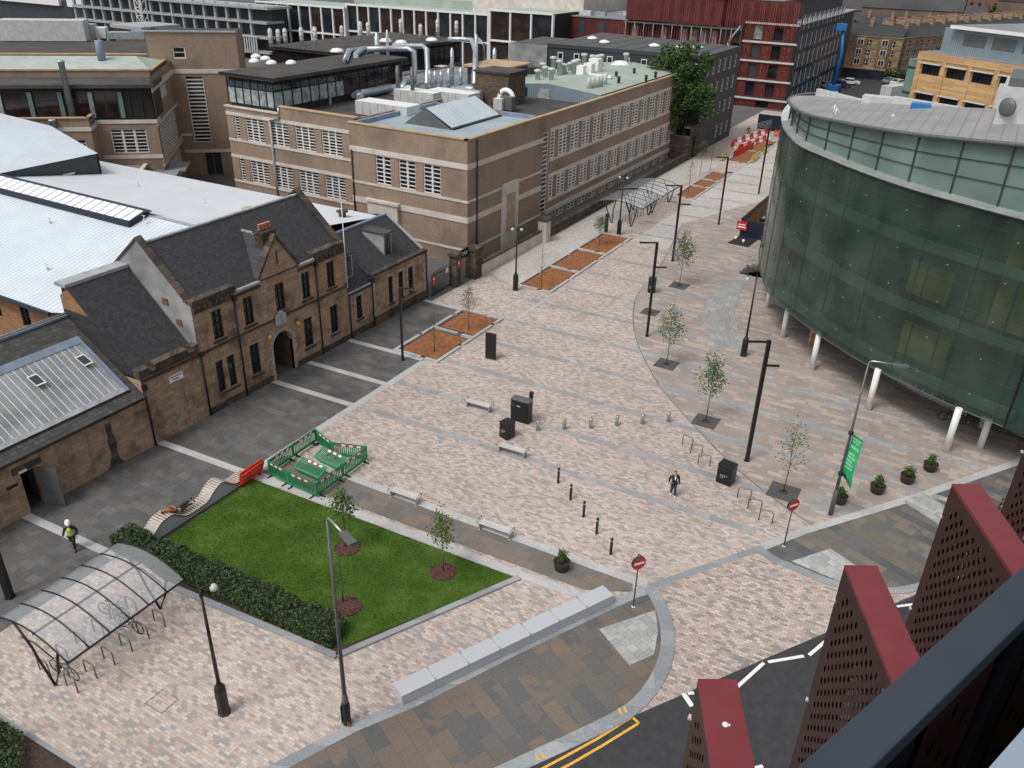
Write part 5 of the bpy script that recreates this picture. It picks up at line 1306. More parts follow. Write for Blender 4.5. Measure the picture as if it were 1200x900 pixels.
cp=MB(); cp.box(-55.4,YS-.08,11.9,-41.4,YS+.35,12.02,'goldcope'); cp.box(-41.85,YS-.08,11.9,-41.42,79.1,12.02,'goldcope'); cp.box(XE-.35,Y0w,11.7,XE+.08,Y1w+.1,11.84,'goldcope'); cp.box(-65.65,YL-.08,12.1,-55.3,YL+.45,12.22,'goldcope'); cp.box(X0-.1,YL-.12,11.35,-65.65,YL+.3,11.5,'concreteband'); cp.box(-58,Y1w-.2,11.7,XE-.36,Y1w+.1,11.84,'goldcope'); cp.split('coping',br)
rf=MB(); rf.box(-55.0,YS+.35,11.3,-41.85,78.9,11.55,'roofblue'); rf.build('roof',br)
rf=MB(); rf.box(-58.5,79.1,10.5,XE-.35,Y1w-.2,10.75,'rooffelt'); rf.box(-73.1,YL+.4,10.9,-55.6,84,11.1,'rooffelt'); rf.box(-73.1,84,10.9,-58.5,110,11.1,'roofgrey'); rf.build('roof',br)
ed=MB(); ed.box(-55.1,YS+.5,11.55,-54.7,78.9,12.0,'leadblue'); ed.box(-54.7,78.4,11.55,-42.2,78.9,11.95,'leadblue'); ed.build('roof_edge',br)
# upper metal roof with gabled end
ps=MB(); ps.face([(-42.5,95.2,11.9),(-42.5,121.8,11.9),(-49.6,121.8,12.55),(-49.6,95.2,12.55)],'greenmembrane'); ps.face([(-49.6,95.2,12.55),(-49.6,121.8,12.55),(-57.2,121.8,11.9),(-57.2,95.2,11.9)],'greenmembrane'); uo=ps.build('upper_roof',br)
ps=MB(); ps.face([(-57.2,95.2,10.7),(-42.5,95.2,10.7),(-42.5,95.2,11.9),(-49.6,95.2,12.55),(-57.2,95.2,11.9)],'corrugated'); ps.face([(-57.2,95.2,10.7),(-57.2,121.8,10.7),(-57.2,121.8,11.9),(-57.2,95.2,11.9)],'corrugated'); ps.build('corrugated_end',br)
ps=MB()
for x0,x1,z1_ in ((-56.4,-55.5,12.1),(-53.5,-52.5,12.1),(-50.9,-49.3,11.9)): ps.box(x0,95.12,10.76,x1,95.19,min(z1_,11.85),'navy' if x0<-51 else 'lead')
ps.build('roof_door',br)
ps=MB(); ps.box(-52.6,106,12.3,-46,106.6,12.62,'white'); 
ps.build('roof_strip',br)
# prism rooflight
pr_=MB(); pr_.ext([(-51.9,11.56),(-46.3,11.56),(-49.3,13.25)],'y',68.9,69.0,'greypole'); pr_.face([(-46.3,69,11.75),(-46.3,78.0,11.75),(-49.3,78.0,13.3),(-49.3,69,13.3)],'prismglaze'); pr_.face([(-51.9,69,11.56),(-49.3,69,13.28),(-49.3,78,13.28),(-51.9,78,11.56)],'prismglaze'); pr_.box(-46.35,68.95,11.55,-46.0,78.1,11.73,'rooffelt'); pr_.face([(-51.9,78,11.56),(-49.3,78,13.28),(-46.3,78,11.7)],'greypole'); pr_.build('prism_rooflight',br)
# door surround panels
dsr=MB(); dsr.box(-41.48,70.6,0,-41.30,73.8,6.6,'concreteband'); dsr.box(-41.29,71.4,1.6,-41.22,73.0,5.4,'stonelight'); dsr.box(-53.2,YS-.35,.0,-49.5,YS-.02,4.6,'concreteband'); dsr.box(-53.4,YS-.5,4.6,-49.3,YS-.02,4.85,'concreteband'); dsr.split('stone_panel',br)
dp=MB()
for x in (-55.05,): dp.tube([(x,YS-.1,2),(x,YS-.1,9.4)],.07,'railblack',6)
dp.tube([(-41.38,65.9,0),(-41.38,65.9,11.8)],.07,'railblack',6)
dp.tube([(-66.9,YL-.12,2),(-66.9,YL-.12,5.9),(-66.9,YL-.12,10.6)],.12,'lead',8); dp.tube([(-66.9,YL-.14,10.6),(-65.5,YL-.14,10.9),(-65.5,YL-.14,12.0)],.11,'galv',8); dp.split('downpipe',br)
# penthouses
def penthouse(x0,y0,x1,y1,z0,z1,label_glass=True,nx=6,ny=6,litx=(),lity=(),pale='glasspale'):
    p=MB(); p.box(x0+.15,y0+.15,z0,x1-.15,y1-.15,z1-.35,'blackmatt'); o=p.build('penthouse',br)
    r=MB(); r.box(x0-.5,y0-.4,z1-.35,x1+.5,y1+.4,z1,'rooffelt'); r.box(x0-.55,y0-.45,z1-.2,x1+.55,y0-.4,z1+.02,'railblack'); 
    ro=r.build('penthouse_roof',o); 
    g=MB(); L=x1-x0
    for k in range(nx):
        a=x0+L*k/nx; m=pale if k in litx else 'glassbrown'
        g.box(a+.1,y0+.06,z0+.75,a+L/nx-.1,y0+.10,z1-1.5,m); g.box(a+.1,y0+.06,z1-1.4,a+L/nx-.1,y0+.10,z1-.8,'glass')
        g.box(a-.05,y0,z0+.6,a+.05,y0+.12,z1-.4,'darkframe')
    W=y1-y0
    for k in range(ny):
        a=y0+W*k/ny; m=pale if k in lity else 'glassbrown'
        g.box(x1-.10,a+.1,z0+.75,x1-.06,a+W/ny-.1,z1-1.5,m); g.box(x1-.10,a+.1,z1-1.4,x1-.06,a+W/ny-.1,z1-.8,'glass')
        g.box(x1-.12,a-.05,z0+.6,x1,a+.05,z1-.4,'darkframe')
    go=g.build('window_band',o); return o
penthouse(-72.9,65.75,-66.2,88,11.1,14.9,nx=6,ny=16,litx=(0,1,2,3,4,5),lity=(0,1,2,3,4,5,6,7))
penthouse(-90,90,-76,116,11.0,14.3,nx=12,ny=18)
dm=MB()
for q in [(311,69),(298,72),(318,74),(300,66.5),(341,74)]:
    x,y=G(q[0],q[1],15.0)
    dm.lathe((x,y,14.9),[(.62,0),(.62,.12),(.5,.3),(.25,.42),(0,.46)],'white',14)
for q in [(395,60),(452,48),(470,50),(506,47)]:
    x,y=G(q[0],q[1],14.7); dm.lathe((x,y,14.6),[(.9,0),(.9,.15),(.6,.4),(0,.5)],'white',12)
dm.split('dome_rooflight',br)
# roof plant: flues, ducts, units
random.seed(31)
def flue(q,t_,z,r=.28,m='galv',name='flue'):
    r*=.78
    X,Y=G(q[0],q[1],z); d=RM@Vector((t_[0]-CXP,-(t_[1]-CYP),F)); tt=(X*d.x+Y*d.y)/(d.x**2+d.y**2); h=H+d.z*tt
    b=MB(); b.lathe((X,Y,z),[(r,0),(r,(h-z)*.93),(r*.6,(h-z)*.94),(r*.6,h-z)],m,10)
    for zz in (.25,.5,.75): b.lathe((X,Y,z+(h-z)*zz),[(r*1.12,0),(r*1.12,.08)],m,10)
    b.build(name,br)
for q,t_,r in [((444,97),(440,38),.42),((456,97),(454,35),.24),((484,121),(484,78),.30),((467,118),(466,77),.30),((504,108),(503,82),.26),((510,107),(509,83),.26),((517,106),(516,83),.26),((526,106),(526,80),.28),((540,103),(540,79),.28),((579,90),(578,56),.34),((558,98),(556,40),.30),((530,100),(529,56),.30)]: flue(q,t_,11.1,r,'greypole' if r==.30 and q[0] in (484,467) else 'galv')
for q,t_ in [((318,55),(317,33)),((327,52),(325,34)),((335,52),(333,33)),((354,51),(353,32)),((370,52),(369,31)),((401,45),(401,30)),((423,46),(421,25)),((432,46),(431,26)),((470,42),(469,22)),((513,42),(512,22)),((535,42),(534,24)),((493,45),(492,28))]: flue(q,t_,14.6,.36,'offwhite')
def duct(pts,r,z,m='galv'):
    P=[]
    for x,y,zz in pts: a=G(x,y,zz); P.append((a[0],a[1],zz))
    b=MB(); b.tube(P,r,m,10); b.build('duct',br)
duct([(415,112,11.6),(408,100,11.8),(404,72,15.2),(409,60,15.2),(430,58,15.2)],.35,0)
duct([(419,112,11.6),(418,95,12.5),(417,64,15.2),(424,58,15.4),(436,57,15.4)],.35,0)
duct([(485,97,11.6),(486,80,13),(485,60,15.2),(478,57,15.4),(456,57,15.4),(430,58,15.4)],.35,0)
duct([(500,100,11.6),(501,80,13),(500,58,15.2),(495,54,15.4),(460,54,15.4)],.35,0)
duct([(408,103,11.6),(420,105,11.6),(422,115,11.6)],.45,0); duct([(422,110,11.7),(438,107,11.7),(455,103,11.7),(470,104,11.7)],.5,0)
duct([(428,97,12),(440,97,12),(446,101,11.8)],.4,0); duct([(472,105,11.7),(473,96,12.2),(480,95,12.2)],.4,0)
duct([(556,100,12),(557,60,14.8),(553,47,15.6),(540,46,15.6),(525,46,15.6)],.32,0); duct([(568,70,13),(567,52,15.2),(560,45,15.4)],.2,0)
duct([(512,106,11.7),(530,108,11.6),(545,104,11.6),(556,106,11.6)],.45,0); duct([(518,112,11.6),(535,112,11.6),(556,107,11.6)],.35,0)
duct([(577,118,11.2),(577,102,11.8),(579,97,12.2),(584,97,12.2)],.25,0)
ub=MB()
def unit(q,w,d,h,z=11.0,m='offwhite',an=0,name='plant_unit'):
    X,Y=G(q[0],q[1],z); b=MB(); b.obox((X,Y),an,0,0,z,w,d,z+h,m,top='whitepaint' if m=='offwhite' else m)
    for k in range(1,int(w)): b.obox((X,Y),an,k-.02,-.01,z+.1,k+.02,-.003,z+h-.1,'greypole')
    b.build(name,br)
unit((417,134),6.8,2.4,1.45); unit((462,120),5.5,2.2,1.5); unit((500,122),5.8,2.4,1.6); unit((455,110),3,1.5,1.0); unit((367,124),1.0,.7,1.3,m='offwhite')
unit((520,118),4.2,2,1.3,m='lead'); unit((578,128),1.1,.9,1.2); unit((586,128),1.5,.9,1.4,m='greypole'); unit((480,132),1.2,.8,.9); unit((374,122),1.6,.3,2.2,m='lead')
# little brick stair tower and louvred plant room
b=MB(); X,Y=G(557,120,10.8); b.box(X,Y,10.8,X+4.5,Y+4,14.3,'darkbrick'); b.box(X-.2,Y-.2,14.3,X+4.7,Y+4.2,14.5,'rooffelt'); b.build('stair_tower',br)
b=MB(); b.box(-62.5,97,10.8,-57.4,104,13.3,'greybrick'); b.box(-63,96.4,13.3,-57.0,104.3,13.5,'goldcope'); b.box(-61.9,96.92,11.2,-60.7,96.99,12.9,'galv'); b.box(-59.8,96.92,11.2,-58.4,96.99,12.9,'galv')
b.build('plant_room',br)
b=MB(); X,Y=G(593,128,10.8); 
for k in range(12):
    pass
b.tube([(X+.9*math.cos(a),Y,12+.9*math.sin(a)) for a in [k*PI/8 for k in range(17)]],.28,'white',8,cap=False); b.build('coiled_duct',br)
# little vents on the pale roof
for q in [(630,93),(639,90),(646,95),(655,88),(661,87),(668,85),(676,82),(684,80),(636,86),(648,84),(672,88),(694,76),(700,80),(704,78),(733,76)]:
    X,Y=G(q[0],q[1],12.3); b=MB(); h=random.uniform(1.0,2.0); b.lathe((X,Y,12.2),[(.32,0),(.32,h),(.5,h+.02),(.45,h+.25),(.1,h+.35)],'offwhite',10); b.build('roof_vent',br)
for q in [(690,103),(695,102),(700,101),(704,100),(709,98)]:
    X,Y=G(q[0],q[1],12.2); b=MB(); b.lathe((X,Y,12.1),[(.28,0),(.28,1.2),(.1,1.3)],'offwhite',10); b.build('roof_vent',br)
for q in [(725,96),(757,94),(722,90),(743,86),(768,90)]:
    X,Y=G(q[0],q[1],12.2); b=MB(); b.lathe((X,Y,12.1),[(.2,0),(.2,.6),(.3,.65),(.1,.8)],'rooffelt',8); b.build('roof_vent',br)
X,Y=G(727,78,12.2); b=MB(); b.lathe((X,Y,12.2),[(1.5,0),(1.4,.3),(.9,.7),(0,.85)],'whitepaint',16); b.build('dome_rooflight',br)
# white vent boxes
for q,w_,h_ in (((683,88),1.2,1.6),((689,86),1.4,2.0),((675,90),1.0,1.5)):
    X,Y=G(q[0],q[1],12.2); b=MB(); b.box(X,Y,12.1,X+w_,Y+w_,12.1+h_,'white'); b.build('roof_vent',br)
# ================================================================= LEFT BRICK BUILDING
O=Vector((-80.8,62.3)); A0=math.atan2(.656,.755); uu=Vector((math.cos(A0),math.sin(A0))); vv=Vector((-uu.y,uu.x))
def BL(a,b): q=O+uu*a+vv*b; return (q.x,q.y)
lb=thing('brick_wing_with_tower','buff brick building with dark glazed top storey and stair tower at the upper left','building',(O.x,O.y,0))
w=MB()
wallface(w,BL(-6.3,0),A0,6.3,0,9.6,[(1.3,5.0,6.0,8.6)],.22,'brick')
wallface(w,BL(-45,-2.35),A0,38.7,0,9.9,[(30,33.4,6.0,8.0),(35,38,6.0,8.0)],.22,'brick'); wallface(w,BL(-6.3,-2.35),A0+E90,2.35,0,9.9,[],.1,'brick')
wallface(w,BL(0,0),A0+E90,13.8,0,14,[(1.0,11.5,5.2,8.8),(2,9,10.9,12.2),(2.5,11.5,1.2,4.2)],.22,'brick')
w.obox(O,A0,-45,5,9.9,-.9,13.7,14,'brick'); w.obox(O,A0,-45,-2.3,9.9,-6.35,-2.0,10.2,'brick')
w.obox(O,A0,-40,14,0,-2.5,22,14.6,'brick',top='rooffelt'); w.build('wall',lb)
# tower
w=MB(); wallface(w,BL(-2.5,13.75),A0,10.5,0,17.2,[(2.9,4.4,14.2,15.6),(3.9,6.0,4.2,12.2),(4.9,6.9,.001,3.0)],.25,'brick'); wallface(w,BL(8,13.75),A0+E90,8,0,17.2,[],.1,'brick'); wallface(w,BL(-2.5,21),A0-E90,7.3,12,17.2,[],.1,'brick'); wallface(w,BL(8,13.75),A0-E90,9.0,0,11.2,[],.1,'brick')
w.obox(O,A0,-2.45,13.8,16.9,7.95,21,17.0,'rooffelt'); w.obox(O,A0,8.02,5.2,0,14,21,11.3,'brick'); to_=w.build('tower',lb)
b=MB(); 
b.obox(O,A0,2.4,13.68,14.35-.35,4.4-2.5+.3+.0,13.72,14.4,'concreteband')
b=MB()
def ob(a0,b0,z0_,a1,b1,z1_,m): b.obox(O,A0,a0,b0,z0_,a1,b1,z1_,m)
ob(-6.3,-.08,9.2,.08,0,9.6,'concreteband'); ob(0,0,9.2,.08,2.0,9.6,'concreteband'); ob(-45,-2.43,8.9,-6.2,-2.35,9.3,'concreteband'); ob(-6.3,-2.4,8.9,-6.22,0,9.3,'concreteband'); ob(-6.2,-.08,5.4,.08,0,5.8,'concreteband'); ob(0,0,5.0,.08,13.7,5.2,'concreteband')
ob(0,0,8.85,.08,13.7,9.1,'concreteband'); ob(0,0,12.4,.08,13.7,13.0,'concreteband'); ob(0,0,4.4,.08,13.7,4.8,'concreteband'); ob(-2.5,13.68,12.5,8,13.75,13.0,'concreteband'); ob(-2.5,13.68,2.9,8,13.75,3.3,'concreteband'); ob(-2.5,13.68,5.0,1.3,13.75,5.3,'concreteband')
ob(0,2,2.0,.08,13.7,10.7-9.9+.4+1.0,'concreteband') if False else None
b.build('pale_band',lb)
b=MB()
ob(-45,4.9,14,-.8,5.3,14.15,'goldcope'); ob(-.9,5,14,-.5,13.8,14.15,'goldcope'); ob(-45,-2.45,10.2,-6.25,-1.95,10.32,'goldcope'); ob(-6.65,-2.4,10.2,-6.25,.0,10.32,'goldcope'); ob(-2.6,13.6,17.2,8.1,14.1,17.35,'lead'); ob(-40,13.9,14.6,-2.5,14.3,14.75,'goldcope'); b.build('coping',lb)
b=MB(); ob(-45,.15,9.6,-.15,5,13.1,'blackmatt'); b.build('glazed_storey',lb)
b=MB(); ob(-45.2,-.5,12.95,.35,5.0,13.3,'rooffelt'); ob(-45,-2,9.55,-6.3,.1,9.7,'rooffelt'); b.build('canopy_roof',lb)
b=MB()
for k in range(14):
    a=-45+k*3.0
    ob(a+.1,.06,9.9,a+2.4,.12,12.6,'glassbrown'); ob(a+2.45,.0,9.8,a+2.9,.13,12.5,'slabgreen' if k%3 else 'glasspale')
    ob(a+.1,.03,11.6,a+2.4,.07,11.7,'darkframe')
for k in range(4): ob(-4.9+k*1.2,.04,9.9,-4.8+k*1.2,.13,12.7,'darkframe')
ob(0,.5,9.7,.05,4.6,12.6,'darkframe') ; b.build('window_band',lb)
b=MB(); M_=b
P4=[BL(-45,5.3),BL(-.9,5.3),BL(-3,9.5),BL(-45,9.5)]
b.face([(*P4[0],14.1),(*P4[1],14.1),(*P4[2],15.0),(*P4[3],15.0)],'roofgreen'); P5=[BL(-.9,5.3),BL(-.9,13.6),BL(-3,9.5)]; b.face([(*P5[0],14.1),(*P5[1],14.1),(*P5[2],15.0)],'greenmembrane'); P6=[BL(-45,13.6),BL(-45,9.5),BL(-3,9.5),BL(-.9,13.6)]; b.face([(*P6[0],14.1),(*P6[1],15),(*P6[2],15),(*P6[3],14.1)],'roofgreen'); b.build('metal_roof',lb)
window(lb,BL(-6.3,0),A0,1.3,5.0,6.0,8.6,3,7,.2,'glass','windowframe',.09,vbar=.25,outer=.1)
window(lb,BL(-45,-2.35),A0,30,33.4,6.0,8.0,3,5,.2,'glass','windowframe',.09,vbar=.25,outer=.1); window(lb,BL(-45,-2.35),A0,35,38,6.0,8.0,3,5,.2,'glass','windowframe',.09,vbar=.25,outer=.1)
window(lb,BL(0,0),A0+E90,1.0,11.5,5.2,8.8,10,9,.2,'glass','windowframe',.14,vbar=.25,outer=.1); window(lb,BL(0,0),A0+E90,2,9,10.9,12.2,6,3,.2,'glass','windowframe',.12,vbar=.7,outer=.1); window(lb,BL(0,0),A0+E90,2.5,11.5,1.2,4.2,9,8,.2,'glass','windowframe',.14,vbar=.25,outer=.1)
window(lb,BL(-2.5,13.75),A0,2.9,4.4,14.2,15.6,1,2,.2,'glass','windowframe',.08,outer=.15); window(lb,BL(-2.5,13.75),A0,3.9,6.0,4.2,12.2,1,18,.2,'glass','windowframe',.16,outer=.08)
b=MB(); b.obox(BL(-2.5,13.75),A0,4.95,.18,0,6.85,.24,2.95,'cardark'); b.obox(BL(-2.5,13.75),A0,5.85,.14,0,5.95,.18,2.9,'timberbrown'); b.build('door',lb)
b=MB()
def fl(a,bb,z0_,z1_,r): q=BL(a,bb); b.lathe((*q,z0_),[(r,0),(r,z1_-z0_),(r*1.2,z1_-z0_),(r*1.2,z1_-z0_+.2)],'galv',10)
fl(-8.2,-.9,9.7,15.6,.32); fl(-9.8,-2.7,6.5,10.0,.3); b.build('flue',lb)
b=MB()
for a in (-24,-22.2,-6.4): q=BL(a,8.2); b.lathe((*q,14.6),[(.45,0),(.45,2.2)],'leadblue',10)
b.build('flue',lb)
b=MB(); ob(-6.2,-4.6,0,-1.8,-.1,4.7,'brick'); ob(-6.3,-4.7,4.7,-1.7,-4.3,4.85,'concreteband'); ob(-2.1,-4.3,4.7,-1.7,-.1,4.85,'concreteband'); ob(-1.6,-3.5,0,1.6,0,4.0,'roofgrey'); ob(-1.6,0.0,3.8,2.2,4,4.0,'roofgrey'); b.build('porch',lb)
# plant on the roof behind
for q,w_,d_,h_,m in [((0,46),17,3,3.6,'offwhite'),((52,44),10,2.5,2.6,'lead'),((96,43),5,2,1.9,'whitepaint'),((126,44),9,2,1.2,'galv'),((152,44),8,2,1.4,'leadblue')]:
    X,Y=G(q[0],q[1],14.8); b=MB(); b.obox((X,Y),A0,0,0,14.6,w_*.62,d_,14.6+h_*.7,m); b.build('roof_plant',lb)
b=MB(); b.obox(O,A0,-60,14.4,0,-2.6,30,14.5,'brick',top='rooffelt'); b.build('rear_block',lb)
# ================================================================= GREEN GLASS DRUM
dr=thing('glass_drum_building','curved dark green glass-screened building raised on white columns at the right','building',(0,60,0))
ctrl=[(-9.0,90),(-13.5,89.5),(-16.8,87.5),(-17.7,84),(-17.0,77.5),(-15.6,72),(-14.0,67.7),(-12.4,64.6),(-10.1,62),(-7.7,59.5),(-4.3,56.6),(-1.3,54.8),(1.9,53.1),(4.6,52.0)]
dc=smooth(ctrl,4)
z0d,z1d=3.0,15.2
def off(pts,d):
    P=[Vector(p) for p in pts]; out=[]
    for k,p in enumerate(P):
        t_=(P[min(k+1,len(P)-1)]-P[max(k-1,0)]).normalized(); n_=Vector((-t_.y,t_.x)); out.append(tuple(p+n_*d))
    return out   # to the left of the run = inside
def wallcurve(mb,pts,z0_,z1_,m,th=0):
    for a,b_ in zip(pts,pts[1:]): mb.face([(a[0],a[1],z0_),(b_[0],b_[1],z0_),(b_[0],b_[1],z1_),(a[0],a[1],z1_)],m,True)
s=MB(); wallcurve(s,dc,z0d,z1d,'drumskin'); so=s.weld().build('glass_screen',dr)
fr=MB()
cum=[0]
for a,b_ in zip(dc,dc[1:]): cum.append(cum[-1]+math.dist(a,b_))
def onc(l,pts=dc):
    for i in range(len(cum)-1):
        if cum[i]<=l<=cum[i+1]+1e-6:
            f=(l-cum[i])/(cum[i+1]-cum[i]); return tuple(Vector(pts[i])*(1-f)+Vector(pts[i+1])*f)
    return pts[-1]
dpo=off(dc,-.03)
l=0
while l<cum[-1]:
    p=onc(l,dpo); fr.box(p[0]-.016,p[1]-.016,z0d,p[0]+.016,p[1]+.016,z1d,'darkclad'); l+=3.55
for z in (z0d+.02,15.15):
    for a,b_ in zip(dpo,dpo[1:]): fr.tube([(*a,z),(*b_,z)],.035,'greypole',4,cap=False)
# horizontal tension lines
for z in [z0d+1.25*k for k in range(1,10)]:
    for a,b_ in zip(dpo,dpo[1:]): fr.tube([(*a,z),(*b_,z)],.006,'greypole',3,cap=False)
# point fixings
for z in (4.2,6.6,9.0,11.4,13.8):
    l=1.8
    while l<cum[-1]: p=onc(l,off(dc,-.05)); fr.box(p[0]-.03,p[1]-.03,z-.03,p[0]+.03,p[1]+.03,z+.03,'lead'); l+=3.55
fr.build('screen_fixings',dr)
ip=off(dc,1.3)
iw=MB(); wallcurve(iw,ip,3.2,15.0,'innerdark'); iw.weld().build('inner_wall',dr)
sb=MB()
ip2=off(dc,1.0); ip3=off(dc,.25)
for z in (3.35,7.55,11.7):
    wallcurve(sb,ip3,z-.0,z+.35,'slabgreen')
    for (a,b_),(c_,d_) in zip(zip(ip3,ip3[1:]),zip(ip,ip[1:])): sb.face([(*a,z+.35),(*b_,z+.35),(*d_,z+.35),(*c_,z+.35)],'slabgreen'); sb.face([(*a,z),(*c_,z),(*d_,z),(*b_,z)],'slabgreen')
sb.build('floor_slab',dr)
am=MB(); iq=off(dc,1.18)
def seg(l0,l1,z0_,z1_,m):
    k=l0
    while k<l1-.01:
        a=onc(k,iq); b_=onc(min(k+.6,l1),iq); am.face([(*a,z0_),(*b_,z0_),(*b_,z1_),(*a,z1_)],m); k+=.6
T=cum[-1]
seg(T-3.2,T-.6,8.2,14.3,'amber'); seg(T-9,T-6,8.4,10.6,'amber'); seg(T-8.5,T-5,4.3,6.6,'amber'); seg(T-5,T-3.4,8.2,11.2,'timberbrown'); seg(T-20,T-18.5,8.0,11.0,'timberbrown'); seg(T-24,T-22,4.0,7.0,'timberbrown'); seg(T-29,T-27.5,4.0,7.0,'greypole'); seg(T-14,T-12,4.0,7.4,'cardark')
am.weld().split('interior_panel',dr)
mu=MB(); l=.5
while l<T: p=onc(l,off(dc,1.12)); mu.box(p[0]-.05,p[1]-.05,3.3,p[0]+.05,p[1]+.05,15,'darkframe'); l+=1.9
mu.build('inner_mullion',dr)
# end fin of clear glass and pale side wall
f=MB(); f.face([(4.6,52.0,2.9),(6.6,51.2,2.9),(6.6,51.2,15.4),(4.6,52.0,15.4)],'finglass'); f.build('end_fin_glass',dr)
f=MB(); 
for a in ((4.6,52.0),(6.6,51.2)): f.box(a[0]-.06,a[1]-.06,2.88,a[0]+.06,a[1]+.06,15.5,'railblack')
f.tube([(4.6,52,2.9),(6.6,51.2,2.9)],.06,'railblack',4); 
for z in (6.2,9.2,12.2): f.tube([(4.6,52,z),(6.6,51.2,z)],.03,'railblack',4)
f.build('fin_frame',dr)
f=MB(); f.prism([(5.2,53.2),(6.0,53.2),(8.6,52.6),(30,62),(30,100),(-14,100),(-15.5,95)]+off(dc,1.6)[5:-1],3.2,15.0,'harl',top='roofgrey') if False else f.prism([(5.3,53.3),(30,62),(30,75),(-12,84),(-14,78)]+off(dc,3)[18:-3],3.2,15.0,'innerdark',top='roofgrey'); f.build('rear_block',dr)
f=MB(); f.prism([(7.2,53.5),(30,61.5),(30,62),(7.0,54.0)],0,15,'offwhite'); f.build('side_wall',dr)
# soffit
of_=off(dc,.1)
import mathutils
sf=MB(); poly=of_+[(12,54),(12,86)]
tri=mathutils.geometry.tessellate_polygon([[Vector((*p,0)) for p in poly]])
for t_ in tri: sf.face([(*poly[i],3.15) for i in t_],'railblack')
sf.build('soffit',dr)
gp_=off(dc,5.2)[:-6]
g=MB(); wallcurve(g,gp_,0,3.15,'glass'); 
for i in range(0,len(gp_),1): g.box(gp_[i][0]-.05,gp_[i][1]-.05,0,gp_[i][0]+.05,gp_[i][1]+.05,3.15,'offwhite')
wallcurve(g,off(dc,5.15)[:-6],0,.35,'lead'); wallcurve(g,off(dc,5.15)[:-6],1.5,1.6,'lead')
g.build('ground_floor_glazing',dr)
g=MB(); X,Y=G(947,412); g.obox((X-.2,Y+1.3),.6,0,0,0,.8,.3,3.1,'tanbrick'); g.build('stone_pier',dr)
for k,q in enumerate([(951,433),(917,395),(1017,480),(1108,529),(1148,525),(1150,501),(899,360)]):
    X,Y=G(*q); c=MB(); c.lathe((X,Y,0),[(.21,0),(.21,3.15)],'whitepaint',18); c.build('column',dr)
# lip, clerestory and roof
M['ledge']=plain('pale_green_grey_ledge',(.24,.265,.25),.6,var=.15,scale=.8)
lip=MB()
lo=off(dc,-.12); li=off(dc,.6)
for (a,b_),(c_,d_) in zip(zip(lo,lo[1:]),zip(li,li[1:])):
    lip.face([(*a,15.25),(*b_,15.25),(*d_,15.38),(*c_,15.38)],'ledge' if a[1]<74 else 'offwhite'); lip.face([(*a,15.12),(*b_,15.12),(*b_,15.25),(*a,15.25)],'lead'); lip.face([(*a,15.05),(*c_,15.05),(*d_,15.05),(*b_,15.05)],'greypole')
lip.build('ledge',dr)
upp=smooth([(-12.8,77.8),(-15.2,77.0),(-15.75,74.8),(-15.1,72.0),(-13.6,68.0),(-12.0,65.0),(-9.75,62.4),(-7.4,59.9),(-4.1,57.0),(-1.1,55.2),(2.05,53.5),(5.0,52.5),(9,51.4)],4)
def zr(x): return 16.9+ (x+15)*.118
ucum=[0]
for a,b_ in zip(upp,upp[1:]): ucum.append(ucum[-1]+math.dist(a,b_))
cl=MB()
for a,b_ in zip(upp,upp[1:]): cl.face([(*a,15.3),(*b_,15.3),(*b_,zr(b_[0])),(*a,zr(a[0]))],'clerestory',True)
cl.weld().build('clerestory_glazing',dr)
cm=MB(); uo_=off(upp,-.06)
def onu(l):
    for i in range(len(ucum)-1):
        if ucum[i]<=l<=ucum[i+1]+1e-6:
            f=(l-ucum[i])/(ucum[i+1]-ucum[i]); return tuple(Vector(uo_[i])*(1-f)+Vector(uo_[i+1])*f)
    return uo_[-1]
l=0
while l<ucum[-1]:
    p=onu(l); cm.box(p[0]-.045,p[1]-.045,15.3,p[0]+.045,p[1]+.045,zr(p[0]),'darkclad'); l+=2.95
for fz in (.36,.68):
    for a,b_ in zip(uo_,uo_[1:]): cm.tube([(*a,15.3+(zr(a[0])-15.3)*fz),(*b_,15.3+(zr(b_[0])-15.3)*fz)],.03,'darkclad',4,cap=False)
cm.build('clerestory_bars',dr)
rf=MB(); ro=off(upp,-.35); back=[(20,84),(-3,84.5),(-10,84),(-14.9,86)]
poly=ro+[(24,56),(24,84)]+back[1:3]
poly=ro[6:]+[(24,50),(24,60),(-.9,67.2),(-7.6,70.3),(-13.2,75.9)]
tri=mathutils.geometry.tessellate_polygon([[Vector((p[0],p[1],0)) for p in poly]])
for t_ in tri:
    q=[(*poly[i],zr(poly[i][0])+.12) for i in t_]
    a,b_,c_=[Vector(x) for x in q]
    if (b_-a).cross(c_-a).z<0: q=q[::-1]
    rf.face(q,'seamroof')
rf.build('roof',dr)
ed=MB()
for a,b_ in zip(ro,ro[1:]): ed.tube([(*a,zr(a[0])+.08),(*b_,zr(b_[0])+.08)],.13,'greypole',6,cap=False)
bl_=[(-14.2,76.2),(-7.6,70.5),(-.9,67.4),(24,60.2)]
for a,b_ in zip(bl_,bl_[1:]): ed.obox(a,math.atan2(b_[1]-a[1],b_[0]-a[0]),0,-.2,zr(a[0])-.3,math.dist(a,b_),.2,zr((a[0]+b_[0])/2)+.25,'offwhite')
ed.build('roof_edge',dr)
ro_=MB()
X,Y=G(1046,124,17.6); ro_.obox((X-2.2,Y-.6),.0,0,0,17.4,3.4,1.1,18.2,'offwhite'); ro_.build('roof_hatch',dr)
ro_=MB(); X,Y=G(1066,131,17.8); ro_.obox((X,Y-.4),.05,0,0,17.6,1.3,.9,18.45,'blue'); ro_.build('tarpaulin_box',dr)
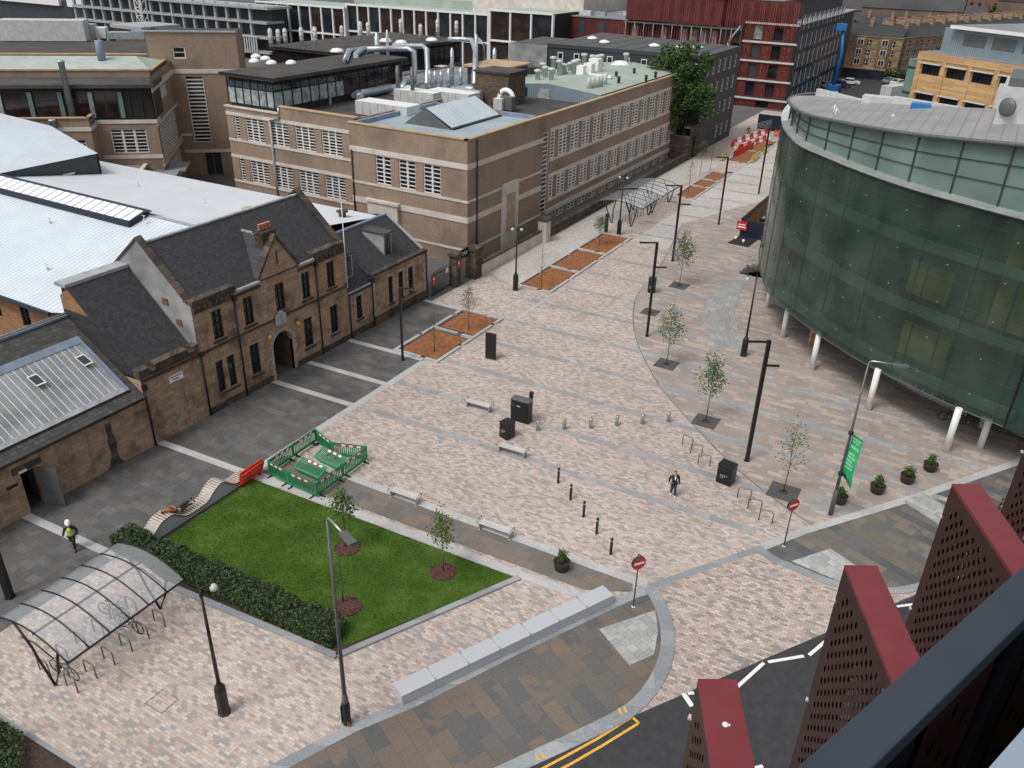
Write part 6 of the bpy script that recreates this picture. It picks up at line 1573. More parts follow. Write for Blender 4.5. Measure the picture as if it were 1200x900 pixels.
for q in [(978,127),(980,131),(1046,138),(1101,133),(1183,151)]:
    X,Y=G(q[0],q[1],17.9); b=MB(); b.tube([(X-.25,Y,17.7),(X,Y,18.15),(X+.25,Y,17.7)],.04,'whitepaint',5); b.tube([(X,Y-.25,17.7),(X,Y,18.15)],.04,'whitepaint',5); b.build('roof_anchor',dr)
b=MB(); b.box(-.6,60.5,18.4,10,66,20.9,'offwhite'); b.box(-.4,61,20.9,10,66,21.4,'greypole'); b.box(.5,60.3,21.4,10,65.5,22.0,'offwhite'); b.build('roof_plant_box',dr)
b=MB(); b.lathe((0,0,0),[(.55,0),(.5,.06),(.25,.14),(0,.16)],'greypole',18); o=b.build('satellite_dish',dr,local=True); o.location=(-.1,60.3-60,19.8); o.rotation_euler=(PI/2,0,-.5)
# ---- hoarding, stairs by the drum
t=thing('hoarding','dark navy hoarding box with timber sides and a small red sign','hoarding',(-21.9,88.8,0))
b=MB(); b.box(-21.9,88.7,0,-18.2,88.85,1.9,'navy'); b.build('end_panel',t)
b=MB(); 
for k in range(28): b.box(-21.98,88.9+k*.65,0,-21.88,89.4+k*.65,1.95,'timberorange'); 
b.box(-21.86,88.9,1.5,-21.8,107,1.7,'timberbrown'); b.box(-22.05,88.7,1.92,-21.8,107,2.0,'blackmatt'); b.build('timber_side',t)
b=MB()
for k in range(6): b.box(-21.2,91+k*2.6,0,-19.3,92.6+k*2.6,.9,'black'); b.box(-21.0,91.3+k*2.6,.9,-19.6,91.9+k*2.6,1.0,'harl')
b.split('stored_crate',t)
b=MB(); b.box(-22.3,88.45,.85,-21.2,88.52,1.8,'red'); b.box(-22.2,88.44,1.1,-21.3,88.449,1.25,'white'); b.box(-22.1,88.44,1.35,-21.4,88.449,1.45,'bannerpale') if False else b.box(-22.1,88.44,1.4,-21.4,88.449,1.5,'white'); b.build('red_sign',t)
t=thing('ground_mat','black rubber mat laid in front of the navy hoarding','mat',(-21,86.5,0)); b=MB(); b.prism([G(852,285),G(877,290),G(892,278),G(868,276)],.021,.05,'rubber'); b.build('mat',t)
t=thing('paint_tubs','two small white tubs standing on the black mat','tub',(*G(862,281),.05))
b=MB(); b.lathe((0,0,0),[(.13,0),(.15,.35),(.1,.36)],'white',10); b.build('tub',t,local=True); b=MB(); b.lathe((1.0,-.6,0),[(.13,0),(.15,.3),(.1,.31)],'white',10); b.build('tub',t,local=True)
X,Y=G(866,319); t=thing('steel_steps','short dark steps with galvanised handrails beside the glass building','steps',(X,Y,0))
b=MB()
for k in range(5): b.box(X+.2+k*.45,Y-.4,0,X+3.2,Y+2.0,.2+k*.17,'stonedark')
b.build('treads',t)
b=MB()
for y in (Y-.35,Y+1.9):
    b.tube([(X+.1,y,1.0),(X+2.2,y,1.9),(X+3.0,y,1.9)],.03,'galv',6); b.tube([(X+.1,y,.55),(X+2.2,y,1.4),(X+3.0,y,1.4)],.02,'galv',5)
    for k in range(5): b.tube([(X+.1+k*.52,y,.0+k*.17),(X+.1+k*.52,y,1.0+k*.22)],.025,'galv',5)
b.build('handrail',t)
# ================================================================= BACKGROUND
# dark grey brick block behind the wing
dg=thing('grey_brick_block','dark grey brick and metal-clad block with small pale windows behind the green tree','building',(-39.3,124,0))
w=MB()
hs=[]
for zc_ in (2.0,5.6,8.9,12.0):
    for k in range(6):
        if zc_<3 and k<3: continue
        hs.append((1.0+k*2.7,1.9+k*2.7,zc_-.9,zc_+.9))
wallface(w,(-39.3,124),E90,17.5,0,14.0,hs,.15,'greybrick'); w.prism([(-64,122.5),(-39.35,124.0),(-39.35,141.5),(-66,146)],0,13.9,'darkclad',top='darkroofsteel'); w.build('wall',dg)
for a,b_,za,zb in hs: window(dg,(-39.3,124),E90,a,b_,za,zb,1,2,.12,'glasspale','windowframe',.07,outer=.1)
b=MB(); fd=Vector((-39.3+64,124-122.5)).normalized()
an=math.atan2(fd.y,fd.x)
for k in range(9): b.obox((-64,122.5),an,1.6+k*2.7,-.06,11.0,2.5+k*2.7,-.005,12.9,'whitepaint'); b.obox((-64,122.5),an,1.72+k*2.7,-.08,11.12,2.38+k*2.7,-.062,11.9,'glass'); b.obox((-64,122.5),an,1.72+k*2.7,-.08,12.02,2.38+k*2.7,-.062,12.78,'glass')
b.split('clad_window',dg)
b=MB(); b.obox((-64,122.5),an,-.1,-.15,13.5,24.8,.1,14.02,'darkclad')
for x,y in ((-58,130),(-50,131),(-46,132),(-44,134),(-62,134)): b.lathe((x,y,13.95),[(.9,0),(.8,.25),(0,.5)],'white',12)
b.build('roof_trim',dg)
b=MB(); b.prism([(-73,118),(-64.5,121),(-66,132),(-75,129)],0,10.5,'darkclad',top='darkroofsteel'); b.prism([(-70.5,121.5),(-64.3,122.6),(-65,134),(-71,134)],10.5,13.7,'harl',top='darkroofsteel'); b.build('side_volume',dg)
# stone gateway wall between the wing and the grey block
gw=thing('ruined_gateway','rough dark rubble wall with a tall opening beside the street','wall',(-38.9,119.8,0))
b=MB(); wallface(b,(-38.9,119.8),E90,4.2,0,4.6,[(1.4,3.0,.001,3.2)],.9,'stonedark'); b.box(-39.9,119.75,4.55,-38.8,124,4.8,'stonedark'); wallface(b,(-43,119.8),0,4.1,0,3.5,[],.1,'stonedark'); b.build('wall',gw)
# big tree
random.seed(17)
t=thing('big_tree','large leafy green tree rising between the brick wing and the grey block','tree',(-40.6,122.9,0))
b=MB(); b.tube([(-40.6,122.9,0),(-41.0,122.8,5),(-41.3,122.6,10)],.45,'bark',8,r2=.2)
cl_=[]
for k in range(70):
    while True:
        p=Vector((random.uniform(-1,1),random.uniform(-1,1),random.uniform(-1,1)))
        if .25<p.length<=1: break
    cl_.append(Vector((-41.6+p.x*5.0,121.2+p.y*3.2,10.1+p.z*6.2)))
for c in cl_[::3]: b.tube([(-41,122.7,random.uniform(3,8)),tuple((c+Vector((-41,122.7,8)))/2+Vector((0,0,.5))),tuple(c)],.09,'bark',4,r2=.03)
b.build('trunk',t)
f=MB(); mi=f.mi('leafbig')
for c in cl_:
    r=random.uniform(.9,1.6)
    for _ in range(210):
        v=Vector((random.gauss(0,1),random.gauss(0,1),random.gauss(0,.8))); v=v.normalized()*r*random.uniform(.6,1.05)
        f.leafq(c+v,.42,mi)
f.build('crown',t)
# red building
rb_=thing('oxblood_clad_building','multi-storey oxblood red clad building under construction with white floor bands','building',(-38,172,0))
w=MB(); hs=[]
FLO=[1.6,5.05,8.5,11.9,15.2]
random.seed(12)
for zf in FLO[:-1]:
    for k in range(3): hs.append((48.4-1.2*0+ -48.4+ (k*3.9)+1.6, (k*3.9)+3.3, zf+.5, zf+2.9))
wallface(w,(-52,172),0,14,0,19.2,[(a+.6,b+.6,c_,d_) for a,b,c_,d_ in hs]+[(.6,2.6,.001,1.5),(8.5,11,.001,1.4)],.4,'redclad')
wallface(w,(-38,172),E90,58,0,15.2,[],.2,'greybrick'); wallface(w,(-41,176),E90,54,15.2,19.0,[],.2,'greybrick'); w.box(-70,172.6,0,-52.01,173,13.6,'redclad'); w.box(-72,171.0,14.3,-52,200,19.2,'redclad'); w.box(-102,172.5,9.6,-72,195,14.0,'redclad'); w.box(-96,173,0,-52,200,9.6,'rooffelt'); w.build('wall',rb_)
b=MB()
for a,b1,za,zb in hs: b.box(-52+a+.6,172.3,za,-52+b1+.6,172.36,zb,random.choice(['glass','glasspale','glass','darkclad']))
for k in range(9): a=-71+k*2.1; b.box(a,172.5,9.9,a+1.2,172.58,13.3,random.choice(['glasspale','glass']))
for k in range(5): a=-97+k*4.6; b.box(a,172.4,10.3,a+1.5,172.49,13.3,'glasspale' if k in (0,) else 'darkclad')
for zf in FLO[:-1]:
    for k in range(26): a=174+k*2.15; b.box(-38.0,a,zf+.4,-37.93,a+.9,zf+2.8,'glass')
b.box(-50.5,172.05,.1,-49,172.12,2.9,'tanbrick'); b.box(-44,172.05,.1,-42.8,172.12,2.8,'tanbrick'); b.split('window',rb_)
b=MB()
for zf in FLO: b.box(-47.8 if zf>2 else -48.5,171.7,zf-.16,-37.4,172.0,zf+.16,'offwhite')
b.split('white_floor_band',rb_)
b=MB()
for zf in FLO[:-1]:
    for k in range(70):
        x=random.choice([-47.3,-46.6,-43.5,-42.8,-39.6,-38.8])+random.uniform(-.25,.25); zq=zf+random.uniform(.3,2.7); b.box(x,171.93,zq,x+.12,171.99,zq+.3,'redstrip')
for k in range(70): x=-66+k*.42+random.uniform(-.1,.1); b.box(x,170.93,14.5,x+.08,170.99,18.9,'redstrip' if k%5<3 else 'redclad')
for k in range(40): x=-74+k*.55; b.box(x,172.35,9.8,x+.14,172.45,13.6,'redstrip')
b.build('vertical_batten',rb_,kind='stuff')
b=MB()
for zz in (13.9,9.6): b.box(-72.5,171.2,zz-.15,-48,172,zz+.15,'greypole')
for k in range(4):
    z=1.5+k*3.3; b.tube([(-50.5,171.3,z),(-48.3,171.3,z+3.2)] if k%2 else [(-48.3,171.3,z),(-50.5,171.3,z+3.2)],.16,'lead',5)
for x in (-51,-48): b.tube([(x,171.3,0),(x,171.3,15.5)],.14,'railblack',5)
for k in range(12): x=-72+k*2; b.tube([(x,171.2,9.8),(x,171.2,13.8)],.07,'lead',4)
b.build('scaffold',rb_)
b=MB(); b.box(-72.2,170.8,19.1,-51,200,19.35,'lead'); b.box(-52,171.9,19.1,-40.8,230,19.3,'roofgrey'); b.box(-41,176,15.1,-37.6,230,15.3,'lead'); b.box(-102,172.3,14,-72,195,14.2,'roofgrey')
for k in range(9): b.box(-71+k*2.2,170.7,19.0,-70+k*2.2,171.0,19.5,'whitepaint')
for k in range(14): X=random.uniform(-98,-74); Y=random.uniform(174,190); b.box(X,Y,14.2,X+random.uniform(1,3),Y+1.2,14.2+random.uniform(.4,1.2),random.choice(['offwhite','leadblue','galv']))
b.build('roof',rb_)
b=MB()
for k in range(26):
    a=174+k*2.15
    for j in range(5): b.box(-37.97,a+1.05,.3+j*3.45,-37.9,a+1.9,2.9+j*3.45,'lead' if k%2 else 'greypole')
b.split('side_panel',rb_)
# works area at the street end
t=thing('site_hoarding','dark blue site hoarding at the end of the street','hoarding',(-36,150,0)); b=MB(); b.box(-37,150,0,-29.5,150.4,2.6,'navy'); b.build('panel',t); b=MB(); b.box(-37,149.95,2.6,-29.5,150.45,2.7,'offwhite'); b.build('top_rail',t)
t=thing('green_tent','green sheeted enclosure at the end of the street beside the drum','enclosure',(-27,152,0)); b=MB(); b.ext([(-27.5,0),(-21.5,0),(-21.5,1.6),(-24.5,2.6),(-27.5,1.7)],'y',149,156,'greenplastic'); b.build('sheeting',t)
t=thing('mesh_fence','galvanised mesh fence beside the grey brick block','fence',(-36.5,141,0)); b=MB()
for k in range(24): b.tube([(-36.8+k*.10,138+k*.5,0),(-36.8+k*.10,138+k*.5,2.0)],.03,'galv',4)
for z in (.3,1.1,2.0): b.tube([(-36.8,138,z),(-34.5,149.5,z)],.035,'galv',4)
b.build('mesh',t)
def wfb(a,b_,label,col='red'):
    P,Q=Vector(a),Vector(b_); d=Q-P; n_=max(1,round(d.length/1.6)); 
    for k in range(n_):
        p=P+d*k/n_; t=thing('water_barrier',label,'traffic barrier',(p.x,p.y,0),math.atan2(d.y,d.x),'red and white road barriers at the street end')
        m='redplastic' if k%2==0 else 'white'
        b=MB(); L=d.length/n_-.06; b.ext([(-.28,0),(.28,0),(.28,.2),(.10,.45),(.10,.9),(-.10,.9),(-.10,.45),(-.28,.2)],'x',0,L,m if col=='red' else col); b.build('body',t,local=True)
wfb((-36.6,134.5),(-34.6,148),'red or white plastic road barrier in the left line at the street end')
wfb((-34.6,131),(-33.0,143),'red or white plastic road barrier in the second line at the street end')
wfb((-36.4,133.6),(-34.8,131.2),'red or white plastic road barrier closing the near end of the works')
for k in range(4): barrier((-33.9+k*.18,126+k*2.1),(-33.7+k*.18,128+k*2.1),f'red plastic barrier along the far gravel bed, {ord_(k)} from the camera',rm,grp='red plastic barriers by the far gravel bed',strip=False)
M['yellowplastic']=plain('yellow_plastic',(.62,.55,.08),.5); ym=barrier_meshes('yellowplastic',1)
for k,(a,b_) in enumerate([((-30.6,124),(-30.6,126)),((-30.6,126.2),(-30.6,128.2)),((-30.7,131),(-30.7,133)),((-34.6,122.6),(-34.6,124.6))]): barrier(a,b_,f'yellow plastic barrier at the far gravel bed, {ord_(k)} from the camera',ym,grp='yellow plastic barriers',strip=False)
for k in range(4): barrier((-33+k*.6,146+(k%2)),(-31+k*.6,145.5+(k%2)),f'red plastic barrier across the street end, {ord_(k)} from the left',rm,grp='red plastic barriers across the street end',strip=False)
# tan office
tn=thing('tan_office_building','sandy brick office block with strip windows and grey plant storey at the upper right','building',(-14.2,152,0))
fa=Vector((.2+14.2,141-152+.0)).normalized()
A1=math.atan2(141.5-152,.4+14.2)
w=MB(); hs=[]
Lx=34
for r_ in range(3):
    for k in range(7): hs.append((1.0+k*4.6,4.4+k*4.6,2.6+r_*4.25,4.1+r_*4.25))
wallface(w,(-14.2,152),A1,Lx,0,14.2,hs,.3,'tanbrick'); c_,s_=math.cos(A1),math.sin(A1)
P=[(-14.2,152),(-14.2+c_*Lx,152+s_*Lx),(-14.2+c_*Lx-s_*30,152+s_*Lx+c_*30),(-14.2-s_*30,152+c_*30)]
w.prism([P[0],P[3],(P[3][0]-.1,P[3][1]),(P[0][0]-.1,P[0][1]+.1)],0,14.2,'tanbrick'); w.build('wall',tn)
for h_ in hs: window(tn,(-14.2,152),A1,h_[0],h_[1],h_[2],h_[3],5,1,.28,'glass','darkframe',.06)
b=MB()
for h_ in hs: b.obox((-14.2,152),A1,h_[0]-.2,-.5,h_[3]+.05,h_[1]+.2,-.02,h_[3]+.17,'offwhite')
b.split('sunshade',tn)
b=MB()
for k in range(8): b.obox((-14.2,152),A1,.1+k*4.6,-.12,0,.8+k*4.6,-.005,13.2,'tanbrick')
b.obox((-14.2,152),A1,-.1,-.15,13.2,Lx,-.005,14.25,'tanbrick'); b.build('pilaster',tn)
b=MB(); b.obox((-14.2,152),A1,0,.2,14.0,Lx,30,14.3,'roofgrey'); b.obox((-14.2,152),A1,1.5,2.5,14.3,Lx,28,17.8,'corrugated'); b.build('plant_storey',tn)
b=MB(); b.obox((-14.2,152),A1,3.2,1.4,17.8,Lx+2,30,18.3,'whitepaint',top='roofgrey')
b.build('roof',tn)
b=MB()
for k in range(6): b.obox((-14.2,152),A1,5.2+k*5,2.44,15.6,9.0+k*5,2.49,17.2,'greypole')
b.split('louvre',tn)
b=MB(); b.obox((-14.2,152),A1,-3,1.5,0,-.1,12,12.8,'clerestory',top='roofgrey'); 
for z in (3.8,7.6,11.4): b.obox((-14.2,152),A1,-3.05,1.45,z,-.05,1.5,z+.3,'darkframe')
b.build('glazed_link',tn)
# far tenements
random.seed(41)
def tenement(label,P,ang,L,D,floors,chim=4,roofm='slateroof',grp='sandstone tenement rows',fh=3.0,bay=False,z0_=0,name='tenement_block',detail=True):
    H_=floors*fh+.6
    t=thing(name,label,'building',(P[0],P[1],z0_),ang,group=grp)
    w=MB(); n=int(L/2.7); hs=[(.9+k*2.7,2.0+k*2.7,1.0+f*fh,2.7+f*fh) for f in range(floors) for k in range(n)] if detail else []
    wallface(w,(0,0),0,L,0,H_,hs,.2,'tenement'); m=int(D/2.7)
    hs2=[(.9+k*2.7,2.0+k*2.7,1.0+f*fh,2.7+f*fh) for f in range(floors) for k in range(m)] if detail else []
    wallface(w,(L,0),E90,D,0,H_,hs2,.2,'tenement'); wallface(w,(0,D),-E90,D,0,H_,hs2,.2,'tenement'); wallface(w,(L,D),PI,L,0,H_,[],.2,'tenement'); 
    if detail: w.box(.25,.25,0,L-.25,D-.25,H_-.3,'glass')
    w.box(-.15,-.2,H_,L+.15,D+.2,H_+.25,'tenement')
    if detail:
        for f in range(1,floors+1): w.box(-.06,-.06,f*fh+.1,L+.06,0,f*fh+.3,'tenement')
    w.build('wall',t,local=True)
    if detail:
        b=MB()
        for a,b_,za,zb in hs: b.box(a,.12,(za+zb)/2-.04,b_,.16,(za+zb)/2+.04,'windowframe'); b.box((a+b_)/2-.04,.12,za,(a+b_)/2+.04,.16,zb,'windowframe')
        for a,b_,za,zb in hs2: b.box(L-.16,a,(za+zb)/2-.04,L-.12,b_,(za+zb)/2+.04,'windowframe'); b.box(.12,a,(za+zb)/2-.04,.16,b_,(za+zb)/2+.04,'windowframe')
        b.build('window',t,local=True)
    r=MB(); r.ext([(-.2,H_+.2),(D/2,H_+3.4),(D+.2,H_+.2)],'x',.1,L-.1,roofm); ro__=r.build('roof',t,local=True)
    c=MB()
    for k in range(chim):
        x=L*(k)/(max(1,chim-1)); x=min(max(x,.5),L-.5); c.box(x-.45,D/2-1.5,H_+1,x+.45,D/2+1.5,H_+4.8,'tenement')
        for j in range(5): c.lathe((x,D/2-1.1+j*.55,H_+4.8),[(.15,0),(.12,.6)],'terracotta',6)
    c.split('chimney',ro__,local=True); t.scale=(1,1,.74); return t
tb=tenement('four-storey sandstone corner tenement with blue-grey slate roof behind the blue lift',(-43,232),.0,17,13,4,3,grp=None,fh=3.0)
b=MB(); b.box(-.5,-2.6,0,17.2,-.05,3.0,'cardark'); b.box(-.7,-2.8,3.0,17.4,0,3.3,'tenement'); b.box(.5,-2.62,.4,16.5,-2.55,2.6,'glass')
b.build('shopfront',tb,local=True)
b=MB()
for x in (6.2,11.8):
    b.prism([(x,-.05),(x+.7,-1.1),(x+2.3,-1.1),(x+3.0,-.05)],3.3,12.2,'tenement')
    for f in range(3): b.box(x+.8,-1.15,4.3+f*3,x+2.2,-1.105,6.0+f*3,'windowframe'); b.box(x+.9,-1.18,4.4+f*3,x+1.45,-1.155,5.9+f*3,'glass'); b.box(x+1.55,-1.18,4.4+f*3,x+2.1,-1.155,5.9+f*3,'glass')
b.build('bay_window',tb,local=True)
for k in range(5): tenement('long row of sandstone tenements with many chimneys receding at the upper right',(-25.5+k*9.5,236+k*23),math.radians(66),24.5,12,4,5)
for k in range(4): tenement('distant sandstone tenement row with dark slate roof',(-60+k*24,300+k*9),.1,22,12,3,4)
# carpet of distant city houses
M['cityroof']=plain('distant_slate_roof',(.055,.054,.056),.9,var=.35,scale=.08); M['citywall']=plain('distant_stone_wall',(.17,.13,.10),.9,var=.45,scale=.06); M['cityred']=plain('distant_red_wall',(.16,.09,.065),.9,var=.3,scale=.06)
def house_mesh(L,D,Hh,wm,rm_):
    w=MB(); w.box(-L/2,-D/2,0,L/2,D/2,Hh,wm)
    for f in range(int(Hh/3)):
        for k in range(int(L/3)): x=-L/2+.8+k*3; w.box(x,-D/2-.03,1+f*3,x+1.1,-D/2-.002,2.6+f*3,'glass')
        for k in range(int(D/3)): y=-D/2+.8+k*3; w.box(L/2+.002,y,1+f*3,L/2+.03,y+1.1,2.6+f*3,'glass')
    r=MB(); r.ext([(-D/2-.3,Hh),(0,Hh+D*.33),(D/2+.3,Hh)],'x',-L/2-.2,L/2+.2,rm_)
    c=MB()
    for x in (-L/2+.6,0,L/2-.6): c.box(x-.4,-1.2,Hh+1.5,x+.4,1.2,Hh+D*.33+1.8,wm)
    return w.mesh('wall'),r.mesh('roof'),c.mesh('chimney')
hm=[house_mesh(*a) for a in [(30,11,11,'citywall','cityroof'),(18,10,8,'citywall','cityroof'),(42,12,11,'cityred','cityroof'),(14,14,9,'tenement','cityroof'),(26,10,7,'cityred','cityroof')]]
cnt=0; n_try=0
placed=[]
while cnt<150 and n_try<6000:
    n_try+=1
    Y=random.uniform(262,760); X=random.uniform(-.62*Y-30,.28*Y-30)
    if X<-95 and Y<300: continue
    if -60<X<60 and Y<360 and abs(X-(-25+ (Y-236)*.41))<34: continue
    if any(abs(X-a)<24 and abs(Y-b_)<15 for a,b_ in placed): continue
    placed.append((X,Y)); wm_,rm2,cm_=random.choice(hm)
    t=thing('city_house','distant stone city block with a dark pitched roof','building',(X,Y,0),random.choice([0,0,.15,1.2,1.4])+random.uniform(-.05,.05),group='distant city blocks towards the skyline'); t.scale=(1,1,random.uniform(.75,1.15))
    for nm,me in (('wall',wm_),('roof',rm2)):
        o=bpy.data.objects.new(nm,me); COL.objects.link(o); o.parent=t
        if nm=='roof': c=bpy.data.objects.new('chimney',cm_); COL.objects.link(c); c.parent=o
    cnt+=1
# glassed office with white frames
gl=thing('white_framed_office','long dark-glazed office building with a white frame grid at the top','building',(-171,172,0))
def grid(mb,P,ang,L,z0_,z1_,rows,dx,m='whitepaint',gm='glassbrown',th=.36):
    mb.obox(P,ang,0,.5,z0_,L,14,z1_,'blackmatt',top='greenmembrane'); n=int(L/dx)
    for k in range(n):
        for r_ in range(rows): 
            za=z0_+(z1_-z0_)*r_/rows; zb=z0_+(z1_-z0_)*(r_+1)/rows
            mb.obox(P,ang,L*k/n+th/2,.3,za+th/2,L*(k+1)/n-th/2,.45,zb-th/2,gm if random.random()<.7 else 'glass')
    for k in range(n+1): mb.obox(P,ang,L*k/n-th/2,-.15,z0_,L*k/n+th/2,.55,z1_,m)
    for r_ in range(rows+1): z=z0_+(z1_-z0_)*r_/rows; mb.obox(P,ang,-.2,-.22,z-th/2,L+.2,.6,z+th/2,m)
for nm,P_,L_,za,zb,rw,dx in (('taller_wing',(-174,170),29,.2,12.4,2,3.3),('long_wing',(-145,171),47,1.5,13.2,2,3.3),('right_wing',(-100,164),15,3,14.8,2,4.2)):
    b=MB(); grid(b,P_,0,L_,za,zb,rw,dx); b.build(nm,gl)
b=MB(); b.box(-150,180,13,-108,195,15,'greenmembrane'); b.box(-112,176,13,-84,200,19,'concreteband'); b.box(-98,176,19,-84,200,20,'darkclad'); b.build('roof_plant',gl)
# concrete frame under construction
cf=thing('concrete_frame','unfinished grey concrete office frame with open floors and white shutters at the upper left','building',(-230,160,0))
b=MB()
for f in range(4):
    z=1.5+f*3.4; b.box(-235,160,z,-161,166,z+.55,'lead')
for k in range(18):
    b.box(-235+k*4,160.3,0,-234.4+k*4,161,12.5,'lead')
b.build('slab_and_columns',cf)
b=MB(); b.box(-235,163,0,-162,168,12,'darkclad')
for k in range(51): x=-205+k*.8; b.box(x,159.7,1.4 if x>-190 else 2.4,x+.32,159.95,5.3,'offwhite')
b.box(-205,159.6,5.2,-164,160,5.5,'offwhite'); b.box(-206,159.8,11.6,-160,168,12.1,'lead'); b.build('infill',cf)
t=thing('tower_crane_mast','white lattice tower crane mast at the upper left','crane',(-199,150,0))
b=MB()
X,Y=-188,146
for dx_,dy_ in ((-.9,-.9),(.9,-.9),(.9,.9),(-.9,.9)): b.tube([(X+dx_,Y+dy_,0),(X+dx_,Y+dy_,26)],.15,'whitepaint',5)
for k in range(14):
    z=k*1.9; b.tube([(X-.9,Y-.9,z),(X+.9,Y-.9,z+1.9)],.09,'whitepaint',4); b.tube([(X+.9,Y-.9,z),(X-.9,Y-.9,z+1.9)],.09,'whitepaint',4); b.tube([(X+.9,Y-.9,z),(X+.9,Y+.9,z+1.9)],.09,'whitepaint',4); b.tube([(X-.9,Y-.9,z),(X+.9,Y-.9,z)],.09,'whitepaint',4)
t.location=(X,Y,0); b.build('mast',t)
t=thing('warehouse_roofs','dark building with white roof panels at the top left corner','building',(-260,190,0)); b=MB(); b.box(-300,175,0,-215,215,8,'darkclad'); b.build('wall',t)
b=MB(); b.box(-295,174,6.5,-262,178,9.5,'whitepaint'); b.box(-258,174,6.5,-228,178,9.5,'whitepaint'); b.split('roof_panel',t); b=MB(); b.box(-226,172,0,-214,178,5,'cityred'); b.build('brick_end',t)
t=thing('brown_annexe_block','brown brick block right of the crane mast behind the stair tower','building',(-170,140,0)); b=MB(); b.box(-186,136,0,-176,146,7.6,'darkbrick'); b.build('wall',t); b=MB(); b.box(-186.5,135.5,7.6,-175.5,146.5,8.3,'lead'); b.build('roof',t)
# cherry picker, cars, lorry
X,Y=G(975,108)
t=thing('boom_lift','tall blue boom lift standing behind the glass building','boom lift',(X,Y,0))
b=MB(); b.box(X-1.3,Y-2,.5,X+1.3,Y+2,1.6,'blue'); b.build('chassis',t)
for dx_ in (-1.2,1.2):
    for dy_ in (-1.4,1.4): b=MB(); b.tube([(X+dx_-.2,Y+dy_,.5),(X+dx_+.2,Y+dy_,.5)],.5,'rubber',12); b.build('wheel',t)
b=MB(); b.tube([(X,Y,1.6),(X+.4,Y,8),(X-.2,Y,13)],.42,'blue',6,r2=.28); b.build('boom',t); b=MB(); b.box(X-1.6,Y-.8,12.6,X+.4,Y+.8,13.9,'blue'); b.build('basket',t)
_carm={}
def car(label,P,ang,m):
    if m not in _carm:
        b=MB(); b.ext([(-2.1,.35),(2.1,.35),(2.15,.75),(1.3,.88),(.75,1.40),(-1.0,1.42),(-1.75,.95),(-2.15,.85)],'x',0,0,m) if False else None
        prof=[(-2.1,.3),(2.1,.3),(2.15,.75),(1.25,.9),(.65,1.38),(-1.0,1.42),(-1.8,.95),(-2.15,.85)]
        b=MB(); n_=len(prof)
        for y0,y1 in ((-.85,.85),):
            for k in range(n_): (x0,z0_),(x1,z1_)=prof[k],prof[(k+1)%n_]; b.face([(x0,y0,z0_),(x1,y0,z1_),(x1,y1,z1_),(x0,y1,z0_)],m)
            b.face([(x,y0,z) for x,z in prof],m); b.face([(x,y1,z) for x,z in prof][::-1],m)
        g=MB(); 
        for y in (-.86,.86): s__=-1 if y<0 else 1; g.box(-1.3,y,.95,.85,y+.01*s__,1.28,'glass')
        g.face([(1.2,-.75,.94),(1.2,.75,.94),(.70,.7,1.37),(.70,-.7,1.37)],'glass'); g.face([(-1.75,-.75,1.0),(-1.07,-.7,1.42),(-1.07,.7,1.42),(-1.75,.75,1.0)],'glass')
        w=MB(); w.tube([(0,-.1,0),(0,.1,0)],.32,'rubber',14); w.tube([(0,-.11,0),(0,.11,0)],.18,'steel',10)
        _carm[m]=(b.mesh('body'),g.mesh('window_glass'),w.mesh('wheel'))
    t=thing('parked_car',label,'car',(P[0],P[1],0),ang,group='cars on the street behind the glass building')
    a,g_,w_=_carm[m]
    for nm,me,loc in [('body',a,(0,0,0)),('window_glass',g_,(0,0,0))]+[('wheel',w_,(x,y,.32)) for x in (-1.35,1.35) for y in (-.8,.8)]:
        o=bpy.data.objects.new(nm,me); COL.objects.link(o); o.parent=t; o.location=loc
car('white car crossing the road near the blue lift',G(996,99),.1,'carwhite')
for k,(q,m,a,l) in enumerate([((967,103),'carsilver',1.2,'silver car nearest the blue lift'),((985,102),'cardark',.2,'dark car behind the white car'),((1043,98),'carsilver',1.1,'silver car parked by the hedge line'),((1050,93),'cardark',1.1,'dark car second along the hedge line'),((1056,89),'carwhite',1.1,'white car third along the hedge line'),((1052,100),'carwhite',1.1,'white van-like car beside the glazed link')]): car(l,G(*q),a,m)
t=thing('cement_lorry','pale lorry parked behind the curved roof','lorry',(*G(1048,118),0),1.15)
b=MB(); b.box(-4,-1.2,.9,2.2,1.2,3.2,'offwhite'); b.build('body',t,local=True); b=MB(); b.box(2.3,-1.15,.6,4.2,1.15,2.8,'lead'); b.box(3.6,-1.0,1.7,4.21,1.0,2.5,'glass'); b.build('cab',t,local=True)
for x in (-3,-1.6,3.2):
    for y in (-1,1): b=MB(); b.tube([(x,y-.15,.5),(x,y+.15,.5)],.5,'rubber',12); b.build('wheel',t,local=True)
t=thing('dark_hedge','dark green hedge in front of the receding tenements','hedge',(-26,226,0)); b=MB(); mi=b.mi('hedge')
for _ in range(2500): b.leafq(Vector((random.uniform(-28,-12),0,random.uniform(.2,2.6)))+Vector((0,random.uniform(228,232),0)),.7,mi)
b.build('foliage',t)
for k,(q,hh) in enumerate([((990,62),9),((1165,35),10),((1150,30),9),((1005,40),9)]):
    X,Y=G(*q); t=thing('distant_tree','dark distant tree among the city roofs','tree',(X,Y,0),group='dark trees among the distant roofs')
    b=MB(); b.tube([(X,Y,0),(X,Y,hh*.7)],.4,'bark',6,r2=.15); b.build('trunk',t); b=MB(); mi=b.mi('leafbig')
    for _ in range(1500):
        v=Vector((random.gauss(0,1),random.gauss(0,1),random.gauss(0,.8))).normalized()*random.uniform(.5,1); b.leafq(Vector((X+v.x*4,Y+v.y*4,hh*.65+v.z*3.6)),.9,mi)
    b.build('crown',t)
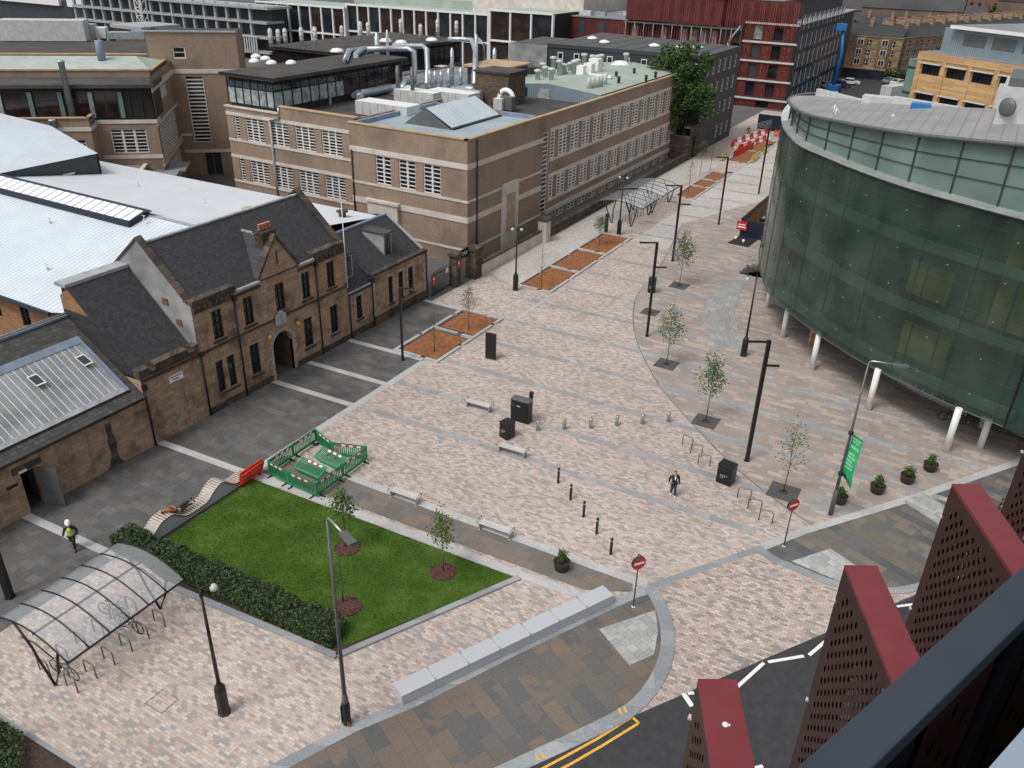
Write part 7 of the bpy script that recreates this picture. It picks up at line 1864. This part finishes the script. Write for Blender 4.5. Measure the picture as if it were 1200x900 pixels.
# ================================================================= PEOPLE
def skinned(name,joints,edges,m,parent,label=None,lv=2,root=0):
    "one continuous skinned surface grown from a skeleton; joints: (x,y,z,r) or (x,y,z,rx,ry)"
    me=bpy.data.meshes.new(name); me.from_pydata([j[:3] for j in joints],edges,[]); me.materials.append(M[m])
    o=bpy.data.objects.new(name,me); COL.objects.link(o); o.parent=parent
    md=o.modifiers.new('skin','SKIN'); md.use_smooth_shade=True
    for i,j in enumerate(joints):
        sv=me.skin_vertices[0].data[i]; sv.radius=(j[3],j[4] if len(j)>4 else j[3]); sv.use_root=(i==root)
    s=o.modifiers.new('sub','SUBSURF'); s.levels=lv; s.render_levels=lv
    return o
def person(label,P,ang,pose='walk',jacket='jacket',trouser='jeans',shoe='white',vest=None,hat=None,hair='hair',lean=0):
    t=thing('person',label,'person',(P[0],P[1],0),ang)
    # faces +x ; left = +y
    if pose=='walk': LK,LF,RK,RF=(.10,.09,.50),(.14,.09,.07),(.02,-.09,.49),(-.18,-.10,.08); LH,LE=(.10,.27,.86),(.0,.27,1.10); RH,RE=(-.10,-.27,.88),(-.08,-.27,1.12)
    else: LK,LF,RK,RF=(.22,.09,.52),(.24,.10,.07),(-.04,-.09,.50),(-.34,-.10,.22); LH,LE=(.16,.30,.92),(-.04,.30,1.12); RH,RE=(.22,-.32,.96),(-.02,-.30,1.12)
    J=[(0,0,.92,.14,.11),(0,0,1.08,.13,.10),(.01,0,1.28,.16,.11),(.01,0,1.42,.10,.08),(.02,0,1.50,.055,.055),(.03,0,1.55,.06,.06),(.03,0,1.64,.085,.10),(.03,0,1.71,.07,.08),
       (.01,.19,1.40,.062),(LE[0],LE[1],LE[2],.047),(LH[0],LH[1],LH[2],.033),(.01,-.19,1.40,.062),(RE[0],RE[1],RE[2],.047),(RH[0],RH[1],RH[2],.033),
       (0,.09,.86,.10),(*LK,.066),(*LF,.045),(0,-.09,.86,.10),(*RK,.066),(*RF,.045)]
    E=[(0,1),(1,2),(2,3),(3,4),(4,5),(5,6),(6,7),(3,8),(8,9),(9,10),(3,11),(11,12),(12,13),(0,14),(14,15),(15,16),(0,17),(17,18),(18,19)]
    # hands: palm and five fingers
    for hi,s_ in ((10,1),(13,-1)):
        H0=Vector(J[hi][:3]); pi_=len(J); J.append((H0.x+.015,H0.y,H0.z-.06,.030,.016)); E.append((hi,pi_))
        for k,(dx,ln) in enumerate([(-.026,.055),(-.009,.07),(.009,.072),(.026,.06)]):
            a=len(J); J.append((H0.x+.02+dx,H0.y,H0.z-.10,.009)); J.append((H0.x+.03+dx,H0.y-s_*.015,H0.z-.10-ln,.007)); E+= [(pi_,a),(a,a+1)]
        a=len(J); J.append((H0.x+.055,H0.y-s_*.01,H0.z-.06,.010)); J.append((H0.x+.065,H0.y-s_*.02,H0.z-.10,.008)); E+= [(pi_,a),(a,a+1)]
    skinned('body',J,E,'skin',t)
    # clothes follow the body
    J2=[(0,0,.80,.17,.15),(0,0,.92,.19,.16),(0,0,1.08,.175,.15),(.01,0,1.28,.20,.155),(.01,0,1.42,.135,.11),(.01,0,1.47,.075,.07),(.01,.19,1.40,.082),(LE[0],LE[1],LE[2],.064),(LH[0],LH[1],LH[2]+.03,.050),(.01,-.19,1.40,.082),(RE[0],RE[1],RE[2],.064),(RH[0],RH[1],RH[2]+.03,.050)]
    skinned('jacket',J2,[(0,1),(1,2),(2,3),(3,4),(4,5),(4,6),(6,7),(7,8),(4,9),(9,10),(10,11)],jacket,t)
    J3=[(0,0,.96,.165,.14),(0,.09,.84,.118),(*LK,.083),(LF[0],LF[1],LF[2]+.03,.062),(0,-.09,.84,.118),(*RK,.083),(RF[0],RF[1],RF[2]+.03,.062)]
    skinned('trousers',J3,[(0,1),(1,2),(2,3),(0,4),(4,5),(5,6)],trouser,t)
    for f in (LF,RF):
        z=max(.045,f[2]-.03); skinned('shoe',[(f[0]-.05,f[1],z,.05),(f[0]+.05,f[1],z,.048),(f[0]+.17,f[1],z-.012,.034)],[(0,1),(1,2)],shoe,t)
    if vest: 
        skinned('hi_vis_vest',[(0,0,.86,.215,.185),(0,0,1.02,.215,.185),(0,0,1.15,.21,.18),(.01,0,1.30,.225,.18),(.01,0,1.43,.16,.13)],[(0,1),(1,2),(2,3),(3,4)],vest,t)
        b=MB(); 
        for z in (.98,1.06): b.lathe((0,0,z),[(.0,0),(.205,0),(.205,.05),(0,.05)],'offwhite',16)
        o=b.build('reflective_band',t,local=True); o.scale=(.85,1.0,1)
    if hat:
        b=MB(); b.lathe((.03,0,1.66),[(.15,0),(.145,.03),(.135,.06),(.125,.12),(.08,.17),(0,.185)],hat,16); b.box(.12,-.09,1.655,.23,.09,1.675,hat); b.build('hard_hat',t,local=True)
    else: skinned('hair',[(.01,0,1.66,.10,.105),(.0,0,1.74,.085,.09)],[(0,1)],hair,t,lv=2)
    b=MB()
    for s_ in (-1,1): b.lathe((.118,s_*.032,1.648),[(0,-.01),(.012,0),(0,.01)],'black',8)
    b.lathe((.135,0,1.61),[(0,-.02),(.014,-.01),(.008,.02),(0,.03)],'skin',8); b.box(.113,-.025,1.575,.122,.025,1.585,'redclad')
    for s_ in (-1,1): b.lathe((.03,s_*.098,1.62),[(0,0),(.018,.02),(.02,.05),(0,.065)],'skin',8)
    b.build('face',t,local=True)
    return t
X,Y=G(788,581); pm=person('person walking across the setts in a black jacket, blue jeans and white trainers',(X,Y),math.atan2(-Y,-X)+.25,'walk')
b=MB(); b.ext([(1.14,0),(1.42,0)],'x',0,0,'white') if False else None
sh=skinned('shirt',[(.12,0,1.16,.05,.06),(.13,0,1.30,.055,.07),(.08,0,1.42,.05,.06)],[(0,1),(1,2)],'white',pm)
X,Y=G(88,643); person('person striding in dark clothes, yellow hi-vis vest and white hard hat on the slate paving',(X,Y),math.atan2(-Y,-X)-.35,'stride','jacket','jacket','jacket','hivis','white')
X,Y=G(876,160); person('distant worker in dark clothes among the red and white barriers',(X,Y),-1.2,'walk')
X,Y=G(896,140); person('distant worker in a yellow hi-vis vest at the street end',(-36.5,150.8),-1.3,'walk','jacket','jacket','jacket','hivis','white')
# person lying on the wavy bench, head towards the hedge
t=thing('person','person lying on their back on the wavy bench in a tan jacket and dark trousers','person',(-32.95,21.55,0))
def zb(y):
    for (a,z0_),(b_,z1_) in zip(pr,pr[1:]):
        if a<=y<=b_: return z0_+(z1_-z0_)*(y-a)/(b_-a)
    return .4
def LJ(x,y,dz,*r): return (x+0,y-21.55,zb(y)+dz,*r)
hip=22.62
J=[LJ(0,hip,.14,.14,.10),LJ(0,22.4,.16,.13,.1),LJ(0,22.15,.16,.15,.1),LJ(0,21.98,.14,.1,.08),LJ(0,21.86,.12,.055),LJ(0,21.72,.13,.085,.09),LJ(0,21.62,.13,.07,.08),
 LJ(.19,22.0,.15,.055),LJ(.27,22.25,.2,.045),(.12,22.35-21.55,zb(22.3)+.34,.033),LJ(-.19,22.0,.15,.055),LJ(-.27,22.28,.2,.045),(-.10,22.38-21.55,zb(22.3)+.33,.033),
 (.09,hip+.1-21.55,.62,.1),(.10,23.05-21.55,.68,.066),(.12,23.5-21.55,.62,.045),(-.09,hip+.1-21.55,.62,.1),(-.10,23.05-21.55,.72,.066),(-.06,23.5-21.55,.72,.045)]
Ed=[(0,1),(1,2),(2,3),(3,4),(4,5),(5,6),(3,7),(7,8),(8,9),(3,10),(10,11),(11,12),(0,13),(13,14),(14,15),(0,16),(16,17),(17,18)]
for hi,s_ in ((9,-1),(12,1)):
    H0=Vector(J[hi][:3]); pi_=len(J); J.append((H0.x+s_*.05,H0.y-.02,H0.z+.01,.028,.016)); Ed.append((hi,pi_))
    for k in range(4): a=len(J); J.append((H0.x+s_*.09,H0.y-.045+k*.018,H0.z+.012,.008)); J.append((H0.x+s_*.13,H0.y-.045+k*.018,H0.z,.007)); Ed+=[(pi_,a),(a,a+1)]
    a=len(J); J.append((H0.x+s_*.05,H0.y-.06,H0.z+.02,.009)); J.append((H0.x+s_*.07,H0.y-.09,H0.z+.025,.008)); Ed+=[(pi_,a),(a,a+1)]
skinned('body',J,Ed,'skin',t)
skinned('jacket',[LJ(0,hip-.05,.14,.165,.12),LJ(0,22.4,.17,.16,.12),LJ(0,22.15,.17,.18,.12),LJ(0,21.98,.15,.12,.1),LJ(.19,22.0,.15,.08),LJ(.27,22.25,.2,.066),(.14,22.34-21.55,zb(22.3)+.33,.052),LJ(-.19,22.0,.15,.08),LJ(-.27,22.28,.2,.066),(-.12,22.37-21.55,zb(22.3)+.32,.052)],[(0,1),(1,2),(2,3),(3,4),(4,5),(5,6),(3,7),(7,8),(8,9)],'brownjacket',t)
skinned('trousers',[LJ(0,hip,.15,.155,.12),(.09,hip+.1-21.55,.62,.118),(.10,23.05-21.55,.68,.085),(.12,23.45-21.55,.62,.062),(-.09,hip+.1-21.55,.62,.118),(-.10,23.05-21.55,.72,.085),(-.06,23.45-21.55,.72,.062)],[(0,1),(1,2),(2,3),(0,4),(4,5),(5,6)],'jacket',t)
for x,z in ((.12,.62),(-.06,.72)): skinned('shoe',[(x,23.54-21.55,z,.05),(x,23.56-21.55,z+.08,.046),(x,23.54-21.55,z+.18,.034)],[(0,1),(1,2)],'rubber',t)
skinned('hair',[LJ(0,21.70,.11,.1,.1),LJ(0,21.60,.12,.09,.09)],[(0,1)],'hair',t)
b=MB(); 
for s_ in (-1,1): b.lathe((s_*.032,21.70-21.55,zb(21.7)+.225),[(0,-.008),(.012,0),(0,.008)],'black',8)
b.lathe((0,21.74-21.55,zb(21.7)+.215),[(.016,0),(.012,.025),(0,.035)],'skin',8); b.build('face',t,local=True)
# ================================================================= NEAR BUILDING EDGE: fins and rail
th=math.radians(21.65); U=Vector((math.sin(th),math.cos(th))); Nn_=Vector((-math.cos(th),math.sin(th)))
def UN(u_,n_): q=U*u_+Nn_*n_; return (q.x,q.y)
ZT=25.2
fside=Vector((-.52,-.56)).normalized()      # run of the fin towards the facade in (u,n)
fthk=Vector((.13,-.10)).normalized()*.17
LF_=1.62; ZBt=19.0
def perf(L,Hh,pitch=.040,rad=.0135,mx=.08,m='finshade'):
    b=MB(); mi=b.mi(m); nx=int((L-2*mx)/pitch); nz=int((Hh-2*mx)/(pitch*1.15)); px=(L-2*mx)/nx; pz=(Hh-2*mx)/nz
    def q(*p): i=len(b.v); b.v+=[(x,0,z) for x,z in p]; b.f.append(tuple(range(i,i+len(p)))); b.m.append(mi); b.sm.append(False)
    q((0,0),(L,0),(L,mx),(0,mx)); q((0,Hh-mx),(L,Hh-mx),(L,Hh),(0,Hh)); q((0,mx),(mx,mx),(mx,Hh-mx),(0,Hh-mx)); q((L-mx,mx),(L,mx),(L,Hh-mx),(L-mx,Hh-mx))
    for i_ in range(nx):
        for j in range(nz):
            x0=mx+i_*px; z0_=mx+j*pz; cx=x0+px/2; cz=z0_+pz/2
            if (i_+j)%2: q((x0,z0_),(x0+px,z0_),(x0+px,z0_+pz),(x0,z0_+pz)); continue
            R=[(cx+rad*math.cos(a),cz+rad*1.55*math.sin(a)) for a in [PI/4+k*PI/4 for k in range(8)]]
            C=[(x0+px,z0_+pz),(cx,z0_+pz),(x0,z0_+pz),(x0,cz),(x0,z0_),(cx,z0_),(x0+px,z0_),(x0+px,cz)]
            for k in range(8): q(C[k],C[(k+1)%8],R[(k+1)%8],R[k])
    return b.mesh('perforated_side')
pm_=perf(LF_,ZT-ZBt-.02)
w3=lambda v: U*v[0]+Nn_*v[1]
sd=w3(fside); tk=w3(fthk); fang=math.atan2(sd.y,sd.x)
FL=['red perforated metal fin nearest the bottom edge, with a white speck on its top','red perforated metal fin, second from the bottom of the photo','red perforated metal fin, third from the bottom, beside the right pavement','red perforated metal fin cut by the right edge of the photo']
fins=None
for k,(u_,n_) in enumerate([(2.28,1.48),(3.47,1.52),(4.66,1.55),(5.85,1.58),(7.04,1.6),(1.09,1.46)]):
    P_=UN(u_,n_)
    lab=FL[k] if k<4 else ('red perforated metal fin beyond the right edge' if k==4 else 'red perforated metal fin below the bottom edge')
    t=thing('facade_fin',lab,'facade fin',(P_[0],P_[1],ZBt),0,group='red perforated metal fins')
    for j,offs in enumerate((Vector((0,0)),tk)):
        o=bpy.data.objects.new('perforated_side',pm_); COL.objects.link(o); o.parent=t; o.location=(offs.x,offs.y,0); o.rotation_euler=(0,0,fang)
    b=MB(); e=sd*LF_; o_=.006
    A_,B_,C_,D_=Vector((0,0)),e,e+tk,tk
    zt=ZT-ZBt
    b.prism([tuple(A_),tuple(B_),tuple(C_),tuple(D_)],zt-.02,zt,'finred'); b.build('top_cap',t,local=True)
    b=MB(); b.face([(0,0,0),(tk.x,tk.y,0),(tk.x,tk.y,zt-.02),(0,0,zt-.02)],'finred'); b.build('outer_edge',t,local=True)
    b=MB(); q=sd*.02+tk*.5
    for z in [zt*.12*j for j in range(1,9)]: b.box(-.012,-.012,z,.012,.012,z+.012,'offwhite'); 
    b.build('rivet',t,local=True)
    if k==0:
        t2=thing('bird_dropping','small white speck of bird dropping on the red fin top','dropping',(P_[0]+(sd*.24+tk*.5).x,P_[1]+(sd*.24+tk*.5).y,ZT))
        b=MB(); b.lathe((0,0,0),[(.014,0),(.015,.003),(.008,.008),(0,.009)],'white',9); b.lathe((.013,.005,0),[(.008,0),(.007,.004),(0,.006)],'white',8); b.build('speck',t2,local=True)
ra=math.atan2(U.y,U.x)
t=thing('terrace_parapet','dark slate-blue steel rail and parapet of the building the photo is taken from','railing',(0,0,0))
R0=(0,0)
def ub_(mb,u0,n0,z0_,u1,n1,z1_,m): mb.obox(R0,ra,u0,n0,z0_,u1,n1,z1_,m)
b=MB(); ub_(b,-3,.278,26.955,8,.342,27.0,'railblue'); ub_(b,-3,.282,26.94,8,.338,26.954,'railblack'); o=b.build('handrail',t,bevel=.004)
b=MB(); ub_(b,-3,.305,22.0,8,.325,26.939,'railblack'); b.build('backing_panel',t)
b=MB(); k=-2.6
while k<7.6:
    ub_(b,k,.270,24.5,k+.03,.303,26.938,'railblack') if False else None; k+=.5
for u0 in (-1.4,-.55,.3,1.13,1.60,2.45,3.3,4.15,5.0): pass
P_p=[(.66,.88),(1.13,1.37),(1.60,1.84),(2.07,2.31),(2.54,2.78),(3.0,3.24)]
for u0,u1 in P_p:
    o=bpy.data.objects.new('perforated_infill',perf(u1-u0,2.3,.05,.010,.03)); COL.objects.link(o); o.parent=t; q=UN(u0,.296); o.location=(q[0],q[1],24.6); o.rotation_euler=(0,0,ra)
for u0,u1 in P_p:
    pass
b=MB()
for u0 in (-1.0,-.1,.96,1.43,1.90,2.37,2.84,3.4,4.3,5.2,6.1): ub_(b,u0,.286,24.4,u0+.10,.304,26.938,'railblack')
b.build('post',t)
b=MB(); ub_(b,-3,-.5,26.92,8,.187,26.95,'flash'); b.build('coping_flashing',t)
b=MB(); ub_(b,-3,-.5,0,8,.18,26.919,'darkclad'); b.build('wall',t)
# ================================================================= LIGHT, WORLD, CAMERA
SUN_EL,SUN_AZ=math.radians(58),math.radians(200)
w=bpy.data.worlds.new('World'); scn.world=w; w.use_nodes=True; nt=w.node_tree
bg=nt.nodes['Background']; sky=nt.nodes.new('ShaderNodeTexSky'); sky.sky_type='NISHITA'; sky.sun_disc=False; sky.sun_elevation=SUN_EL; sky.sun_rotation=SUN_AZ
sky.air_density=1.0; sky.dust_density=4.0; sky.ozone_density=1.0
hs_=nt.nodes.new('ShaderNodeHueSaturation'); hs_.inputs['Saturation'].default_value=.28
nt.links.new(sky.outputs[0],hs_.inputs['Color']); nt.links.new(hs_.outputs[0],bg.inputs['Color']); bg.inputs['Strength'].default_value=.15
sun=bpy.data.lights.new('sun','SUN'); sun.energy=1.35; sun.angle=math.radians(16); sun.color=(1,.96,.91)
so_=bpy.data.objects.new('sun',sun); COL.objects.link(so_)
dv=Vector((math.sin(SUN_AZ)*math.cos(SUN_EL),math.cos(SUN_AZ)*math.cos(SUN_EL),math.sin(SUN_EL)))
so_.rotation_euler=dv.to_track_quat('Z','Y').to_euler()
cam=bpy.data.cameras.new('camera'); co=bpy.data.objects.new('camera',cam); COL.objects.link(co); scn.camera=co
cam.sensor_width=36; cam.sensor_fit='HORIZONTAL'; cam.lens=36*F/1200; cam.clip_start=.05; cam.clip_end=4000
mm=Matrix((RM.col[0],RM.col[1],-RM.col[2])).transposed(); co.matrix_world=Matrix.Translation((0,0,H))@mm.to_4x4()
scn.render.resolution_x=1024; scn.render.resolution_y=768
scn.view_settings.view_transform='Standard'; scn.view_settings.look='None'; scn.view_settings.gamma=1; scn.view_settings.exposure=.07
